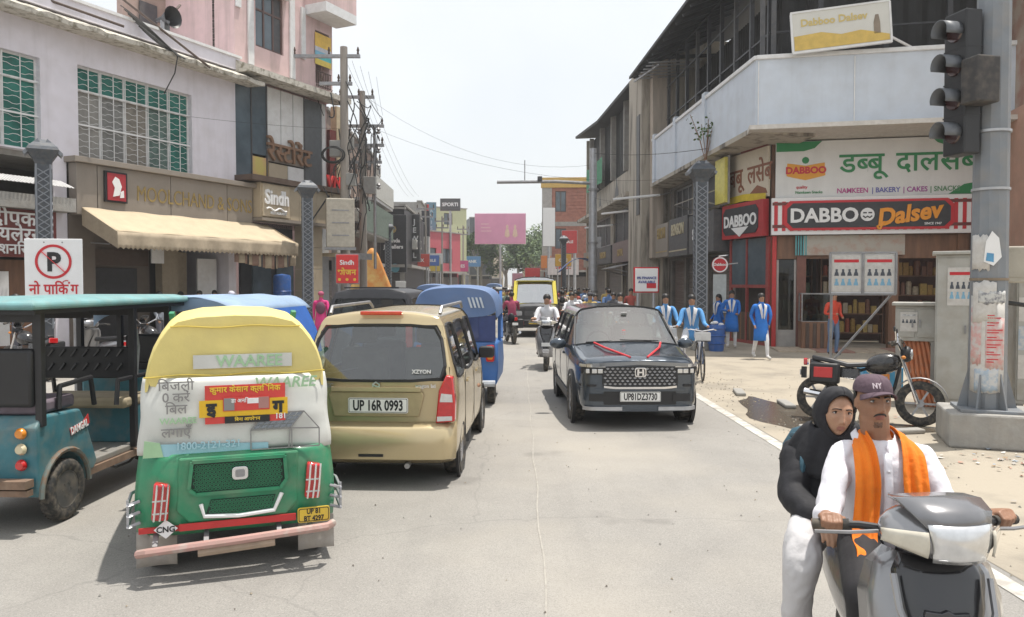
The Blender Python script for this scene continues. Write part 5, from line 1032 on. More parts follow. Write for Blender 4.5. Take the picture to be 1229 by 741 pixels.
b = B(); b.lathe([(.17, -.015), (.2, -.015), (.2, .015), (.17, .015)], 20, (.36, .55, 1.08), 'y', closed=True); b.build('steering_wheel', trimblk, suv)
# ---------------------------------------------------------------- green and yellow auto rickshaw, rear
au = thing('auto_rickshaw', 'green and yellow auto rickshaw with white printed rear tarp and poster', 'auto rickshaw', (-2.20, 6.22, 0), R(20))
ol = [(-.34, 1.69), (.32, 1.70), (.44, 1.60), (.545, 1.44), (.575, 1.28), (.575, 1.20)]
def rim_(y, s, dz=0): return [V((x * s, y, z + dz)) for x, z in ([(-.575, 1.20), (-.57, 1.28), (-.53, 1.46), (-.43, 1.62)] + ol)]
b = B(); b.loft([rim_(-1.08, .94, -.012), rim_(-1.10, 1, 0), rim_(-.6, 1.03, .025), rim_(.0, 1.03, .03), rim_(.7, 1.0, .01)], cap=True, closed=False)
cr = rim_(-1.09, .965, -.006); b.add(cr, [tuple(range(len(cr)))]); rc_ = b.build('roof_canopy', yellowc, au, 50, sub=1)
for z_, w_ in ((1.615, .405), (1.30, .565)): B().tube([(x, -1.104 - .004, z_ + .006 * math.sin(x * 14)) for x in [w_ * (k / 8 - 1) for k in range(17)]], .005, 5).build('canvas_seam', C('seam_yellow', (.55, .42, .08), .8), rc_)
for x_ in (): B().tube([(x_ * (1 + .25 * k / 6), -1.106, 1.68 - .40 * k / 6) for k in range(7)], .005, 5).build('canvas_seam', C('seam_yellow', (.55, .42, .08), .8), rc_)
def trf(u, v):
    w_ = .575 + .035 * v + .006 * math.sin(v * 9); x = (u * 2 - 1) * w_
    return (x, -1.115 - .03 * math.sin(PI * v) - .02 * v - .012 * NZ.noise(V((u * 5, v * 4, 2))) + .10 * abs(u * 2 - 1) ** 6, 1.285 - .50 * v + .012 * math.sin(u * 11) * v)
trp = B().grid(trf, 40, 14).build('rear_tarp', tarpw, au, 60, thick=.008)
for s in (-1, 1): B().grid(lambda u, v: (s * (.555 + .045 * v), -1.02 + 1.5 * u, 1.285 - .5 * v), 8, 3).build('side_tarp', tarpw, au, 60, thick=.008)
ty = -1.172
gsh = C('faded_green_print', (.36, .56, .34), .6, var=.1)
B().grid(lambda u, v: (-.27 + .62 * u, -1.10 - .006, 1.34 + .09 * v - .02 * v * 0), 4, 1).build('white_patch', tarpw, au, 0, thick=.004)
text('printed_word', 'WAAREE', .105, gsh, au, (.08, -1.112, 1.35), ext=.002, off=.02); text('printed_word', 'WAAREE', .10, gsh, trp, (.30, ty + .01, 1.205), ext=.002, off=.02, shear=.2)
ink = C('ink_grey', (.24, .235, .23), .6, var=0)
for k, p in enumerate((['बि', 'ज', 'ली'], ['0', ' ', 'क', 'रें'], ['बि', 'ल'], ['WAAREE'], ['ल', 'गा', 'एँ'])):
    if k == 3: text('printed_word', 'WAAREE', .055, gsh, trp, (-.36, ty, 1.0), ext=.002, off=.02)
    else: hindi('printed_word', (['िब', 'ज', 'ली'] if k == 0 else ['िब', 'ल'] if k == 2 else p), .085, ink, trp, (-.37, ty, 1.215 - .075 * k), off=.01, ext=.002)
text('printed_word', '1800-2121-321', .065, C('pale_blue_print', (.35, .55, .62), .6, var=0), trp, (-.18, ty - .004, .83), ext=.002, off=.02)
B().grid(lambda u, v: (-.56 + .75 * u, -1.163, .79 + .085 * v * (1 - .4 * u)), 8, 1).build('blue_print_band', C('cyan_print', (.30, .52, .60), .6), trp, 60); B().prism([(-.57, .79), (-.45, .79), (-.47, .88), (-.56, .90)], -1.17, -1.166).build('green_print', gsh, trp, 0)
hs_ = B()
for a, c in (((.08, .80), (.08, .93)), ((.08, .93), (.17, 1.04)), ((.17, 1.04), (.42, 1.04)), ((.42, 1.04), (.52, .92)), ((.08, .93), (.33, .93)), ((.33, .93), (.42, 1.04)), ((.33, .93), (.52, .92)), ((.34, .93), (.34, .80)), ((.52, .92), (.52, .80)), ((.33, .93), (.32, .80)), ((.08, .80), (.52, .80))): hs_.bar((a[0], ty - .004, a[1]), (c[0], ty - .004, c[1]), .008)
ho = hs_.build('house_drawing', ink, trp, 0)
for i in range(6):
    for j in range(4):
        x = .095 + i * .041 + j * .0215; z = .938 + j * .0255; B().prism([(x, z), (x + .036, z), (x + .036 + .018, z + .021), (x + .018, z + .021)], ty - .005, ty - .003).build('solar_panel_print', C('panel_print', (.20, .22, .25), .5), ho, 0)
po = thing('poster', 'red and yellow poster with a black Hindi line stuck on the auto tarp', 'poster', (-2.20, 6.22, 0), R(20))
py = -1.178
B().box(-.20, .30, py, py + .006, .985, 1.235).build('sheet', C('poster_red', (.62, .06, .05), .6), po, 0); B().box(-.235, .315, py - .004, py - .001, 1.03, 1.14).build('yellow_band', C('poster_yellow', (.75, .46, .02), .6), po, 0)
B().box(-.09, .20, py - .009, py - .005, 1.065, 1.155).build('red_label', C('poster_red', (.62, .06, .05)), po, 0); B().box(-.085, -.02, py - .012, py - .0095, 1.07, 1.15).build('portrait', ink, po, 0); B().box(.13, .195, py - .012, py - .0095, 1.075, 1.15).build('portrait', C('poster_red2', (.4, .2, .18)), po, 0); B().box(.06, .13, py - .012, py - .0095, 1.11, 1.145).build('white_label', cleanwhite, po, 0)
B().box(-.08, .20, py - .009, py - .005, .985, 1.03).build('black_strip', trimblk, po, 0)
hindi('lettering', ['इ'], .11, trimblk, po, (-.16, py - .006, 1.045), off=.05, ext=.002); hindi('lettering', ['ग'], .11, trimblk, po, (.255, py - .006, 1.045), off=.05, ext=.002)
ylw = C('poster_letter_yellow', (.8, .55, .05), .6, var=0)
hindi('lettering', ['कु', 'मा', 'र', ' ', 'के', 'सा', 'न', ' ', 'क्लि', 'िन', 'क'], .05, ylw, po, (.05, py - .003, 1.19), off=.02, ext=.002); hindi('lettering', ['डा', ' ', 'अ', 'नि', 'ता'], .035, cleanwhite, po, (.03, py - .012, 1.12), off=.02, ext=.001); hindi('lettering', ['िब', 'ना', ' ', 'आ', 'प', 'रे', 'श', 'न'], .03, ylw, po, (.06, py - .012, 1.0), off=.02, ext=.001); text('lettering', '181', .05, cleanwhite, po, (.27, py - .004, 1.0), off=.02, ext=.001)
# body panel below
def bpf(u, v):
    x = (u * 2 - 1) * (.60 + .03 * math.sin(PI * v * .7)); return (x, -1.14 - .06 * math.sin(PI * (.15 + v * .75)) + .16 * abs(u * 2 - 1) ** 7, .80 - .52 * v)
bd = B().grid(bpf, 40, 12).build('body', greenp, au, 60, thick=.012)
for s in (-1, 1): B().grid(lambda u, v: (s * (.60 + .03 * math.sin(PI * v * .7)), -1.0 + 1.5 * u, .80 - .52 * v), 6, 6).build('side_panel', greenp, au, 60, thick=.012)
B().box(-.58, .58, -.95, .45, .30, .42).build('floor_pan', trimblk, au, 0)
by = -1.212
ep = B().prism([(-.30, .36), (.30, .36), (.37, .44), (.38, .78), (-.36, .78), (-.38, .44)], by + .005, by + .03).build('engine_cover', greenp, au, 0, bevel=.012)
gmesh = C('grille_hole', (.012, .03, .02), .7, var=.2)
g1 = B().prism([(-.25, .555), (.25, .555), (.29, .6), (.28, .74), (-.27, .74), (-.29, .6)], by - .006, by + .004).build('grille', gmesh, ep, 0)
hx = B()
for i in range(24):
    for j in range(8):
        x = -.265 + i * .023 + (.0115 if j % 2 else 0); z = .572 + j * .0215
        if abs(x) < .27: hx.lathe([(.0075, -.008), (.0115, -.008), (.0115, -.002), (.0075, -.002)], 6, (x, by, z), 'y', closed=True)
o = hx.build('grille_mesh', C('grille_green', (.02, .20, .09), .5), ep, 0)
b = B(); b.prism(rrect(.60, .23, .05, cz := 4), by - .012, by - .006) if 0 else None
for a, c in (((-.30, .58), (-.26, .545)), ((-.26, .545), (.26, .545)), ((.26, .545), (.30, .60)), ((.30, .60), (.29, .755)), ((.29, .755), (-.28, .755)), ((-.28, .755), (-.30, .58))): b.bar((a[0], by - .01, a[1]), (c[0], by - .01, c[1]), .022)
b.build('grille_frame', greenp, ep, 0)
B().prism([(-.20, .41), (.20, .41), (.23, .50), (-.17, .50)], by - .006, by + .004).build('lower_grille', gmesh, ep, 0); b = B()
for i in range(17):
    for j in range(4):
        x = -.17 + i * .023 + (.0115 if j % 2 else 0); b.lathe([(.0075, -.008), (.0115, -.008), (.0115, -.002), (.0075, -.002)], 6, (x, by, .424 + j * .021), 'y', closed=True)
b.build('grille_mesh', C('grille_green', (.02, .20, .09), .5), ep, 0)
b = B(); b.tube([(-.23, by - .012, .48), (-.21, by - .012, .40), (.0, by - .014, .385), (.22, by - .012, .40), (.27, by - .012, .51)], .014, 6); b.build('white_trim', cleanwhite, ep)
e_ = B().prism(rrect(.10, .085, .025, 4, .01, .665), by - .022, by - .008).build('emblem', chrome, au, 0, bevel=.003); B().prism(rrect(.06, .05, .012, 3, .01, .665), by - .026, by - .0225).build('emblem_field', dull, e_, 0)
B().box(-.36, .36, by - .004, by + .006, .315, .36).build('red_band', redp, au, 0)
B().box(-.60, -.36, by + .03, by + .05, .31, .345).build('red_band', redp, au, 0)
for s, c_, zz in ((-1, -.47, .0), (1, .47, .06)):
    o = B().prism([(c_ - .055, .40 + zz), (c_ + .045, .39 + zz), (c_ + .06, .62 + zz), (c_ - .035, .64 + zz)], by - .02, by + .05).build('tail_lamp', redlens, au, 30, bevel=.015)
    for dx in (-.025, .01, .04): B().tube([(c_ + dx - .012, by - .03, .40 + zz), (c_ + dx, by - .045, .5 + zz), (c_ + dx + .012, by - .03, .63 + zz)], .006, 5).build('guard_bar', chrome, o)
    for k, z in enumerate((.44, .52)): B().box(c_ - .045, c_ + .045, by - .023, by - .019, z + zz, z + .01 + zz).build('lens_band', clearlens, o, 0)
b = B(); b.prism([(-.44, .275), (-.37, .335), (-.44, .395), (-.51, .335)], by + .005, by + .012); o = b.build('diamond_sticker', cleanwhite, au, 0); text('lettering', 'CNG', .05, trimblk, o, (-.44, by + .003, .318), ext=.001, off=.03)
plate(au, 'UP 81\nBT 4297', (.475, by - .012, .345), .21, .10, plate_y, trimblk, sx=.8, name='number_plate')
pinkish = C('worn_red_pipe', (.45, .27, .24), .5, .1, var=.2, scale=8, col2=(.45, .42, .38), c2=.58, dirt=.35)
b = B(); b.tube([(-.60, by - .02, .20), (-.55, by - .07, .22), (.0, by - .08, .245), (.56, by - .07, .27), (.60, by - .0, .27)], .028, 8); b.build('bumper', pinkish, au); b = B(); b.tube([(-.25, by - .06, .185), (.22, by - .06, .205)], .03, 8); b.build('exhaust_box', C('rust_beige', (.36, .27, .20), .7, var=.2, dirt=.4), au)
for x in (-.5, -.2, .25, .45): B().bar((x, by - .06, .24), (x, by + .08, .30), .03).build('bumper_bracket', dull, au)
for s in (-1, 1):
    b = B()
    for z in (.36, .43, .50): b.tube([(s * .60, by + .12, z), (s * .665, by + .08, z - .01), (s * .67, by + .35, z), (s * .62, by + .5, z)], .011, 5)
    b.bar((s * .667, by + .1, .34), (s * .667, by + .1, .52), .016); b.build('side_guard', chrome if 0 else steel, au)
    wheel(au, (s * .52, -.82, .205), .205, .11, 'steel', dull); B().grid(lambda u, v: (s * .50 + (u - .5) * .24, -1.1 - .03 * v + .02 * math.sin(3 * u), .30 - .22 * v), 4, 4).build('mud_flap', C('mudflap', (.36, .33, .30), .9, var=.2, dirt=.5), au, 60, thick=.01)
    B().ball((s * .64, .62, 1.05), (.05, .02, .07), 10, 6).build('mirror', trimblk, au)
wheel(au, (0, .95, .205), .205, .11, 'steel', dull)
B().loft([[(-.55, .45, .28), (.55, .45, .28), (.55, .45, .85), (-.55, .45, .85)], [(-.38, 1.1, .3), (.38, 1.1, .3), (.38, 1.0, .95), (-.38, 1.0, .95)], [(-.2, 1.3, .4), (.2, 1.3, .4), (.2, 1.2, .8), (-.2, 1.2, .8)]]).build('front_cowl', greenp, au, 40, bevel=.03)
for s in (-1, 1): B().bar((s * .5, .65, 1.65), (s * .42, 1.0, .9), .04).build('windscreen_post', greenp, au)
# ---------------------------------------------------------------- blue auto ahead of the gold car
ba = thing('auto_rickshaw', 'blue auto rickshaw with dark rear window ahead of the gold hatchback', 'auto rickshaw', (-.83, 13.35, 0), R(-2))
def rb_(y, s, dz=0): return [V((x * s, y, z + dz)) for x, z in ((-.66, 1.38), (-.65, 1.55), (-.58, 1.75), (-.42, 1.83), (0, 1.86), (.42, 1.83), (.58, 1.75), (.65, 1.55), (.66, 1.38))]
b = B(); b.loft([rb_(-1.28, .95, -.03), rb_(-1.30, 1), rb_(-.6, 1.02, .03), rb_(.3, 1.02, .02), rb_(.75, .95, -.05)], cap=False, closed=False); c_ = rb_(-1.29, .97, -.02); b.add(c_, [tuple(range(len(c_)))]); b.build('roof_canopy', bluetarp, ba, 50, sub=2)
B().box(-.62, .62, -1.27, -1.24, 1.0, 1.40).build('rear_flap', C('navy_flap', (.03, .05, .16), .5, var=.2), ba, 0); B().box(-.50, .36, -1.285, -1.272, 1.06, 1.38).build('rear_window', C('plastic_window', (.05, .07, .17), .12, var=.3, scale=3), ba, 0)
b = B(); b.loft([[(-.64, -1.28, .32), (.64, -1.28, .32), (.66, -1.30, .6), (.65, -1.27, 1.0), (-.65, -1.27, 1.0), (-.66, -1.30, .6)], [(-.66, .3, .32), (.66, .3, .32), (.68, .3, .6), (.66, .3, .95), (-.66, .3, .95), (-.68, .3, .6)]]); b.build('body', blueauto, ba, 30, bevel=.04)
for s in (-1, 1):
    o = B().prism(rrect(.13, .26, .03, 3, s * .54, .82), -1.325, -1.28).build('tail_lamp', redlens, ba, 0, bevel=.01); B().prism(rrect(.08, .07, .02, 3, s * .54, .76), -1.33, -1.326).build('lens_band', amber, o, 0)
    B().bar((s * .64, .3, .95), (s * .6, .75, 1.75), .05).build('post', blueauto, ba); B().bar((s * .64, -.5, .95), (s * .64, -.5, 1.5), .05).build('post', blueauto, ba)
    wheel(ba, (s * .54, -.95, .22), .22, .12, 'steel', dull)
b = B(); b.tube([(-.62, -1.36, .36), (0, -1.38, .36), (.62, -1.36, .36)], .05, 8); b.build('bumper', C('pale_bumper', (.45, .48, .52), .5, dirt=.3), ba); wheel(ba, (0, 1.0, .22), .22, .12, 'steel', dull)
B().box(-.5, .5, -1.0, .3, .26, .36).build('underbody', trimblk, ba, 0); B().loft([[(-.6, .3, .3), (.6, .3, .3), (.6, .3, .95), (-.6, .3, .95)], [(-.3, 1.2, .35), (.3, 1.2, .35), (.35, 1.1, .95), (-.35, 1.1, .95)]]).build('front_cowl', blueauto, ba, 30, bevel=.04)
for k in range(4): B().prism([(.24 + k * .06, 1.52), (.27 + k * .06, 1.52), (.22 + k * .06, 1.68), (.19 + k * .06, 1.68)], -1.305, -1.296).build('white_stripe', C('pale_stripe', (.55, .6, .66), .6), ba, 0)
o = B().ball((.80, .55, 1.28), (.06, .03, .09), 10, 8).build('mirror', trimblk, ba); B().bar((.64, .6, 1.2), (.78, .56, 1.26), .02).build('mirror_arm', trimblk, ba)
# ---------------------------------------------------------------- dark suv roof beyond, taxi van far ahead
ds = thing('suv_car', 'dark SUV with a pale rear sticker half hidden left of the blue auto', 'car', (-2.5, 16.0, 0), R(-2)); vp = [(.78, .3), (.84, .4), (.86, .7), (.86, .9), (.84, 1.1), (.72, 1.62), (.66, 1.74), (.4, 1.79), (0, 1.80)]; vn = [(.74, .3), (.8, .4), (.82, .6), (.82, .85), (.78, 1.0), (.74, 1.03), (.68, 1.06), (.4, 1.09), (0, 1.1)]
shell(ds, [(-1.95, .2, [(x * .95, z) for x, z in vp]), (-1.8, .1, vp), (-.9, 0, vp), (-.8, 0, vp), (.5, -.2, vp), (1.0, 0, vn), (1.95, 0, [(x * .9, z * .95) for x, z in vn])], charcoal, {(1, 4): 'rear_quarter_window', (3, 4): 'front_door_window', (4, 5): 'windscreen', (4, 6): 'windscreen', (4, 7): 'windscreen'}, (4, .92), gl=dglass)
for s in (-1, 1):
    for y in (-1.3, 1.25): wheel(ds, (s * .76, y, .33), .33, .2, 'alloy', dull, 0 if s > 0 else PI)
    B().prism(rrect(.12, .4, .03, 3, s * .73, .95), -1.99, -1.93).build('tail_lamp', redlens, ds, 0)
B().box(-.1, .12, -1.83, -1.82, 1.28, 1.42).build('sticker', C('lime_sticker', (.5, .6, .1), .6), ds, 0); seats(ds, [(-.7, 1.1), (.2, 1.1)]); B().box(-.5, .5, -1.72, -1.69, 1.80, 1.83).build('spoiler', charcoal, ds, 0)
tv = thing('taxi_van', 'black taxi van with yellow painted windscreen border coming up the street', 'van', (.85, 29.5, 0), R(179))
tp_ = [(.76, .34), (.82, .44), (.85, .8), (.85, 1.0), (.84, 1.22), (.76, 1.92), (.70, 2.04), (.4, 2.11), (0, 2.12)]; tn = [(.74, .34), (.8, .44), (.82, .7), (.82, .9), (.80, 1.08), (.76, 1.12), (.7, 1.15), (.4, 1.18), (0, 1.19)]
shell(tv, [(-1.9, .1, tp_), (-.9, 0, tp_), (-.8, 0, tp_), (.3, 0, tp_), (.4, 0, tp_), (1.05, -.12, tp_), (1.45, 0, tn), (1.9, 0, [(x * .97, z * .95) for x, z in tn]), (2.05, 0, [(x * .88, z * .88 + .05) for x, z in tn])], C('taxi_black', (.035, .036, .04), .3, .2, coat=.5, dirt=.1), {(0, 4): 'rear_window_side', (2, 4): 'rear_door_window', (4, 4): 'front_door_window', (5, 5): 'windscreen', (5, 6): 'windscreen', (5, 7): 'windscreen'}, (4, .9), gl=glass('taxi_glass', (.6, .68, .68), .8, refl=.45))
tyel = C('taxi_yellow', (.72, .60, .08), .4, var=.05)
yb_ = B()
for a, c in (((-.72, 1.47, 1.16), (.72, 1.47, 1.16)), ((-.66, 1.06, 1.98), (.66, 1.06, 1.98)), ((-.74, 1.46, 1.15), (-.68, 1.05, 1.98)), ((.74, 1.46, 1.15), (.68, 1.05, 1.98))): yb_.bar(a, c, .13, .03)
yb_.build('yellow_border', tyel, tv, 0)
for s in (-1, 1):
    for y in (-1.2, 1.35): wheel(tv, (s * .74, y, .32), .32, .19, 'steel', dull, 0 if s > 0 else PI)
    B().prism(rrect(.24, .16, .04, 3, s * .58, .84), 2.02, 2.06).build('headlight', clearlens, tv, 0); B().ball((s * .98, 1.25, 1.3), (.1, .05, .13), 10, 8).build('mirror', trimblk, tv)
B().prism(rrect(.75, .16, .04, 3, 0, .84), 2.03, 2.07).build('grille', dkgrey, tv, 0); B().lathe([(0, 0), (.06, 0), (.06, .02), (0, .02)], 12, (0, 2.075, .84), 'y').build('emblem', chrome, tv); B().box(-.8, .8, 2.0, 2.12, .38, .62).build('bumper', trimblk, tv, bevel=.04); plate(tv, 'UP81', (0, 2.128, .52), .45, .11, plate_y, trimblk, 180); B().box(-.8, .8, -1.8, 1.4, .5, .6).build('cabin_floor', seatm, tv, 0); seats(tv, [(.2, 1.25)])
for x in (-.5, 0, .5): B().bar((x, -1.4, 2.14), (x, .8, 2.14), .03).build('roof_rack_bar', steel, tv)
# ---------------------------------------------------------------- teal e-rickshaw at the picture edge
er = thing('electric_rickshaw', 'worn teal electric rickshaw with open sides and a red name sticker', 'electric rickshaw', (-4.03, 7.22, 0), R(-2))
HW = .47
arch = [(-.95 + .30 * math.cos(R(a)), .25 + .30 * math.sin(R(a))) for a in range(180, -1, -15)]
b = B(); b.prism([(-1.28, .30)] + arch + [(-.55, .30), (-.48, .38), (-.62, .70), (-.72, .86), (-1.22, .88), (-1.30, .80)], -HW, HW, 'x'); b.build('body', teal, er, 0, bevel=.02)
for s in (-1, 1): B().tube([(s * (HW + .012), -.95 + .315 * math.cos(R(a)), .25 + .315 * math.sin(R(a))) for a in range(180, -1, -15)], .022, 6).build('wheel_arch', C('rust_teal', (.14, .17, .16), .7, col2=(.20, .11, .06), c2=.52, scale=9), er)
B().box(-.44, .44, -.62, .75, .33, .385).build('floor', C('floor_plate', (.30, .29, .27), .6, .3, dirt=.5), er, 0, bevel=.01); B().box(-.47, .47, -.62, .78, .27, .33).build('chassis_rail', C('rust_steel', (.20, .13, .09), .8, var=.3, dirt=.4), er, 0)
B().box(-.45, .45, .22, .30, .385, .74).build('seat_bulkhead', teal, er, 0, bevel=.01); B().box(-.46, .46, .0, .50, .74, .84).build('driver_seat', C('beige_seat', (.36, .30, .20), .7, var=.15, dirt=.2), er, bevel=.03)
B().box(-.43, .43, -1.2, -.72, .88, .99).build('rear_seat', C('purple_grey_seat', (.16, .13, .16), .7, var=.2), er, bevel=.03); B().box(-.43, .43, -1.28, -1.2, .95, 1.4).build('rear_backrest', black, er, bevel=.03)
bp = B().box(-.42, .42, .17, .20, 1.0, 1.30).build('back_panel', trimblk, er, 0, bevel=.01)
for k in range(7):
    for s in (0, 1): B().bar((-.36 + .11 * k, .16, 1.08 + .13 * s), (-.31 + .11 * k, .16, 1.145 + .13 * s), .014).build('chevron', dkgrey, bp, 0)
for x in (-.46, .46):
    for y in (-1.22, .15, .85): B().box(x - .028, x + .028, y - .028, y + .028, .36 if y > -1 else .80, 1.70).build('post', black, er, 0, bevel=.005)
    B().tube([(x, -1.0, .9), (x, -.98, 1.08), (x, -.55, 1.10), (x, -.5, .86)], .022, 6).build('guard_rail', black, er); B().tube([(x, -.15, .8), (x, -.12, 1.02), (x, .38, 1.02), (x, .42, .8)], .022, 6).build('guard_rail', black, er)
    B().tube([(x, .17, 1.6), (x, .25, 1.3), (x, .2, 1.0)], .018, 6).build('hand_rail', dull, er)
b = B(); b.loft([[(-w_, y0, z), (w_, y0, z), (w_, y1, z), (-w_, y1, z)] for w_, y0, y1, z in ((.55, -1.42, 1.12, 1.70), (.57, -1.45, 1.16, 1.72), (.56, -1.44, 1.15, 1.755), (.46, -1.30, 1.0, 1.785))]); b.build('roof', C('teal_roof', (.16, .33, .34), .5, var=.15, scale=5, dirt=.3), er, 0, bevel=.02)
B().box(-.53, .53, -1.38, 1.08, 1.665, 1.698).build('roof_lining', trimblk, er, 0)
for y in (-1.22, -.5, .15, .85): B().box(-.45, .45, y - .02, y + .02, 1.60, 1.66).build('roof_bow', black, er, 0)
for s in (-1, 1):
    for z, m in ((.76, amber), (.64, C('pale_lens', (.6, .52, .35), .2, coat=1)), (.52, redlens)): B().lathe([(0, -.03), (.03, -.03), (.043, -.012), (.045, 0), (0, 0)], 14, (s * .36, -1.31, z), 'y').build('tail_lamp', m, er)
    o = B().prism([(-.86, .66), (-.60, .72), (-.62, .80), (-.70, .745), (-.88, .72)], s * (HW + .004) - .002, s * (HW + .004) + .002, 'x').build('red_sticker', redp, er, 0); text('lettering', 'DANGAL', .085, cleanwhite, o, (s * (HW + .008), -.745 - (.0), .685), rz=90 * s, ry=-9 * s, ext=.002, off=.03, sx=.7)
    wheel(er, (s * (HW - .02), -.95, .245), .245, .10, 'steel', C('rim_dark', (.08, .08, .08), .6, .3, dirt=.5))
b = B(); b.box(-.46, .46, -1.42, -1.32, .36, .42); b.box(-.46, .46, -1.40, -1.33, .30, .345); b.build('bumper', C('rust_steel', (.20, .13, .09)), er, 0)
B().loft([[(-.42, .78, .3), (.42, .78, .3), (.42, .78, .95), (-.42, .78, .95)], [(-.36, 1.15, .35), (.36, 1.15, .35), (.3, 1.02, 1.0), (-.3, 1.02, 1.0)]]).build('front_cowl', teal, er, 40, bevel=.03); wheel(er, (0, 1.2, .235), .235, .09, 'steel', dull); B().bar((0, 1.2, .24), (0, 1.02, 1.05), .05).build('fork', black, er); B().tube([(-.3, .92, 1.1), (0, 1.0, 1.06), (.3, .92, 1.1)], .016, 6).build('handlebar', black, er)
B().tube([(.40, -.3, .30), (.42, -.1, .22), (.38, .2, .20), (.42, .45, .32)], .012, 5).build('hanging_cable', wire_m, er)
# second rickshaw with blue tarpaulin roof
e2 = thing('electric_rickshaw', 'electric rickshaw under a pale blue tarpaulin roof behind the green auto', 'electric rickshaw', (-3.6, 9.5, 0), R(-4))
bt2 = C('pale_blue_tarp', (.24, .34, .48), .7, var=.15, scale=2.5, bump=.4, bscale=6, dirt=.15); bt3 = C('bright_blue_tarp', (.03, .12, .42), .6, var=.15, bump=.3, bscale=5)
B().grid(lambda u, v: ((u - .5) * 1.56, -1.2 + 2.4 * v, 1.74 - .16 * abs(u * 2 - 1) ** 5 + .012 * math.sin(u * 20 + 3 * v)), 24, 8).build('roof_canopy', bt2, e2, 60, thick=.01); B().grid(lambda u, v: ((u - .5) * 1.56, -1.205 - .02 * math.sin(u * 17), 1.74 - .16 * abs(u * 2 - 1) ** 5 - .14 * v), 24, 2).build('canopy_flap', bt2, e2, 60)
B().grid(lambda u, v: (.78 + .22 * v, -1.2 + 2.2 * u + .1 * math.sin(v * 3), 1.6 - .6 * v), 10, 4).build('side_curtain', bt3, e2, 60); B().grid(lambda u, v: (.70 + .34 * v + .10 * u, -1.21, 1.66 - (.72 + .0 * u) * v), 3, 6).build('side_curtain', bt3, e2, 60)
for x in (-.55, .55):
    for y in (-1.1, .2, 1.0): B().box(x - .025, x + .025, y - .025, y + .025, .4, 1.62).build('post', black, e2, 0)
    wheel(e2, (x * .85, -.85, .245), .245, .10, 'steel', dull)
B().box(-.52, .52, -1.15, -.4, .35, .85).build('body', blueauto, e2, 0, bevel=.03); B().box(-.5, .5, -.4, .9, .33, .4).build('floor', dull, e2, 0); B().box(-.5, .5, -1.1, -1.0, .9, 1.35).build('backrest', black, e2, bevel=.03); B().loft([[(-.45, .85, .3), (.45, .85, .3), (.45, .85, .95), (-.45, .85, .95)], [(-.33, 1.2, .35), (.33, 1.2, .35), (.3, 1.05, 1.0), (-.3, 1.05, 1.0)]]).build('front_cowl', blueauto, e2, 40); wheel(e2, (0, 1.2, .235), .235, .09, 'steel', dull)
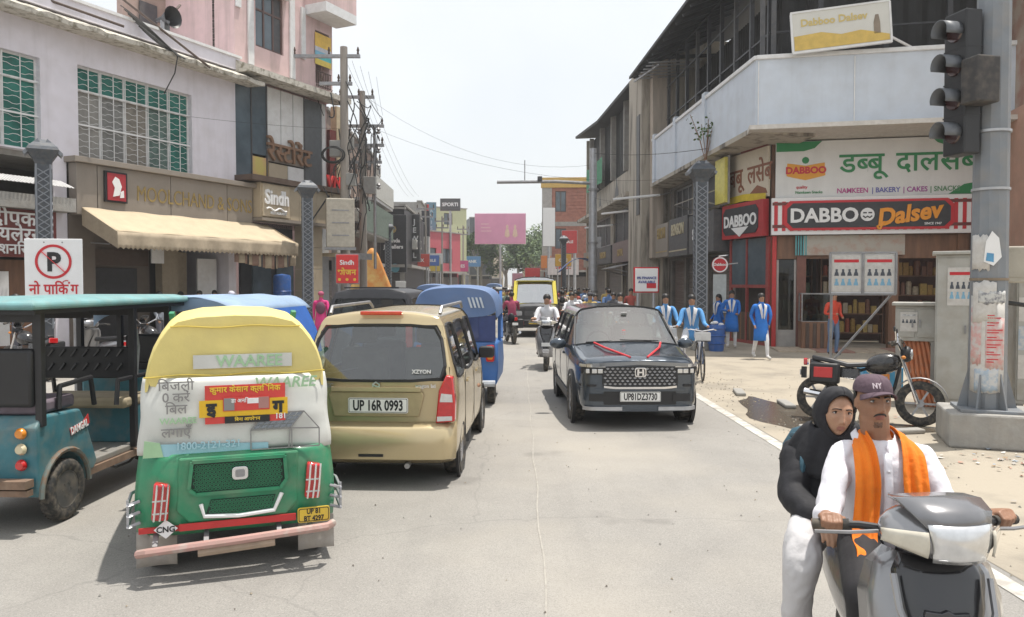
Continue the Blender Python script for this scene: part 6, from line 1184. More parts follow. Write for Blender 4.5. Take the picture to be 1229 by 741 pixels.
# ---------------------------------------------------------------- motorcycle, scooter, bicycle
alu = C('cast_alloy', (.34, .34, .35), .4, .7, var=.1, dirt=.3)
def motorcycle(lab, loc, rz, paint, boxm=None, group=None, lean=0, steer=0):
    t = thing('motorcycle', lab, 'motorcycle', loc, rz, group); t.rotation_euler = (0, R(lean), rz)
    wheel(t, (0, .64, .30), .30, .085, 'cast', alu, steer); wheel(t, (0, -.62, .30), .30, .10, 'cast', alu)
    for s in (-1, 1): B().cyl((s * .075, .62, .30), (s * .075, .40, .92), .022, n=8).build('fork', chrome, t)
    b = B(); b.loft([[(.055 * math.cos(R(w_)), .64 + .335 * math.cos(R(a)), .30 + .335 * math.sin(R(a)) + .015 * math.sin(R(w_))) for w_ in range(0, 181, 45)] for a in range(10, 171, 16)], closed=False); b.build('front_fender', dull, t, 60, thick=.006)
    b = B(); b.loft([[(x * w_, y, z0 + (z1 - z0) * h) for x, h in ((0, 0), (.7, .1), (1, .5), (.75, .9), (0, 1), (-.75, .9), (-1, .5), (-.7, .1))] for y, w_, z0, z1 in ((-.04, .08, .68, .84), (.06, .14, .64, .93), (.22, .17, .64, .98), (.36, .12, .72, .95), (.41, .05, .78, .91))]); b.build('fuel_tank', paint, t, 60, sub=1)
    b = B(); b.loft([[(x * w_, y, z + dz) for x, dz in ((-1, 0), (1, 0), (.8, .07), (-.8, .07))] for y, w_, z in ((.0, .09, .75), (-.25, .13, .73), (-.45, .12, .78), (-.72, .08, .82))]); b.build('seat', black, t, 60, bevel=.02)
    b = B(); b.loft([[(x * w_, y, z0 + (z1 - z0) * h) for x, h in ((-1, 0), (1, 0), (.9, 1), (-.9, 1))] for y, w_, z0, z1 in ((-.1, .10, .56, .73), (-.4, .10, .60, .74), (-.75, .06, .74, .84))]); b.build('side_panel', paint, t, 40, bevel=.02)
    en = B().box(-.14, .14, -.06, .28, .24, .50).build('engine', dull, t, bevel=.03); 
    for k in range(5): B().box(-.11, .11, .08, .24, .50 + .03 * k, .515 + .03 * k).build('cooling_fin', dull, en, 0)
    B().tube([(.12, .25, .48), (.14, .28, .28), (.15, .0, .24), (.16, -.5, .34), (.16, -.80, .38)], .035, 8, rs=[.02, .022, .025, .045, .045]).build('exhaust_pipe', chrome, t)
    b = B()
    for a, c in (((0, .42, .9), (0, .3, .35)), ((0, .42, .88), (0, -.1, .7)), ((0, -.1, .6), (0, -.1, .3)), ((.08, -.1, .34), (.08, -.62, .3)), ((-.08, -.1, .34), (-.08, -.62, .3)), ((.1, -.35, .72), (.09, -.55, .34)), ((-.1, -.35, .72), (-.09, -.55, .34))): b.tube([a, c], .022, 6)
    b.build('frame', trimblk, t)
    B().tube([(-.36, .28, 1.08), (-.24, .36, 1.10), (-.08, .40, 1.0), (.08, .40, 1.0), (.24, .36, 1.10), (.36, .28, 1.08)], .013, 6).build('handlebar', chrome, t)
    for s in (-1, 1):
        B().cyl((s * .26, .34, 1.10), (s * .37, .27, 1.075), .02, n=8).build('grip', rubber, t); B().ball((s * .30, .33, 1.27), (.06, .015, .04), 10, 6).build('mirror', trimblk, t); B().tube([(s * .24, .35, 1.1), (s * .28, .34, 1.24)], .007, 5).build('mirror_stem', chrome, t)
        B().ball((s * .16, .44, .90), (.03, .03, .025), 8, 6).build('indicator', amber, t)
    h = B().ball((0, .47, .95), (.10, .08, .11), 14, 10).build('headlamp', trimblk, t); B().lathe([(0, .07), (.07, .06), (.085, .02), (0, .02)], 14, (0, .48, .95), 'y').build('lens', clearlens, h)
    B().loft([[(x * w_, y, z) for x in (-1, -.6, .6, 1)] for y, w_, z in ((.47, .09, 1.04), (.42, .10, 1.12), (.36, .08, 1.18))], closed=False).build('visor', paint, t, 60, thick=.01)
    o = B().prism(rrect(.16, .10, .02, 3, 0, .79), -.83, -.78).build('tail_lamp', redlens, t, 0, bevel=.01); B().box(-.05, .05, -.86, -.80, .56, .72).build('rear_fender', trimblk, t, 0); B().box(-.09, .09, -.875, -.868, .60, .68).build('number_plate', plate_w, t, 0)
    B().tube([(-.1, -.05, .3), (-.24, -.12, .03)], .014, 6).build('side_stand', dull, t)
    if boxm: 
        o = B().box(.10, .30, -.72, -.34, .50, .78).build('side_box', trimblk, t, bevel=.03); B().box(.301, .312, -.66, -.42, .58, .72).build('red_reflector', boxm, o, 0, bevel=.01)
    return t
mc = motorcycle('black motorcycle with red panelled side box parked by the grey cabinet', (4.85, 10.66, 0), R(-119), C('bike_black', (.02, .02, .023), .25, .2, coat=.6, dirt=.12), redp, lean=-6)
silver = C('scooter_grey', (.29, .29, .30), .25, .55, var=.04, coat=.7, dirt=.06); sdark = C('scooter_dark', (.030, .030, .033), .22, .3, coat=.8, var=.05)
def scooter(lab, loc, rz, group=None):
    t = thing('scooter', lab, 'scooter', loc, rz, group)
    wheel(t, (0, .63, .215), .215, .10, 'steel', alu); wheel(t, (0, -.60, .215), .215, .10, 'steel', alu)
    def sec(y, w_, z, d): return [(-w_, y - d, z), (-w_ * .8, y - d * .35, z), (-w_ * .4, y - d * .05, z), (0, y, z), (w_ * .4, y - d * .05, z), (w_ * .8, y - d * .35, z), (w_, y - d, z)]
    aps = [(.50, .16, .28, .10), (.52, .21, .45, .13), (.49, .235, .65, .15), (.44, .235, .80, .15), (.40, .205, .90, .13), (.37, .15, .955, .10)]
    b = B(); b.loft([sec(*a) for a in aps], closed=False); b.build('front_apron', silver, t, 70, thick=.012)
    b = B(); b.loft([sec(y + .012, w_ * f, z, d * .35) for (y, w_, z, d), f in zip(aps, (.2, .35, .5, .62, .72, .8))], closed=False); b.build('centre_panel', sdark, t, 70, thick=.012)
    for s in (-1, 1): B().tube([(s * .045, .525, .50), (s * .10, .51, .66), (s * .15, .465, .80), (s * .155, .41, .90)], .012, 6).build('trim', silver, t)
    e = B().prism([(-.075, .775), (-.02, .765), (0, .755), (.02, .765), (.075, .775), (.07, .80), (.02, .795), (0, .805), (-.02, .795), (-.07, .80)], .458, .475).build('emblem', C('emblem_dark', (.10, .10, .11), .3, .8), t, 0, bevel=.003)
    b = B(); b.loft([[(x * w_, y + .03 * (1 - x * x), z) for x in (-1, -.6, 0, .6, 1)] for y, w_, z in ((.80, .05, .30), (.82, .07, .40), (.66, .085, .47), (.50, .08, .46))], closed=False); b.build('front_fender', silver, t, 70, thick=.01)
    # handlebar cowl with the lamp unit
    def cr(y, w_, z0, z1): return [(-w_, y, (z0 + z1) / 2), (-w_ * .8, y, z1 - (z1 - z0) * .18), (-w_ * .35, y, z1), (w_ * .35, y, z1), (w_ * .8, y, z1 - (z1 - z0) * .18), (w_, y, (z0 + z1) / 2), (w_ * .75, y, z0 + (z1 - z0) * .15), (w_ * .3, y, z0), (-w_ * .3, y, z0), (-w_ * .75, y, z0 + (z1 - z0) * .15)]
    b = B(); b.loft([cr(.22, .13, .97, 1.10), cr(.28, .20, .955, 1.135), cr(.34, .215, .95, 1.14), cr(.42, .19, .955, 1.125), cr(.475, .135, .975, 1.09), cr(.49, .09, .99, 1.07)]); b.build('handlebar_cowl', silver, t, 50, sub=1)
    vz = B(); vz.loft([[(x * w_, y + .025 * (1 - x * x), z + .012 * (1 - x * x)) for x in (-1, -.5, 0, .5, 1)] for y, w_, z in ((.47, .11, 1.085), (.43, .14, 1.125), (.36, .15, 1.15), (.28, .14, 1.145))], closed=False); vz.build('visor', C('visor_grey', (.19, .19, .20), .25, .4, coat=.6), t, 70, thick=.01)
    def lens(x0, x1, z0, z1, y, dx): return B().grid(lambda u, v: ((x0 + (x1 - x0) * u) * (1 - .18 * (1 - v)), y - dx * (x0 + (x1 - x0) * u) ** 2 + .014 * math.sin(PI * v), z0 + (z1 - z0) * v), 12, 6)
    h = lens(-.11, .11, .972, 1.098, .497, 2.2).build('headlight', clearlens, t, 60, thick=.008); B().lathe([(.0, .0), (.042, .0), (.045, .006), (0, .008)], 16, (0, .497, 1.035), 'y').build('reflector', chrome, h)
    for s in (-1, 1):
        B().grid(lambda u, v: (s * (.112 + .10 * u), .482 - .115 * u + .008 * math.sin(PI * v), .99 + .03 * u + (.085 - .045 * u) * v), 6, 5).build('indicator', C('clear_amber_lens', (.58, .54, .45), .12, coat=1, var=.1, scale=20), t, 60, thick=.008)
        B().tube([(s * .15, .29, 1.03), (s * .24, .27, 1.04), (s * .37, .22, 1.03)], .014, 8).build('handlebar', trimblk, t); B().cyl((s * .27, .26, 1.04), (s * .385, .215, 1.03), .019, n=10).build('grip', rubber, t); B().tube([(s * .20, .33, 1.035), (s * .30, .32, 1.03), (s * .40, .27, 1.02)], .007, 5).build('brake_lever', dull, t)
    B().box(-.19, .19, -.08, .36, .27, .31).build('footboard', trimblk, t, bevel=.02)
    b = B(); b.loft([[(x * w_, y, z0 + (z1 - z0) * h) for x, h in ((-.6, 0), (.6, 0), (1, .45), (.85, 1), (-.85, 1), (-1, .45))] for y, w_, z0, z1 in ((-.05, .14, .28, .66), (-.25, .19, .34, .70), (-.55, .20, .42, .74), (-.85, .12, .55, .74), (-.92, .06, .62, .72))]); b.build('rear_body', silver, t, 60, sub=1)
    b = B(); b.loft([[(x * w_, y, z + dz) for x, dz in ((-.9, 0), (.9, 0), (1, .05), (.7, .09), (-.7, .09), (-1, .05))] for y, w_, z in ((.02, .10, .68), (-.2, .15, .69), (-.5, .15, .71), (-.82, .11, .735))]); b.build('seat', black, t, 60, bevel=.02)
    B().tube([(-.1, -.8, .78), (-.11, -.98, .82), (.11, -.98, .82), (.1, -.8, .78)], .013, 6).build('grab_rail', dull, t); B().prism(rrect(.18, .08, .02, 3, 0, .66), -.94, -.90).build('tail_lamp', redlens, t, 0)
    B().box(-.10, .10, .535, .545, .52, .60).build('number_plate', plate_w, t, 0) if group else None
    return t
SC = (1.53, 3.05); SA_ = R(171)
STEER = MX.Translation((0, .33, 0)) @ zrot(R(13)) @ MX.Translation((0, -.33, 0))
sc1 = scooter('grey scooter ridden by the couple with the orange scarf', (SC[0], SC[1], 0), SA_)
sc2 = scooter('white plated scooter carrying the man in white before the taxi van', (.78, 17.6, 0), R(176), 'scooters and motorcycles in the traffic')
CH.clear()
def bicycle(lab, loc, rz, group=None):
    t = thing('bicycle', lab, 'bicycle', loc, rz, group)
    for y in (-.52, .54):
        w_ = B().lathe([(.325, -.018), (.345, 0), (.325, .018), (.31, 0)], 32, (0, 0, 0), 'x', closed=True).build('wheel', rubber, t, loc=(0, y, .345)); b = B()
        for k in range(16): b.tube([(.02 * (-1) ** k, 0, 0), (0, .315 * math.cos(k * PI / 8), .315 * math.sin(k * PI / 8))], .0025, 4)
        b.build('spokes', chrome, w_)
    b = B()
    for a, c in (((0, .54, .345), (0, .36, .92)), ((0, .40, .82), (0, -.05, .32)), ((0, .39, .86), (0, -.18, .80)), ((0, -.05, .30), (0, -.2, .9)), ((0, -.05, .3), (0, -.52, .345)), ((0, -.17, .8), (0, -.52, .345))): b.tube([a, c], .017, 6)
    b.build('frame', C('bike_frame', (.05, .10, .22), .4, dirt=.2), t); B().tube([(-.28, .22, .98), (-.22, .34, 1.0), (0, .36, .96), (.22, .34, 1.0), (.28, .22, .98)], .012, 6).build('handlebar', chrome, t); B().ball((0, -.22, .93), (.08, .13, .035), 10, 6).build('saddle', black, t); B().box(-.06, .06, -.8, -.35, .68, .70).build('carrier', dull, t); B().tube([(-.1, -.05, .3), (.1, -.05, .3)], .03, 6).build('crank', dull, t)
    b = B(); b.box(-.14, .14, .42, .62, .78, .80); b.box(-.14, .14, .42, .44, .78, .95).box(-.14, .14, .60, .62, .78, .95); b.build('basket', C('white_basket', (.6, .6, .6), .6), t, 0); return t
bc1 = bicycle('bicycle wheeled along by the schoolgirl nearest the dark SUV', (3.75, 15.6, 0), R(172), 'bicycles of the schoolgirls')
for n_ in ('handlebar_cowl', 'visor', 'headlight', 'indicator', 'handlebar', 'grip', 'brake_lever', 'front_fender', 'wheel'):
    for o in sc1.children:
        if o.name.split('.')[0] == n_ and not (n_ == 'wheel' and o.location.y < 0): o.matrix_basis = STEER @ o.matrix_basis
CH.clear(); bc2 = dup(bc1, 'second bicycle ridden by the schoolgirl behind the SUV mirror', (3.35, 17.0, 0), R(176))
CH.clear()
dup(mc, 'dark motorcycle ridden by the man behind the SUV roof', (2.85, 20.5, 0), R(178), 'scooters and motorcycles in the traffic').rotation_euler = (0, 0, R(178))
for k, (x, y, a, lab) in enumerate(((2.1, 26, 178, 'motorcycle in the pack beside the taxi van, nearest'), (2.9, 29, 180, 'motorcycle in the pack below the steel mast'), (2.3, 34, 176, 'motorcycle far behind the nearest one in the pack'), (.0, 36, 0, 'motorcycle moving away left of the taxi van'), (-.05, 25, 10, 'motorcycle beside the blue auto in the gap before the taxi van'), (-1.6, 40, 178, 'motorcycle far up the middle of the street'))): dup(mc, lab, (x, y, 0), R(a), 'scooters and motorcycles in the traffic').rotation_euler = (0, 0, R(a))
dup(mc, 'motorcycle parked by the white clad man near the red shop board', (-4.3, 20.0, 0), R(10), 'parked two wheelers by the shopfronts').rotation_euler = (0, 0, R(10))
for k, (x, y, a) in enumerate(((-9.6, 15.5, 60), (-8.7, 16.4, 62), (-7.9, 17.2, 58))): dup(mc if k != 1 else sc2, ['motorcycle parked beyond the teal rickshaw, nearest the picture edge', 'scooter parked between two motorcycles beyond the teal rickshaw', 'motorcycle parked beyond the teal rickshaw, nearest the awning'][k], (x, y, 0), R(a), 'parked two wheelers by the shopfronts').rotation_euler = (0, R(4), R(a))
# ================================================================ STREET FURNITURE
np_ = thing('no_parking_sign', 'white no parking board with red ring and red Hindi words', 'sign', (-6.42, 11, 0), R(8))
B().box(-.38, .38, -.01, .01, 1.66, 2.52).build('board', cleanwhite, np_, 0, bevel=.008)
for x in (-.25, .25): B().cyl((x, .035, 0), (x, .035, 2.5), .022, n=8).build('post', dull, np_)
B().lathe([(.205, -.004), (.24, -.004), (.24, 0), (.205, 0)], 40, (.0, -.013, 2.20), 'y', closed=True).build('ring', sred, np_); text('letter', 'P', .36, trimblk, np_, (.0, -.014, 2.075), ext=.002, off=.035); B().bar((-.15, -.021, 2.34), (.155, -.021, 2.05), .035, .004).build('slash', sred, np_)
hindi('lettering', ['नो', ' ', 'पा', 'िक', '~', 'ंग'], .20, sred, np_, (.0, -.013, 1.75), off=.02, ext=.002, sx=.85)
for x in (-.12, .12): B().cyl((x, -.014, 2.47), (x, -.01, 2.47), .01, n=8).build('bolt', dull, np_)
# signal pole
spx = at(1183, 540, 9.25); spx.z = 0
pole_m = C('signal_pole_grey', (.21, .228, .25), .55, .2, var=.12, scale=3, dirt=.35, bump=.1)
sp = thing('signal_pole', 'thick grey signal pole plastered with torn red and white bills', 'pole', (spx.x, spx.y, 0), R(-20))
B().box(-.46, .50, -.42, .50, 0, .40).build('plinth', conc2, sp, 0, bevel=.025); B().box(-.33, .33, -.33, .33, .40, .435).build('base_plate', pole_m, sp, 0, bevel=.005)
b = B(); b.loft([b.ring((0, 0, z), (0, 0, 1), r_, 12) for z, r_ in ((.435, .205), (5.9, .172))]); b.build('shaft', pole_m, sp, 20)
for a in range(6): b = B(); b.T = zrot(a * PI / 3); b.prism([(.19, .435), (.31, .435), (.19, .92)], -.01, .01); b.build('gusset', pole_m, sp, 0)
for z in (1.93, 2.98, 3.65): B().cyl((0, 0, z), (0, 0, z + .03), .207, n=16).build('strap', C('rust_strap', (.22, .17, .12), .7, dirt=.3) if z < 2 else steel, sp)
def bill(z0, z1, a0, a1, m, r_=.208, nm='torn_bill', seed=0):
    q = random.Random(seed); j = [q.uniform(-.02, .02) for _ in range(40)]
    return B().grid(lambda u, v: (r_ * math.sin(R(a0 + (a1 - a0) * u)), -r_ * math.cos(R(a0 + (a1 - a0) * u)), z0 + (z1 - z0) * v + (j[int(u * 12)] if v in (0, 1) else 0)), 12, 4).build(nm, m, sp, 60, thick=.002)
paper = C('bill_paper', (.58, .56, .53), .8, var=.1, scale=12, dirt=.25); pinkp = C('bill_pink', (.60, .34, .32), .8, var=.15, scale=14, col2=(.55, .52, .50), c2=.5); bluep = C('bill_blue', (.36, .44, .52), .8, var=.2, scale=16, col2=(.56, .56, .55), c2=.48)
bills = [bill(.62, 1.74, -68, 40, paper), bill(.95, 1.62, -66, -30, pinkp, .2105, seed=1), bill(.90, 1.50, -18, 38, pinkp, .2105, seed=2), bill(.64, .90, -50, 20, bluep, .211, seed=3), bill(1.45, 1.92, -60, 10, paper, .2125, seed=4), bill(2.05, 2.45, -70, -10, paper, .204, seed=5), bill(1.66, 1.80, -40, 40, C('bill_print', (.2, .2, .22), .8, col2=(.55, .55, .53), c2=.46, scale=25), .2135, seed=6)]
for k in range(7):
    z = .98 + .085 * k; o = B()
    for j in range(2): o.grid(lambda u, v: (.2135 * math.sin(R(-14 + (20 + 26 * ((k * 3 + j * 2) % 5) / 4) * u)), -.2135 * math.cos(R(-14 + (20 + 26 * ((k * 3 + j * 2) % 5) / 4) * u)), z + .03 * j + .012 * v), 8, 1)
    o.build('printed_line', sred, bills[2], 60)
B().prism([(-.10, 2.15), (0.0, 2.1), (.08, 2.2), (.05, 2.42), (-.02, 2.5), (-.08, 2.38)], -.216, -.205).build('white_sticker', cleanwhite, sp, 0); B().prism([(-.08, 2.16), (.0, 2.14), (.0, 2.24), (-.07, 2.25)], -.220, -.217).build('blue_patch', C('sticker_blue', (.1, .3, .5), .6), sp, 0)
ts = thing('traffic_signal', 'black traffic signal head with hooded lamps seen from its side', 'traffic signal', at(1147, 100, 9.25), R(-78))
b = B(); b.box(-.17, .17, -.02, .20, -.84, .82); b.build('housing', black, ts, 0, bevel=.02)
for k in range(4):
    z = .58 - .39 * k; B().loft([[(.125 * math.cos(R(a)), y, z + .125 * math.sin(R(a))) for a in range(-20, 201, 20)] for y in (-.02, -.24)], closed=False).build('hood', C('hood_grey', (.12, .13, .145), .5), ts, 60, thick=.008); B().lathe([(0, -.02), (.11, -.02), (.12, 0), (0, 0)], 16, (0, -.022, z), 'y').build('lens', C('dark_lens', (.05, .02, .02), .2, coat=1), ts)
for k in range(3): B().box(-.172, .172, -.022, .202, .38 - .39 * k, .395 - .39 * k).build('seam', trimblk, ts, 0)
o = B().box(.16, .42, -.08, .22, -.30, .22).build('side_box', C('dark_box', (.045, .042, .042), .7, dirt=.25), ts, 0, bevel=.02)
for z in (-.6, .5): B().bar((.0, .18, z), (.0, .45, z), .05).build('bracket', dull, ts)
# cabinets and stalls round the pole
cabm = C('cabinet_grey', (.42, .415, .385), .55, .1, var=.12, scale=3, dirt=.6)
def cabinet(lab, loc, rz, w, d, h, z0=.12):
    t = thing('cabinet', lab, 'cabinet', loc, rz, 'roadside cabinets'); B().box(-w / 2, w / 2, -d / 2, d / 2, z0, h).build('casing', cabm, t, 0, bevel=.012); B().box(-w / 2 - .05, w / 2 + .05, -d / 2 - .08, d / 2 + .05, h, h + .05).build('roof', cabm, t, 0, bevel=.01)
    for s in (-1, 1): B().box(s * w / 4 - w / 4 + .02, s * w / 4 + w / 4 - .02, -d / 2 - .014, -d / 2 - .001, z0 + .06, h - .05).build('door', cabm, t, 0, bevel=.006); B().box(s * .05 - .012, s * .05 + .012, -d / 2 - .035, -d / 2 - .015, (h + z0) / 2 - .06, (h + z0) / 2 + .06).build('handle', dull, t, 0)
    for s in (-1, 1): B().box(s * w * .42 - .04, s * w * .42 + .04, -d / 2, d / 2, 0, z0).build('foot', conc2, t, 0)
    return t
prt = C('notice_print', (.16, .17, .19), .7, col2=(.6, .6, .6), c2=.42, scale=22)
def notice(par, x, y, z, w, h, m=paper, rows=2):
    o = B().box(x - w / 2, x + w / 2, y - .006, y, z - h / 2, z + h / 2).build('notice', m, par, 0)
    B().box(x - w * .42, x + w * .42, y - .009, y - .0065, z + h * .30, z + h * .38).build('print_line', sred if rows > 1 else prt, o, 0)
    for r_ in range(rows):
        for c_ in range(4):
            px_ = x - w * .33 + c_ * w * .22; pz = z + h * (.02 - .26 * r_)
            B().prism([(px_ - w * .08, pz - h * .08), (px_ + w * .08, pz - h * .08), (px_ + w * .06, pz), (px_ + w * .035, pz + h * .03), (px_ + w * .04, pz + h * .10), (px_ - w * .04, pz + h * .10), (px_ - w * .035, pz + h * .03), (px_ - w * .06, pz)], y - .009, y - .0065).build('print_portrait', [prt, C('print_blue', (.2, .4, .55), .7)][r_ % 2] if r_ else C('print_dark', (.07, .08, .10), .7), o, 0)
    return o
c1 = cabinet('tall grey cabinet with bills left of the signal pole', (6.82, 11.7, 0), R(-28), .88, .55, 2.32); notice(c1, -.12, -.292, 1.85, .34, .56)
for k in range(3): B().box(-.403 - .003, -.402, -.2, .2, .6 + .45 * k, .95 + .45 * k).build('torn_bill', paper, c1, 0)
for k in range(4): B().box(.12, .36, -.296, -.291, .5 + .35 * k, .78 + .35 * k).build('torn_bill', [paper, bluep][k % 2], c1, 0)
c2_ = cabinet('tall grey cabinet half hidden behind the signal pole', (7.9, 11.6, 0), R(-22), .85, .6, 2.0)
for k in range(3): B().box(-.4, -.05, -.322, -.316, .5 + .42 * k, .85 + .42 * k).build('torn_bill', [paper, bluep, paper][k], c2_, 0)
c3 = cabinet('small grey cabinet on orange pipes behind the motorcycle', (6.35, 12.3, 0), R(-28), .58, .42, 1.55, 1.0); notice(c3, -.1, -.226, 1.3, .24, .3, paper, 1)
cds = C('orange_conduit', (.50, .16, .06), .5, var=.2, dirt=.3)
for k in range(6): B().tube([(-.15 + .06 * k, -.1, 1.0), (-.1 + .07 * k, -.15, .5), (.05 + .06 * k, -.25, 0)], .035, 6).build('conduit', cds, c3)
pb_ = thing('iron_post', 'rusty square iron post beside the small cabinet', 'post', (6.62, 11.9, 0), 0); B().box(-.035, .035, -.035, .035, 0, 1.66).build('shaft', C('rust_post', (.18, .09, .06), .8, var=.25), pb_, 0); B().box(-.08, .08, -.08, .08, 0, .02).build('base_plate', dull, pb_, 0)
mb_ = thing('meter_box', 'beige meter box fixed beside the pole at head height', 'electric box', at(1219, 318, 9.5), R(-20)); B().box(-.16, .26, -.12, .12, -.22, .22).build('casing', C('beige_box', (.46, .43, .36), .6, var=.1, dirt=.35), mb_, 0, bevel=.02); B().box(-.1, .2, -.128, -.121, -.15, .15).build('lid', C('beige_box', (.46, .43, .36)), mb_, 0); B().bar((-.3, 0, .0), (-.16, 0, .0), .06).build('bracket', dull, mb_); B().tube([(-.1, 0, -.22), (-.2, -.05, -.4), (-.35, -.1, -.42), (.2, .1, -.5)], .03, 6).build('cable', wire_m, mb_)
nb = thing('notice_board', 'steel framed notice board on a leaning post with two printed election style sheets', 'notice board', (6.25, 14.0, 0), R(-8))
nb['label'] = 'framed notice board on a post with two white sheets of printed portraits'
B().box(-.56, .56, -.02, .0, 1.70, 2.44).build('board', cleanwhite, nb, 0); b = B()
for a, c in (((-.56, -.03, 1.70), (.56, -.03, 1.70)), ((-.56, -.03, 2.44), (.56, -.03, 2.44)), ((-.56, -.03, 1.70), (-.56, -.03, 2.44)), ((.56, -.03, 1.70), (.56, -.03, 2.44)), ((0, -.026, 1.70), (0, -.026, 2.44))): b.bar(a, c, .035)
b.build('frame', dull, nb, 0); B().bar((-.52, .01, 0), (-.52, .01, 1.70), .04).build('post', dull, nb, 0); B().bar((.5, .01, 1.70), (-.48, .03, .5), .035).build('brace', dull, nb, 0)
for x in (-.28, .28): notice(nb, x, -.021, 2.07, .5, .66)
bx = thing('crate', 'bright blue open crate with an orange printed side under the notice board', 'crate', (6.35, 13.5, 0), R(-10)); b = B(); wall(b, -.32, .32, .05, .46, [], -.22, -.2); wall(b, -.32, .32, .05, .46, [], .2, .22); b.box(-.32, -.3, -.2, .2, .05, .46).box(.3, .32, -.2, .2, .05, .46).box(-.3, .3, -.2, .2, .05, .08); b.build('tub', C('crate_blue', (.05, .28, .52), .5, dirt=.2), bx, 0, bevel=.008); o = B().box(-.22, .1, -.226, -.221, .08, .36).build('orange_print', C('crate_orange', (.65, .25, .06), .6), bx, 0); B().box(-.18, .06, -.23, -.227, .2, .30).build('white_print', cleanwhite, o, 0)
for s in (-1, 1): B().box(s * .25 - .04, s * .25 + .04, -.2, .2, 0, .05).build('foot', trimblk, bx, 0)
dmn = thing('bin', 'blue plastic drum bin with white rim of rubbish by the lamp column', 'bin', (5.72, 21.9, 0), 0); B().lathe([(0, .02), (.19, .0), (.21, .1), (.235, .55), (.25, .72), (.24, .74), (.22, .6), (0, .55)], 20).build('drum', bluebin, dmn)
for z in (.2, .42, .62): B().lathe([(.222 + z * .03, z), (.25 + z * .02, z + .02), (.222 + z * .03, z + .04)], 20).build('hoop', bluebin, dmn)
for k in range(9): B().ball((.13 * math.cos(k * 2.1), .13 * math.sin(k * 2.1), .74 + .03 * (k % 3)), (.08, .06, .05), 8, 5).build('rubbish_bag', cleanwhite, dmn)
rs_ = thing('round_sign', 'round red shop sign on a bracket beside the snack shop edge', 'sign', at(864, 318, 24.5), R(-10)); B().lathe([(0, -.03), (.22, -.03), (.25, 0), (.25, .04), (0, .04)], 24, (0, 0, 0), 'y').build('disc', sred, rs_); B().lathe([(.2, -.035), (.24, -.035), (.24, -.028), (.2, -.028)], 24, (0, 0, 0), 'y', closed=True).build('ring', cleanwhite, rs_); text('lettering', 'Dabboo', .12, cleanwhite, rs_, (0, -.035, -.03), off=.03, ext=.003); B().bar((.0, .05, .0), (.55, .1, .05), .04).build('bracket', dull, rs_); B().box(-.2, .2, .0, .03, -1.5, -.3).build('pale_strip', C('pale_strip', (.45, .48, .48), .7), rs_, 0)
fsg = board('white red edged board on a post reading finance words in blue', at(776, 350, 24.5), R(5), .72, .72, cleanwhite, '0% FINANCE\nAVAILABLE', .11, C('sign_navy', (.06, .08, .30), .5), d=.04, pole=-1.6, fm=sred); fsg['label'] = 'white red edged board on thin posts with blue lines over the SUV'
B().box(.0, .3, -.008, -.001, .1, .26).build('red_print', sred, fsg, 0)
# kerb slabs, litter, counter barrier
for k, (x, y, a) in enumerate(((3.9, 13.4, 80), (4.25, 12.1, 84), (3.75, 9.9, 75), (4.9, 9.85, 10))):
    t = thing('kerb_stone', ['worn kerb slab lying by the gutter nearest the schoolgirls', 'worn kerb slab edging the muddy puddle', 'broken kerb slab by the near end of the puddle', 'low kerb slab under the parked motorcycle'][k], 'kerb stone', (x, y, 0), R(a), 'loose kerb slabs by the gutter'); B().cb((0, 0, .03), (.62, .16, .06)).build('slab', conc2, t, 0, bevel=.02)
q = random.Random(5); lb = B()
for k in range(260):
    cx, cy = (5.7, 8.0) if k < 150 else (5.0 + q.random() * 2, 6 + q.random() * 6); x, y = q.gauss(cx, .45 if k < 150 else .9), q.gauss(cy, .35 if k < 150 else 1.2); s = q.uniform(.015, .05); a = q.random() * 6
    lb.mi(k % 5).add([(x + s * math.cos(a + j * 1.57) * (1 if j % 2 else .6), y + s * math.sin(a + j * 1.57) * (1 if j % 2 else .6), .006 + .02 * q.random()) for j in range(4)], [(0, 1, 2, 3)])
lb.build('litter', [paper, C('litter_brown', (.28, .2, .12)), C('litter_grey', (.36, .33, .29)), C('litter_rose', (.42, .24, .18)), C('litter_blue', (.28, .32, .36))], None, 0, kind='stuff')
pb2 = B()
for k in range(1100):
    x, y = (q.gauss(3.75, .35), q.uniform(5, 18)) if k < 400 else (q.uniform(3.4, 9), q.uniform(5, 20)) if k < 700 else (q.uniform(-9, 3), q.uniform(3.5, 16)); r_ = q.uniform(.006, .018 if k < 400 else .012); a = q.random() * 6
    pb2.mi(k % 3).add([(x + r_ * math.cos(a + j * 2.1), y + r_ * math.sin(a + j * 2.1), .002) for j in range(3)] + [(x, y, r_ * .9 + .002)], [(0, 1, 3), (1, 2, 3), (2, 0, 3)])
pb2.build('gravel', [C('grit_tan', (.34, .29, .22), .95, var=.2), C('grit_grey', (.25, .24, .22), .95, var=.2), C('grit_dark', (.16, .14, .12), .95)], None, 0, kind='stuff')
st2 = thing('platform', 'dark shop platform step with bottles crates before the awning shops', 'step', ft(0, 0), FA); st2['label'] = 'low grey step running along the jeweller shopfront'
B().box(-11, .1, -.9, -.02, 0, .18).build('step', conc2, st2, 0, bevel=.02)
bd_ = thing('water_tank', 'blue plastic water drum standing under the end of the awning', 'drum', ft(-3.3, -.55, .18), 0); B().lathe([(0, 0), (.3, 0), (.31, .1), (.29, .5), (.31, .9), (.31, 1.9), (.28, 2.0), (0, 2.05)], 18).build('drum', bluebin, bd_)
for z in (.5, .95, 1.4): B().lathe([(.30, z), (.325, z + .03), (.30, z + .06)], 18).build('hoop', bluebin, bd_)
mq_ = [thing('clothes_rack', 'open rack with folded cloth and boxes in the dark shop at the picture edge', 'rack', ft(-14.2, .2), FA)]
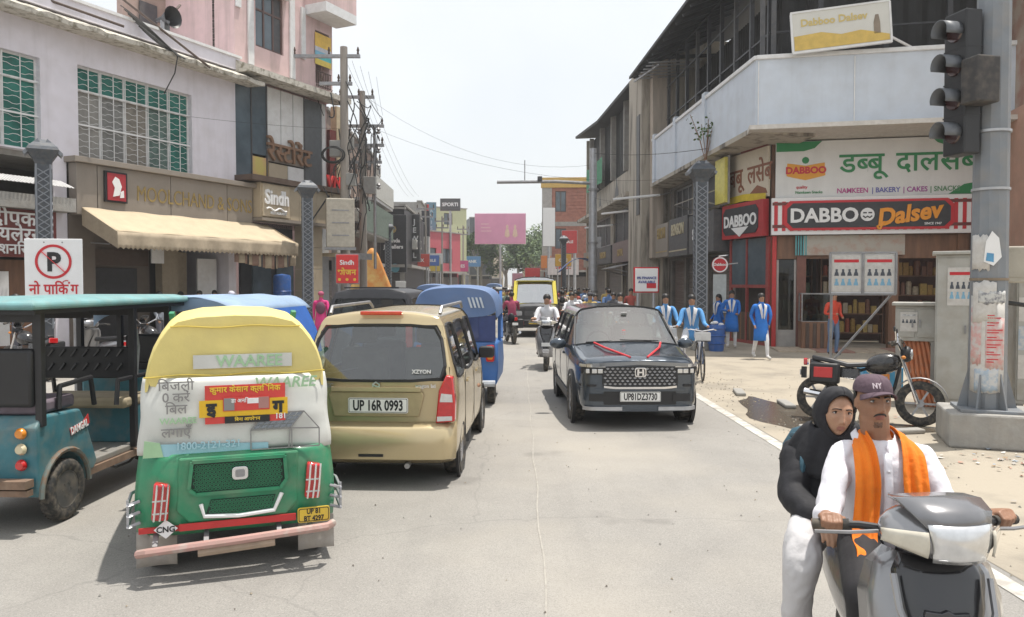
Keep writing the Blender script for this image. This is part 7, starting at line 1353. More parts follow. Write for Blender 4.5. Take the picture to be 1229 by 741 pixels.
for z in (.3, .8, 1.3): B().box(-1.0, 1.0, -.2, .2, z, z + .03).build('shelf', wood, mq_[0], 0)
for x in (-1, 1): B().box(x - .02, x + .02, -.2, .2, 0, 1.8).build('upright', dull, mq_[0], 0)
for k in range(15): B().box(-.9 + (k % 5) * .38, -.6 + (k % 5) * .38, -.15, .12, .33 + .5 * (k // 5), .5 + .5 * (k // 5) + .05 * (k % 3)).build('folded_cloth', jar_m[k % 6], mq_[0], 0)
# ================================================================ PEOPLE
skin = C('skin_brown', (.34, .185, .115), .55, var=.08, scale=20); hairm = C('hair_black', (.012, .010, .009), .5, var=.2)
CL = {}
def cloth(c):
    k = '%.2f_%.2f_%.2f' % c
    if k not in CL: CL[k] = C('cloth_' + k, c, .85, var=.1, scale=9, bump=.25, bscale=18)
    return CL[k]
def figure(lab, loc, rz, pose='stand', h=1.68, top=(.5, .5, .5), bottom=(.1, .1, .12), sleeve='short', shoe=(.05, .04, .04), hair='short', kameez=None, scarf=None, group=None, bag=None, cap=None, turn=0, ph=0, kname='kameez', plait=False, drop=0, seatz=.78):
    """a person: one continuous skinned body, coloured by limb, with hair and loose clothes as children"""
    t = thing('person', lab, 'person', loc, rz, group); k = h / 1.68
    sh, hp = .185, .085
    J = {'pelvis': (0, 0, .90), 'waist': (0, .01, 1.02), 'chest': (0, 0, 1.25), 'neck': (0, 0, 1.40), 'chin': (0, .02, 1.47), 'head': (0, .015, 1.57), 'crown': (0, 0, 1.645)}
    for s, n in ((1, 'R'), (-1, 'L')):
        J['sh' + n] = (s * sh, 0, 1.36); a = s * (.22 if pose == 'walk' else .05) * (1 if ph == 0 else -1)
        J['el' + n] = (s * .215, -a * .5 - .02, 1.10); J['wr' + n] = (s * .215, a * .3 + .05, .87); J['ha' + n] = (s * .21, a * .4 + .08, .78)
        f = s * (.17 if pose == 'walk' else .02) * (-1 if ph == 0 else 1)
        J['hi' + n] = (s * hp, 0, .86); J['kn' + n] = (s * .10, f * .6 + .03, .48); J['an' + n] = (s * .10, f * 1.25 - .03, .085 + (.05 if f < -.1 else 0)); J['to' + n] = (s * .12, f * 1.25 + .13, .04 + (.01 if f < -.1 else 0))
    if pose in ('ride', 'cycle'):
        dz = seatz - .80; up = 0 if pose == 'ride' else .05
        J.update({'pelvis': (0, -.28, .86 + dz), 'waist': (0, -.29, .98 + dz), 'chest': (0, -.24, 1.20 + dz), 'neck': (0, -.21, 1.36 + dz), 'chin': (0, -.17, 1.43 + dz), 'head': (0, -.175, 1.53 + dz), 'crown': (0, -.19, 1.605 + dz)})
        for s, n in ((1, 'R'), (-1, 'L')):
            J['sh' + n] = (s * sh, -.22, 1.31 + dz); J['el' + n] = (s * .25, -.06, 1.08 + dz * .5); J['wr' + n] = (s * .31, .17, 1.08); J['ha' + n] = (s * .31, .25, 1.07)
            J['hi' + n] = (s * .09, -.26, .82 + dz); J['kn' + n] = (s * .19, .14, .74); J['an' + n] = (s * .17, .06, .36); J['to' + n] = (s * .19, .20, .32)
    if pose == 'hold':
        J['elR'] = (.26, -.02, 1.10); J['wrR'] = (.12, .20, 1.08); J['haR'] = (.05, .24, 1.10); J['wrL'] = (-.18, .16, .98); J['haL'] = (-.10, .22, 1.0)
    if pose == 'lean':
        J['chest'] = (0, .05, 1.24); J['neck'] = (0, .11, 1.38); J['chin'] = (0, .15, 1.44); J['head'] = (0, .16, 1.54); J['crown'] = (0, .15, 1.615)
        for s, n in ((1, 'R'), (-1, 'L')): J['sh' + n] = (s * sh, .08, 1.34); J['el' + n] = (s * .27, .22, 1.13); J['wr' + n] = (s * .22, .42, 1.03); J['ha' + n] = (s * .20, .49, 1.02)
    RD = {'pelvis': (.135, .10), 'waist': (.125, .095), 'chest': (.15, .105), 'neck': (.055, .055), 'chin': (.062, .068), 'head': (.078, .095), 'crown': (.05, .06), 'sh': (.068,) * 2, 'el': (.045,) * 2, 'wr': (.03,) * 2, 'ha': (.036, .028), 'hi': (.095,) * 2, 'kn': (.062,) * 2, 'an': (.042,) * 2, 'to': (.04, .035)}
    ED = [('pelvis', 'waist', 't'), ('waist', 'chest', 't'), ('chest', 'neck', 't'), ('neck', 'chin', 's'), ('chin', 'head', 's'), ('head', 'crown', 's')]
    for n in 'RL': ED += [('chest', 'sh' + n, 't'), ('sh' + n, 'el' + n, 't'), ('el' + n, 'wr' + n, 't' if sleeve == 'long' else 's'), ('wr' + n, 'ha' + n, 's'), ('pelvis', 'hi' + n, 'b'), ('hi' + n, 'kn' + n, 'b'), ('kn' + n, 'an' + n, 'b'), ('an' + n, 'to' + n, 'f')]
    names = list(J); me = bpy.data.meshes.new('body'); me.from_pydata([V(J[n]) * k for n in names], [(names.index(a), names.index(b_)) for a, b_, _ in ED], [])
    o = bpy.data.objects.new('tmp', me); COL.objects.link(o); m = o.modifiers.new('skin', 'SKIN'); m.use_smooth_shade = True; sk = me.skin_vertices[0].data
    for i, n in enumerate(names): r_ = RD[n if n in RD else n[:2]]; sk[i].radius = (r_[0] * k, r_[1] * k); sk[i].use_root = n == 'pelvis'
    q = o.modifiers.new('sub', 'SUBSURF'); q.levels = q.render_levels = 2; bm_ = bake(o); bpy.data.objects.remove(o); bpy.data.meshes.remove(me)
    ms = [skin, cloth(top), cloth(bottom), cloth(shoe)]; bm_.materials.clear(); [bm_.materials.append(x) for x in ms]
    segs = [(V(J[a]) * k, V(J[b_]) * k, 'stbf'.index(c_), .5 * (RD[a if a in RD else a[:2]][0] + RD[b_ if b_ in RD else b_[:2]][0]) * k) for a, b_, c_ in ED]
    for p in bm_.polygons:
        c_ = p.center; best = None
        for a, b_, mi, r_ in segs:
            d = b_ - a; u = max(0, min(1, (c_ - a).dot(d) / d.length_squared)); dd = (c_ - a - d * u).length - r_
            if best is None or dd < best[0]: best = (dd, mi)
        p.material_index = best[1]; p.use_smooth = True
    link('body', bm_, t)
    H_ = V(J['head']) * k; hb = B()
    if hair != 'none' and not cap:
        T_ = None
        hb.ball(H_ + V((0, -.022, .022)) * k, (.086 * k, .098 * k, .088 * k), 14, 10)
        if plait: hb.tube([H_ + V((0, -.10, .0)), H_ + V((.03, -.14, -.15)), H_ + V((.05, -.13, -.34)), H_ + V((.05, -.12, -.48))], .03, 8, rs=[.045, .035, .028, .012])
        hb.build('hair', hairm, t, 60)
    if cap:
        hb.ball(H_ + V((0, -.005, .03)) * k, (.092 * k, .105 * k, .08 * k), 14, 10); hb.loft([[H_ + V((x, .07 + y, .045 + z)) for x, z in ((-.07, -.012), (0, .0), (.07, -.012), (.07, -.018), (0, -.008), (-.07, -.018))] for y in (0, .08)]); hb.build('cap', cloth(cap), t, 60)
    fb = B()
    for s in (-1, 1): fb.ball(H_ + V((s * .03, .083, .005)) * k, .010 * k, 8, 6)
    fb.build('eye', hairm, t); B().ball(H_ + V((0, .092, -.02)) * k, (.014 * k, .02 * k, .022 * k), 8, 6).build('nose', skin, t)
    if kameez:
        z0 = V(J['waist']) * k; z1 = V(J['pelvis']) * k; b = B(); L_ = .42 if pose not in ('ride', 'cycle') else .2
        def kr(c_, rx, ry, ph_=0): return [c_ + V((rx * math.cos(u), ry * math.sin(u) * (1 + .05 * math.sin(6 * u + ph_)), 0)) for u in [2 * PI * i / 20 for i in range(20)]]
        b.loft([kr(V(J['chest']) * k + V((0, 0, .02)), .165 * k, .118 * k), kr(z0, .142 * k, .112 * k), kr(z1, .168 * k, .128 * k), kr(z1 - V((0, -.02, L_ * .5 * k)), .185 * k, .135 * k, 1), kr(z1 - V((0, -.03, L_ * k)), .20 * k, .14 * k, 2)], cap=False); b.build(kname, cloth(kameez), t, 60, thick=.006)
    if scarf:
        n0 = V(J['neck']) * k; c0 = V(J['chest']) * k; b = B()
        for s in (-1, 1): b.grid(lambda u, v: tuple(n0 + (V((s * (.035 + .075 * u), -.07 + .17 * v / .3, .0 - .045 * u + .01 * math.sin(v * 9))) if v < .3 else V((s * (.035 + .075 * u) * (1 - 1.05 * (v - .3)), .10 + .03 * min(1, (v - .3) * 5) + .008 * math.sin(u * 9), -.045 * u - .48 * (v - .3))))), 6, 14)
        b.build('scarf', cloth(scarf), t, 60, thick=.008)
    if bag:
        c0 = V(J['chest']) * k; B().ball(c0 + V((0, -.19, -.08)), (.14, .09, .19), 12, 8).build('backpack', cloth(bag), t)
    return t
blue = (.02, .16, .55); wht = (.68, .68, .70); lbl = (.10, .30, .60)
figure('schoolgirl in blue kameez walking over the forecourt, nearest the food counter', (6.2, 19.5, 0), R(185), 'walk', 1.66, blue, wht, 'long', (.5, .48, .45), kameez=blue, scarf=wht, group='schoolgirls in blue and white', plait=True, bag=(.10, .03, .12))
figure('schoolgirl in blue kameez looking at her hands beside the shop side window', (6.42, 22.9, 0), R(165), 'hold', 1.70, blue, wht, 'long', (.5, .48, .45), kameez=blue, scarf=wht, group='schoolgirls in blue and white', plait=True)
figure('schoolgirl partly hidden behind the one looking at her hands', (6.22, 23.6, 0), R(120), 'walk', 1.58, blue, wht, 'long', kameez=blue, scarf=wht, group='schoolgirls in blue and white', plait=True)
figure('schoolgirl in brighter blue wheeling her bicycle beside the dark SUV', (3.62, 15.75, 0), R(170), 'cycle', 1.62, lbl, wht, 'long', kameez=lbl, scarf=wht, group='schoolgirls in blue and white', seatz=.90, plait=True, bag=(.03, .03, .05))
figure('schoolgirl riding the bicycle behind the SUV mirror', (3.35, 17.0, 0), R(176), 'cycle', 1.62, lbl, wht, 'long', kameez=lbl, scarf=wht, group='schoolgirls in blue and white', seatz=.90, plait=True)
figure('man in red printed shirt and jeans standing at the snack counter', (8.45, 20.6, 0), R(200), 'hold', 1.68, (.55, .06, .03), (.12, .18, .30), 'long')
figure('woman in bright pink dress and headscarf walking by the restaurant pier', (-5.75, 23.6, 0), R(10), 'walk', 1.66, (.60, .04, .20), (.50, .30, .34), 'long', kameez=(.64, .05, .22), scarf=(.35, .06, .14), cap=(.38, .08, .15), bag=(.12, .05, .08))
figure('man in white seated on the motorcycle near the red shop board', (-4.3, 20.0, 0), R(10), 'ride', 1.68, wht, (.3, .3, .3), 'long')
figure('man in white shirt riding the white plated scooter before the taxi van', (.78, 17.6, 0), R(176), 'ride', 1.72, (.66, .66, .68), (.07, .07, .08), 'short')
figure('passenger with pink cap sitting behind the scooter man in white', (.80, 18.0, 0), R(170), 'ride', 1.60, (.55, .52, .58), (.2, .2, .25), 'long', cap=(.60, .25, .28))
figure('man in white shirt riding behind the SUV roof', (2.85, 20.5, 0), R(178), 'ride', 1.72, (.64, .64, .66), (.08, .08, .1), 'short')
for k, (x, y, a, tp2, lab) in enumerate(((2.1, 26, 178, (.6, .62, .66), 'rider in white among the pack beside the taxi van'), (2.9, 29, 180, (.10, .16, .30), 'rider in navy below the steel mast'), (2.3, 34, 176, (.5, .42, .28), 'rider in tan shirt far behind the pack'), (0, 36, 0, (.35, .06, .06), 'rider in maroon moving away left of the taxi van'), (-.05, 25, 10, (.30, .05, .10), 'rider in dark red beside the blue auto'), (-1.6, 40, 178, (.6, .6, .6), 'rider in white far up the middle of the street'))): figure(lab, (x, y, 0), R(a), 'ride', 1.7, tp2, (.08, .08, .1), 'short', group='riders in the traffic')
q = random.Random(11)
pal = [((.62, .62, .64), 'white'), ((.10, .18, .36), 'blue'), ((.45, .10, .08), 'red'), ((.50, .36, .12), 'mustard'), ((.07, .07, .08), 'black'), ((.30, .36, .28), 'sage'), ((.48, .22, .28), 'rose'), ((.36, .30, .24), 'brown')]
pl = [(3.0, 31, 'by the foot of the steel mast'), (3.5, 38, 'under the blue sheet awning'), (2.4, 37.5, 'left of the blue sheet awning'), (3.1, 41, 'beyond the steel mast'), (3.9, 46, 'by the concrete building shutters'), (1.9, 43, 'in the road beyond the taxi van'), (2.7, 50, 'by the distant lamp column'), (-.5, 46, 'in the road left of the taxi van'), (-1.3, 52, 'in mid street before the billboard pole'), (.3, 56, 'in the road behind the taxi roof'), (-2.2, 48, 'walking on the crown of the far road'), (-3.0, 56, 'at the left kerb far ahead'), (-2.4, 64, 'small beneath the tower sign'), (.9, 62, 'small beneath the pink billboard'), (1.8, 66, 'small before the red hoardings'), (-3.9, 46, 'by the black boarded shop'), (-4.6, 40, 'by the orange tarpaulin'), (3.4, 27.5, 'on the pavement right of the riders'), (4.4, 29, 'by the grey rolled shutter'), (4.0, 33, 'close to the brown shutter'), (-1.9, 58, 'far up the street in the haze'), (.0, 68, 'tiny at the end of the street')]
for k, (x, y, wh) in enumerate(pl):
    c_, nm = pal[k % 8]; figure('far pedestrian in %s top %s' % (nm, wh), (x, y, 0), R(q.choice([180, 175, 5, 200, 0])), 'walk', q.uniform(1.58, 1.74), c_, pal[(k + 4) % 8][0], q.choice(['short', 'long']), group='pedestrians along the far street', ph=k % 2)
for k, (px_, Y, c_, lab, cp_) in enumerate(((222, 24.5, (.45, .30, .08), 'shopper in mustard bending over goods under the awning', None), (240, 24.0, (.35, .30, .24), 'dark haired shopper in beige under the awning', None), (258, 25.5, (.12, .10, .10), 'shopkeeper standing in the lit doorway under the awning', None), (278, 22.5, (.5, .5, .62), 'person with a pale lilac scarf over the head near the awning edge', (.55, .55, .66)), (192, 22.0, (.2, .22, .26), 'man in slate shirt beneath the awning middle', None), (20, 16.5, (.12, .12, .16), 'man in dark shirt among the parked two wheelers', None), (95, 19.5, (.55, .55, .6), 'person in pale shirt by the lattice column', None))):
    p = at(px_, 400, Y); figure(lab, (p.x, p.y, 0), R(150 + 30 * k), 'lean' if k == 0 else 'stand', 1.68, c_, (.1, .1, .12), 'long', cap=cp_, group='people by the left shopfronts')
for k, (x, y, a, nm) in enumerate(((1.75, 22.8, 178, 'first behind the man with the pink capped passenger'), (2.35, 23.4, 181, 'half hidden by the SUV roof'), (1.95, 31.5, 176, 'just past the taxi van flank'), (2.75, 36.5, 180, 'before the blue sheet awning'), (-.9, 30.5, 3, 'riding away beyond the blue auto'), (1.3, 39, 178, 'behind the taxi van'), (-.4, 52, 178, 'small in mid street'))):
    c_, cn2 = pal[(k * 3) % 8]; dup(mc, 'motorcycle %s' % nm, (x, y, 0), R(a), 'scooters and motorcycles in the traffic').rotation_euler = (0, 0, R(a)); figure('rider in %s %s' % (cn2, nm), (x, y, 0), R(a), 'ride', 1.7, c_, (.08, .08, .1), 'short', group='riders in the traffic', cap=(.06, .06, .07) if k % 3 == 1 else None)
# driver silhouettes inside the near cars
figure('driver in a pale shirt behind the SUV windscreen', (1.96, 11.95, -.42), R(181), 'ride', 1.58, (.5, .5, .52), (.1, .1, .1), 'short', seatz=.80)
figure('driver of the gold hatchback seen through its rear window', (-.72, 9.35, -.38), R(-3), 'ride', 1.62, (.3, .3, .34), (.1, .1, .1), 'short', seatz=.80)
# more vehicles far up the road
for k, (x, y, m, lab) in enumerate(((-2.9, 38, cleanwhite, 'white car far up the left lane beyond the blue auto'), (-2.6, 47, steel, 'silver car queued far ahead by the black boarded shop'), (-.9, 60, cleanwhite, 'tiny white car at the far end of the street'))):
    t = thing('far_car', lab, 'car', (x, y, 0), R(-3), 'cars far up the street'); shell(t, [(-1.9, .2, [(x_ * .95, z * .88) for x_, z in vp]), (-1.8, .2, [(x_, z * .88) for x_, z in vp]), (-.9, 0, [(x_, z * .88) for x_, z in vp]), (-.8, 0, [(x_, z * .88) for x_, z in vp]), (.4, -.3, [(x_, z * .88) for x_, z in vp]), (1.0, 0, [(x_, z * .88) for x_, z in vn]), (1.95, 0, [(x_ * .9, z * .8) for x_, z in vn])], m, {(1, 4): 'rear_quarter_window', (3, 4): 'front_door_window', (4, 5): 'windscreen', (4, 6): 'windscreen', (4, 7): 'windscreen'}, (4, .9), gl=dglass, zb=.9)
    for s in (-1, 1):
        B().prism(rrect(.14, .2, .03, 3, s * .7, .85), -1.97, -1.9).build('tail_lamp', redlens, t, 0)
        for yy in (-1.2, 1.2): wheel(t, (s * .74, yy, .3), .30, .18, 'steel', dull)
CH.clear()
dup(ba, 'blue auto rickshaw far up the left lane', (-3.0, 31, 0), R(-2)); dup(ba, 'auto rickshaw tiny in the distance near the road centre', (-1.5, 66, 0), R(-2))
# more of the crowd and the boards that fill the far street
pl2 = [(2.6, 24.5, 'close behind the man riding in white'), (3.3, 25.5, 'between the riders and the brown shutter'), (1.9, 29.5, 'squeezed beside the taxi van flank'), (2.6, 32, 'in the pack left of the steel mast'), (-.2, 31, 'left of the taxi van bumper'), (-.7, 34, 'stepping out left of the taxi van'), (-.3, 40, 'well behind the taxi van'), (-1.0, 44, 'crossing in front of the far cars'), (2.2, 47, 'right of the taxi roof far off'), (1.3, 52, 'far behind the taxi roof'), (2.9, 55, 'near the distant lamp column base'), (-1.7, 35, 'beside the far white car'), (3.3, 48, 'beyond the sagging blue awning'), (.6, 74, 'under the trees beyond the hoardings')]
for k, (x, y, wh) in enumerate(pl2):
    c_, nm = pal[(k * 3 + 1) % 8]; figure('far walker in %s %s' % (nm, wh), (x, y, 0), R([180, 170, 10, 200][k % 4]), 'walk', 1.58 + .02 * (k % 8), c_, pal[(k * 5) % 8][0], ['short', 'long'][k % 2], group='pedestrians along the far street', ph=k % 2)
for k, (x, y, z, w, h_, c_, tx, wh) in enumerate(((-6.7, 57, 3.1, 1.4, .9, (.55, .08, .06), 'TEX', 'on the black boarded flank beyond the air conditioners'), (-6.6, 62.5, 3.3, 1.6, .8, (.08, .16, .45), 'MOBILE', 'first of the grey building front'), (-6.7, 66, 2.9, 1.3, 1.1, (.60, .45, .08), 'SAREE', 'second along the grey building front'), (-6.9, 69.5, 3.6, 1.5, .9, (.55, .55, .55), 'OPTIC', 'third along the grey building front'), (-7.1, 73, 3.0, 1.3, 1.4, (.10, .32, .20), 'DAIRY', 'last of the grey building front'), (-7.0, 62, 5.6, 1.0, 2.0, (.05, .05, .06), 'GYM', 'high on the grey building corner'), (-6.0, 88, 3.2, 2.2, 1.2, (.55, .10, .25), 'SHOES', 'over the far left walkers'), (-5.2, 100, 4.0, 2.4, 1.3, (.10, .25, .50), 'BANK', 'before the charcoal block'), (3.9, 60, 3.2, 1.2, .9, (.60, .35, .05), 'CAFE', 'by the concrete building far corner'), (4.6, 63, 4.3, 1.2, 1.8, (.50, .06, .06), 'SALE', 'beside the blank white tower board'))): board('%s board %s' % (['red', 'blue', 'mustard', 'pale', 'green', 'upright black', 'crimson', 'wide blue', 'orange', 'upright red'][k], wh), (x, y, z), R(8 if x < 0 else -8), w, h_, C('far_board%d' % k, c_, .6, var=.12), tx, min(h_ * .4, w * .24), cleanwhite if k not in (2, 3) else charcoal, pole=-z)
for k, (x, y, z) in enumerate(((-6.6, 60, 6), (-6.4, 72, 6), (-5.6, 90, 6.5))): upole(x, y, z + 2, 'thin far utility pole along the left row, ' + ['nearest the dark boards', 'by the mustard board', 'before the lime building'][k], [(z + 1.5, -.7, .7), (z + .9, -.6, .6)], .1)
# haze in the street air
hz = bpy.data.materials.new('haze_air'); hz.use_nodes = True; t_ = hz.node_tree; t_.nodes.clear(); o_ = t_.nodes.new('ShaderNodeOutputMaterial'); v_ = t_.nodes.new('ShaderNodeVolumePrincipled'); v_.inputs['Color'].default_value = (.93, .95, .97, 1); v_.inputs['Density'].default_value = .0011; v_.inputs['Anisotropy'].default_value = .2; t_.links.new(v_.outputs[0], o_.inputs['Volume'])
B().box(-950, 950, -80, 1560, -1.2, 21).build('haze', hz, smooth=0, kind='stuff')
# ================================================================ THE COUPLE ON THE GREY SCOOTER
FSK = C('skin_warm', (.29, .150, .090), .48, var=.10, scale=30, bump=.08, bscale=120); FSK2 = C('skin_fair', (.44, .255, .165), .48, var=.08, scale=30, bump=.06, bscale=120)
LIP = C('lip', (.26, .10, .075), .45); LIP2 = C('lip_rose', (.36, .17, .13), .45); STB = C('stubble', (.155, .088, .060), .7, var=.3, scale=60)
EYEW = C('eye_white', (.55, .52, .50), .25); IRIS = C('iris_dark', (.012, .009, .008), .15, coat=1)
shirt_w = C('shirt_white', (.72, .71, .76), .85, var=.03, scale=6, bump=.55, bscale=11); scarf_o = C('scarf_orange', (.80, .20, .012), .85, var=.12, scale=10, bump=.3, bscale=40)
abaya = C('abaya_black', (.014, .014, .018), .75, var=.3, scale=5, bump=.6, bscale=9); capm = C('cap_mauve', (.10, .065, .085), .85, var=.12, scale=14, bump=.2, bscale=60); trw = C('trouser_white', (.56, .55, .56), .85, var=.06, bump=.6, bscale=9); trb = C('trouser_black', (.022, .021, .024), .8, var=.25, bump=.2, bscale=20)
def G(x, z, cx, cz, sx, sz): return math.exp(-((x - cx) / sx) ** 2 - ((z - cz) / sz) ** 2)
def head_pt(u, v, f=0):
    """a face looking along +y; f softens it for the woman"""
    t, p = 2 * PI * u, PI * v; d = V((math.sin(t) * math.sin(p), math.cos(t) * math.sin(p), math.cos(p)))
    x, y, z = d.x * .077, d.y * .098, d.z * .120
    if z < 0:
        k = min(1, -z / .12); x *= 1 - (.30 + .05 * f) * k ** 1.6; y = y * (1 - .12 * k) + .012 * k if y > 0 else y * (1 - .55 * k ** 1.2)
    else: x *= 1 + .03 * math.sin(z / .12 * PI); y -= .006 * z / .12
    if d.y > 0:
        a = min(1, d.y * 1.7); ax = abs(x); w = 1 - .25 * f
        y *= 1 - .05 * G(x, z, 0, -.02, .06, .07)
        dy = .021 * w * G(x, z, 0, -.022, .0105, .024) + .013 * G(x, z, 0, -.036, .013, .011) + .007 * (G(ax, z, .013, -.041, .007, .007)) + .006 * G(x, z, 0, .012, .009, .02)
        dy += .007 * w * G(ax, z, .030, .030, .024, .009) - .0135 * G(ax, z, .033, .010, .0175, .0115) + .006 * G(ax, z, .046, -.022, .018, .016) - .004 * G(ax, z, .048, -.058, .014, .02)
        dy += .0065 * G(x, z, 0, -.0625, .020, .0052) + .008 * G(x, z, 0, -.0755, .017, .0058) - .0065 * G(x, z, 0, -.0688, .024, .0026) - .005 * G(x, z, 0, -.087, .02, .006) + .010 * G(x, z, 0, -.104, .02, .013) - .002 * G(x, z, 0, -.052, .005, .008) + .003 * G(ax, z, .02, -.055, .008, .014)
        y += dy * a
    return V((x, y, z))
def head(b, T, f=0, nu=120, nv=110):
    vs = [T @ head_pt(i / nu, (j + .5) / nv, f) for j in range(nv) for i in range(nu)]
    fs = [(j * nu + i, j * nu + (i + 1) % nu, (j + 1) * nu + (i + 1) % nu, (j + 1) * nu + i) for j in range(nv - 1) for i in range(nu)]
    b.add(vs, fs + [tuple(range(nu))[::-1], tuple(range((nv - 1) * nu, nv * nu))])
    for s in (-1, 1): 
        b.ball(T @ V((s * .076, -.012, -.006)), (.011, .020, .032), 12, 10, T.to_3x3() @ MX.Rotation(R(-12), 3, 'X'))
def limb(b, pts, rs, n=14):
    b.tube(pts, .05, n, rs=rs); b.ball(pts[0], rs[0], n, 8); b.ball(pts[-1], rs[-1], n, 8)
def hand(b, wrist, palm, axis, side, curl=1.0, sc_=1.0):
    """palm and five bent fingers closed round a bar that runs along `side`; the thumb leaves the side of the palm"""
    w, p = V(wrist), V(palm); d = (p - w).normalized(); s = V(side).normalized(); u = V(axis).normalized()
    b.cb(p - d * .0 - u * .004, (.001, .001, .001))
    rings = []
    for k, (t, hw, hh) in enumerate(((-.065, .026, .021), (-.03, .036, .019), (.01, .042, .017), (.04, .043, .014))):
        c_ = p + d * t; rings.append([c_ + s * hw * sc_ * math.cos(a) + u * hh * math.sin(a) for a in [2 * PI * i / 14 for i in range(14)]])
    b.loft(rings)
    for k, (off, L, r_) in enumerate(((.031, .034, .0095), (.0105, .038, .0098), (-.0105, .036, .0095), (-.030, .029, .0086))):
        a0 = p + d * .036 + s * off * sc_; ang = 0; pts = [a0 - d * .02, a0]; c_ = a0
        for j, (f, tr) in enumerate(((.85, 55), (.66, 70), (.5, 60))):
            ang += tr * curl; dd = d * math.cos(R(ang)) - u * math.sin(R(ang)); c_ = c_ + dd * L * f; pts.append(c_)
        limb(b, pts, [r_ * 1.1, r_ * 1.12, r_ * 1.05, r_ * .98, r_ * .85], 10)
    a0 = p - d * .025 + s * .030 * sc_; limb(b, [a0, a0 + d * .03 + s * .020 - u * .008, a0 + d * .055 + s * .012 - u * .026, a0 + d * .066 - u * .042 - s * .004], [.014, .0125, .0115, .0095], 10)
def union(name, b, mats, par, vox, smooth=3, wr=0, region=None, seed=0, ws=9):
    o = link('tmp', b.mesh('tmp', mats, 0)); m = o.modifiers.new('r', 'REMESH'); m.mode = 'VOXEL'; m.voxel_size = vox; m.use_smooth_shade = True
    if smooth: s = o.modifiers.new('s', 'SMOOTH'); s.factor = .5; s.iterations = smooth
    me = bake(o); bpy.data.objects.remove(o); me.name = name
    me.materials.clear(); [me.materials.append(x) for x in (mats if isinstance(mats, list) else [mats])]
    if wr:
        ns = [v.normal.copy() for v in me.vertices]
        for v, n_ in zip(me.vertices, ns):
            c_ = v.co; h_ = NZ.noise(V((c_.x * ws, c_.y * ws, c_.z * ws * .55 + seed))) + .6 * abs(NZ.noise(V((c_.x * ws * 2.1 + c_.z * 6, c_.y * ws * 2 + 5, c_.z * ws * 1.4 + seed)))); v.co = c_ + n_ * h_ * wr
    for p in me.polygons: p.use_smooth = True; p.material_index = region(p.center) if region else 0
    return link(name, me, par)
def face_parts(par, T, brow, f=0):
    def onf(x, z, d=.001):
        best = min(((head_pt(i / 240, j / 200, f) - V((x, 0, z))) * V((1, 0, 1)).length if False else None for i in ()), default=None); lo = None
        for i in list(range(0, 40)) + list(range(200, 240)):
            for j in range(50, 170, 2):
                p = head_pt(i / 240, j / 200, f); e = (p.x - x) ** 2 + (p.z - z) ** 2
                if lo is None or e < lo[0]: lo = (e, p.y)
        return V((x, lo[1] + d, z))
    for s in (-1, 1):
        c_ = onf(s * .0325, .008, .0); w_ = .0165; up, dn = .0062 + .001 * f, .0048
        def lidz(x, sg): return (up if sg > 0 else -dn) * max(0, 1 - (x / w_) ** 2) ** .8
        ey = B(); ey.grid(lambda u, v: tuple(T @ (c_ + V(((u * 2 - 1) * w_, .0045 - .006 * (u * 2 - 1) ** 2, lidz((u * 2 - 1) * w_, -1) + (lidz((u * 2 - 1) * w_, 1) - lidz((u * 2 - 1) * w_, -1)) * v)))), 10, 4); eo = ey.build('eye', EYEW, par, 60)
        q = B(); q.ball(T @ (c_ + V((0, .0035, .0008))), (.0062, .0022, .0058), 12, 8, T.to_3x3()); q.build('iris', IRIS, eo)
        l_ = B(); l_.tube([T @ (c_ + V((x, .0058 - .006 * (x / w_) ** 2, lidz(x, 1) + .0006))) for x in [w_ * (k / 5 - 1) for k in range(11)]], .0014 + .0006 * f, 5); l_.build('eyelash', hairm, eo)
        l_ = B(); l_.tube([T @ (c_ + V((x, .0050 - .006 * (x / w_) ** 2, lidz(x, 1) + .004))) for x in [w_ * 1.1 * (k / 5 - 1) for k in range(11)]], .0026, 6); l_.build('eyelid', par['skin_mat'] and bpy.data.materials[par['skin_mat']], eo)
        bp = [onf(s * x, z, .002) for x, z in ((.012, .0275), (.024, .0300), (.038, .0295), (.050, .0235))]; br = B(); br.tube([T @ p for p in curve(bp, 4)], .003, 6, rs=[.0032 * brow * (1.1 - .6 * k / 12) for k in range(13)]); br.build('eyebrow', hairm, par)
    return onf
# ---- rider
def to_world(p): 
    c_, s_ = math.cos(SA_), math.sin(SA_); return V((SC[0] + p[0] * c_ - p[1] * s_, SC[1] + p[0] * s_ + p[1] * c_, p[2] if len(p) > 2 else 0))
ri = thing('person', 'young man in white shirt, orange scarf and mauve cap riding the grey scooter', 'person', (SC[0], SC[1], 0), SA_); ri['skin_mat'] = 'skin_warm'
TH = MX.Translation((.035, -.275, 1.395)) @ MX.Rotation(R(3), 4, 'X') @ MX.Rotation(R(9), 4, 'Z') @ MX.Scale(.86, 4)
SHR, SHL = V((.15, -.285, 1.17)), V((-.15, -.285, 1.17)); ELR, ELL = V((.24, -.10, .975)), V((-.23, -.12, .97)); WRR, WRL = STEER @ V((.30, .145, 1.03)), STEER @ V((-.30, .15, 1.03)); HAR, HAL = STEER @ V((.318, .205, 1.052)), STEER @ V((-.318, .21, 1.052))
b = B(); head(b, TH); limb(b, [(.0, -.30, 1.16), (.02, -.285, 1.25), (.03, -.275, 1.33)], [.075, .058, .060]); b.loft([[V((rx * math.cos(a), -.29 + ry * math.sin(a), z)) for a in [2 * PI * i / 16 for i in range(16)]] for z, rx, ry in ((.78, .15, .12), (.95, .14, .11), (1.1, .16, .11), (1.19, .13, .08))])
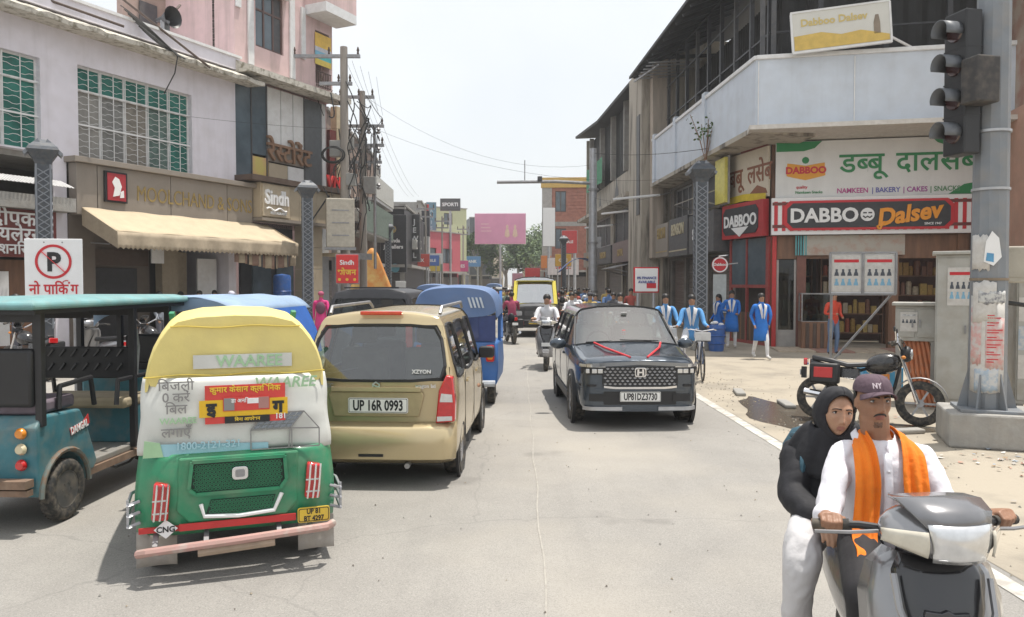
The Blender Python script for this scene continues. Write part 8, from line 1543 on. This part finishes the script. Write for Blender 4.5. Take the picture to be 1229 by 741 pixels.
for SH, EL, WR, HA, s in ((SHR, ELR, WRR, HAR, 1), (SHL, ELL, WRL, HAL, -1)):
    limb(b, [SH * .9 + V((0, -.03, .11)), SH, EL, WR], [.04, .04, .030, .025]); hand(b, WR, HA, (0, -.25, 1), STEER.to_3x3() @ V((-s * .95, .3, 0)), 1.0, .95)
    limb(b, [V((s * .09, -.26, .80)), V((s * .17, .13, .72)), V((s * .16, .10, .36))], [.085, .058, .042]); limb(b, [V((s * .16, .10, .36)), V((s * .17, .26, .335))], [.042, .035])
THI = TH.inverted()
def reg(c_):
    p = THI @ c_
    if p.y > .03 and -.081 < p.z < -.058 and abs(p.x) < .023 * (1 - ((p.z + .069) / .016) ** 2 * .6): return 1
    if p.y > -.02 and p.z < -.052 and p.z > -.125 and (p.z < -.094 and abs(p.x) < .021) and NZ.noise(p * 160) > -.1: return 2
    return 0
union('body', b, [FSK, LIP, STB], ri, .0042, 2, region=reg)
onf = face_parts(ri, TH, 1.25)
mo = B()
for s in (-1, 1): mo.tube([TH @ p for p in curve([onf(0.001 * s, -.0525, .001), onf(s * .014, -.0535, .0015), onf(s * .026, -.061, .0015), onf(s * .029, -.068, .001)], 4)], .003, 6, rs=[.0042, .0046, .0048, .0046, .0044, .004, .0038, .0035, .003, .0026, .002, .0016, .001])
mo.build('moustache', hairm, ri); ge = B(); ge.tube([TH @ p for p in curve([onf(-.016, -.100, .001), onf(-.006, -.106, .002), onf(.006, -.106, .002), onf(.016, -.100, .001)], 3)], .0055, 6); ge.build('beard', STB, ri)
hb = B(); hb.loft([[TH @ (V((x * .079, y * .100 - .006, z))) for x, y in [(math.cos(a), math.sin(a)) for a in [PI * 1.01 + PI * .98 * i / 16 for i in range(17)]]] for z in (-.04, -.02, .03, .06)], closed=False); hb.build('hair', hairm, ri, 60, thick=.008)
def capf(u, v):
    a = 2 * PI * u; p = PI / 2 * v; return tuple(TH @ V((.0865 * math.sin(a) * math.cos(p) ** .55, (.108 * math.cos(a) - .004) * math.cos(p) ** .55 if True else 0, .054 + .080 * math.sin(p) ** 1.15 - .010 * math.cos(a) * (1 - v))))
cp = B().grid(capf, 48, 16).build('cap', capm, ri, 60, thick=.003)
def brim(u, v):
    a = R(-68 + 136 * u); r_ = 1 + .62 * v * math.cos(a * 1.05) ** .8; return tuple(TH @ V((.0875 * math.sin(a) * (1 + .06 * v), .106 * math.cos(a) * r_, .056 - .004 * v - .25 * (math.sin(a) * .0875) ** 2 / .0875 * (1 + 1.2 * v))))
B().grid(brim, 32, 8).build('brim', capm, cp, 60, thick=.004); 
for k in range(6): B().tube([capf(k / 6 + .0, j / 8) for j in range(8)], .0012, 4).build('seam', abaya, cp)
B().ball(TH @ V((0, -.004, .128)), (.008, .008, .004), 8, 6).build('button', capm, cp)
tt = text('cap_lettering', 'NY', .038, C('cap_thread', (.55, .48, .52), .8), cp, (0, 0, 0), ext=.0015, off=.02); tt.matrix_local = TH @ MX.Translation((.030, .112, .074)) @ MX.Rotation(R(180 + 16), 4, 'Z') @ MX.Rotation(R(78), 4, 'X'); 
# shirt: torso, sleeves, collar, placket
def tor(z, rx, ry, cx=0, cy=-.28, n=24): return [V((cx + rx * math.copysign(abs(math.cos(a)) ** .85, math.cos(a)), cy + ry * math.copysign(abs(math.sin(a)) ** .9, math.sin(a)), z)) for a in [2 * PI * i / n for i in range(n)]]
b = B(); b.loft([tor(.76, .16, .145), tor(.86, .152, .142), tor(.98, .148, .135), tor(1.08, .156, .132), tor(1.15, .158, .115), tor(1.20, .118, .086, .005), tor(1.235, .075, .068, .01, -.285)])
for SH, EL, WR, s in ((SHR, ELR, WRR, 1), (SHL, ELL, WRL, -1)):
    c_ = curve([V((s * .10, -.285, 1.145)), SH + V((0, 0, -.01)), (SH + EL) / 2 + V((s * .012, -.01, -.008)), EL + V((s * .006, -.012, -.008)), (EL + WR) / 2 + V((0, -.01, -.012)), EL.lerp(WR, .80)], 4); limb(b, c_, [.064 - .018 * min(1, k / (len(c_) * .75)) + .003 * math.sin(k * 1.9) for k in range(len(c_))], 16)
sh_ = union('shirt', b, shirt_w, ri, .008, 3, wr=.011, seed=3, ws=11)
for s in (-1, 1):
    B().grid(lambda u, v: tuple(V((.018 + s * (.012 + .062 * math.sin(u * PI * .62)), -.205 - .125 * u ** 1.2 + .004, 1.215 + .055 * u ** .8 + .0 - .045 * v * (1 - .5 * u))) + V((s * .022 * v, .022 * v * (1 - u), 0))), 10, 4).build('collar', shirt_w, sh_, 60, thick=.005)
    B().lathe([(.0, 0), (.0, 0)], 4) if 0 else None
for k in range(3): B().ball((.012, -.124 + .0 * k, 1.13 - .085 * k), .006, 8, 6).build('button', C('button_pearl', (.5, .5, .52), .3), sh_)
B().grid(lambda u, v: (.012 + .034 * (u - .5), -.126 - .035 * max(0, (v - .75)) * 3 + .004 * math.sin(v * 14), .88 + .32 * v), 3, 10).build('placket', shirt_w, sh_, 60, thick=.005)
B().prism([(-.018, 1.215), (.05, 1.215), (.018, 1.14)], -.155, -.146).build('neck_opening', FSK, sh_, 0) if 0 else None
# scarf: round the neck, two long ends
def ribbon(path, width, nrm, folds=2.5, amp=.0055, seed=0):
    P = curve(path, 6); N_ = len(P)
    def f(u, v):
        q_ = v * (N_ - 1); i = min(N_ - 2, int(q_)); p = P[i].lerp(P[i + 1], q_ - i); d = (P[min(i + 1, N_ - 1)] - P[max(i - 1, 0)]).normalized(); n_ = V(nrm(v)).normalized(); s = d.cross(n_).normalized(); w_ = width(v); return tuple(p + s * (u - .5) * w_ + n_ * (amp * math.sin(u * folds * 2 * PI + seed + v * 2.5) + amp * .7 * math.sin(u * folds * 4.4 + v * 7) + .006))
    return B().grid(f, 28, N_ * 2)
sc_ = thing('scarf', 'long orange scarf hanging down the rider in white', 'scarf', (SC[0], SC[1], 0), SA_); 
for s in (-1, 1):
    pth = [(.0, -.385, 1.235), (s * .065, -.345, 1.25), (s * .088, -.255, 1.238), (s * .092, -.175, 1.195), (s * .092, -.128, 1.09), (s * .100, -.112, .97)] + ([(.12, -.06, .87), (.13, .06, .84), (.15, .10, .76), (.155, .115, .62)] if s > 0 else [(-.10, -.07, .88), (-.06, .10, .85), (-.05, .14, .80)])
    ribbon([V(p) for p in pth], lambda v: .066 + .022 * min(1, v * 2.2) + .018 * v, lambda v, s=s: (s * (.6 - .6 * min(1, v * 2)), -.9 + 2.4 * min(1, v * 1.9), .55 - .4 * min(1, v * 2)), seed=s).build('cloth_end', scarf_o, sc_, 80, thick=.004)
b = B()
for s in (-1, 1): 
    c_ = curve([V((s * .07, -.30, .80)), V((s * .12, -.10, .80)), V((s * .172, .14, .735)), V((s * .175, .165, .66)), V((s * .165, .11, .38))], 4); limb(b, c_, [.10 - .045 * k / len(c_) for k in range(len(c_))], 16)
b.loft([tor(.74, .155, .14, 0, -.30), tor(.90, .15, .13, 0, -.30)]); union('trousers', b, trb, ri, .010, 3, wr=.007, seed=9, ws=7)
# ---- pillion
pi_ = thing('person', 'woman in black abaya and headscarf with white trousers sitting behind the scooter rider', 'person', (SC[0], SC[1], 0), SA_); pi_['skin_mat'] = 'skin_fair'
TP = MX.Translation((.115, -.56, 1.30)) @ MX.Rotation(R(8), 4, 'Z') @ MX.Rotation(R(-5), 4, 'Y') @ MX.Scale(.90, 4)
b = B(); head(b, TP, 1); limb(b, [(.10, -.68, 1.04), (.11, -.61, 1.22)], [.08, .052]); b.loft([tor(.80, .14, .12, .08, -.68, 16), tor(1.0, .14, .11, .09, -.69, 16), tor(1.1, .12, .09, .1, -.68, 16)])
for s, SH, EL, WR, HA in ((1, V((.27, -.66, 1.07)), V((.31, -.54, .91)), V((.25, -.36, .86)), V((.23, -.285, .85))), (-1, V((-.07, -.68, 1.07)), V((-.2, -.5, .92)), V((-.19, -.40, .90)), V((-.17, -.34, .90)))):
    limb(b, [SH * .85 + V((.02, -.1, .15)), SH, EL, WR], [.05, .048, .038, .024]); hand(b, WR, HA, (0, -.1, 1), (-s, .15, 0), .55, .9)
    limb(b, [V((.06 + s * .08, -.62, .80)), V((.10 + s * .22, -.28, .70)), V((.10 + s * .22, -.30, .34))], [.08, .052, .038]); limb(b, [V((.10 + s * .22, -.30, .34)), V((.10 + s * .22, -.16, .31))], [.038, .03])
TPI = TP.inverted()
def reg2(c_):
    p = TPI @ c_; return 1 if p.y > .03 and -.080 < p.z < -.059 and abs(p.x) < .021 * (1 - ((p.z + .069) / .016) ** 2 * .6) else 0
union('body', b, [FSK2, LIP2], pi_, .0045, 2, region=reg2); face_parts(pi_, TP, .95, 1)
def hij(u, v):
    """headscarf: opening round the face, falling to the shoulders"""
    a = 2 * PI * u; ca_, sa_ = math.cos(a), math.sin(a)
    st = [((.066, .040, .090), .085), ((.082, .015, .112), .070), ((.098, -.03, .128), .03), ((.098, -.075, .120), -.03), ((.06, -.105, .07), -.08), ((.01, -.112, .02), -.105)]
    f = v * (len(st) - 1); i = min(len(st) - 2, int(f)); t_ = f - i; (rx0, _, rz0), y0 = st[i]; (rx1, _, rz1), y1 = st[i + 1]; rx, rz, y = rx0 + (rx1 - rx0) * t_, rz0 + (rz1 - rz0) * t_, y0 + (y1 - y0) * t_
    return tuple(TP @ V((rx * sa_ * (1 + .02 * math.sin(a * 7 + v * 5)), y - .03 * (1 - v) * abs(sa_) - (.015 if ca_ < 0 else 0), .008 + rz * ca_ * (1.0 if ca_ > 0 else 1.34 - .2 * v))))
B().grid(hij, 48, 20).build('headscarf', abaya, pi_, 70, thick=.008)
b = B(); b.loft([tor(.72, .20, .19, .09, -.64), tor(.85, .195, .175, .09, -.65), tor(1.0, .19, .15, .09, -.67), tor(1.09, .185, .13, .10, -.67), tor(1.13, .15, .10, .105, -.66), tor(1.165, .095, .085, .11, -.63), tor(1.19, .075, .075, .113, -.61)])
for SH, EL, WR, s in ((V((.265, -.66, 1.075)), V((.305, -.54, .915)), V((.262, -.39, .87)), 1), (V((-.075, -.67, 1.075)), V((-.19, -.5, .92)), V((-.19, -.42, .90)), -1)):
    c_ = curve([V((.10 + s * .09, -.67, 1.06)), SH, (SH + EL) / 2, EL, WR], 4); limb(b, c_, [.09 - .03 * k / len(c_) for k in range(len(c_))], 14)
ab = union('abaya', b, abaya, pi_, .010, 3, wr=.010, seed=5, ws=8)
b = B()
for s in (-1, 1):
    c_ = curve([V((.07 + s * .08, -.62, .80)), V((.06 + s * .19, -.42, .80)), V((.10 + s * .22, -.26, .715)), V((.10 + s * .235, -.25, .62)), V((.10 + s * .225, -.30, .36))], 4); limb(b, c_, [.095 - .035 * k / len(c_) for k in range(len(c_))], 16)
union('trousers', b, trw, pi_, .010, 3, wr=.015, seed=2, ws=10)
def drape(u, v):
    a = 2 * PI * u; w_ = .10 + .125 * v ** .8; fold = 1 + .05 * v * math.sin(a * 9 + 3 * v) + .03 * v * math.sin(a * 17)
    return (.112 + w_ * 1.0 * math.cos(a) * fold, -.605 - .05 * v + (.085 + .075 * v) * math.sin(a) * fold, 1.235 - .20 * v ** 1.5 - .05 * v * max(0, math.sin(a)) + .012 * math.sin(a * 5 + 2))
B().grid(drape, 80, 14).build('headscarf_drape', abaya, pi_, 70, thick=.006)
bg = thing('backpack', 'dark teal backpack on the back of the woman in black', 'bag', (SC[0], SC[1], 0), SA_); tealb = C('bag_teal', (.03, .085, .12), .75, var=.2, scale=8, bump=.3, bscale=40)
B().loft([tor(z, rx, ry, .13, -.88, 20) for z, rx, ry in ((.78, .10, .06), (.80, .16, .095), (.95, .175, .11), (1.08, .165, .10), (1.16, .12, .07), (1.18, .06, .04))]).build('main_pouch', tealb, bg, 60); B().loft([tor(z, rx, ry, .13, -.98, 16) for z, rx, ry in ((.82, .10, .03), (.86, .13, .045), (.98, .12, .04), (1.0, .08, .02))]).build('pocket', C('bag_dark', (.02, .03, .04), .7), bg, 60)
for s in (-1, 1): B().tube(curve([V((.13 + s * .13, -.82, 1.14)), V((.11 + s * .15, -.68, 1.155)), V((.11 + s * .155, -.54, 1.05)), V((.12 + s * .17, -.60, .88)), V((.13 + s * .15, -.84, .84))], 4), .014, 6).build('strap', tealb, bg)
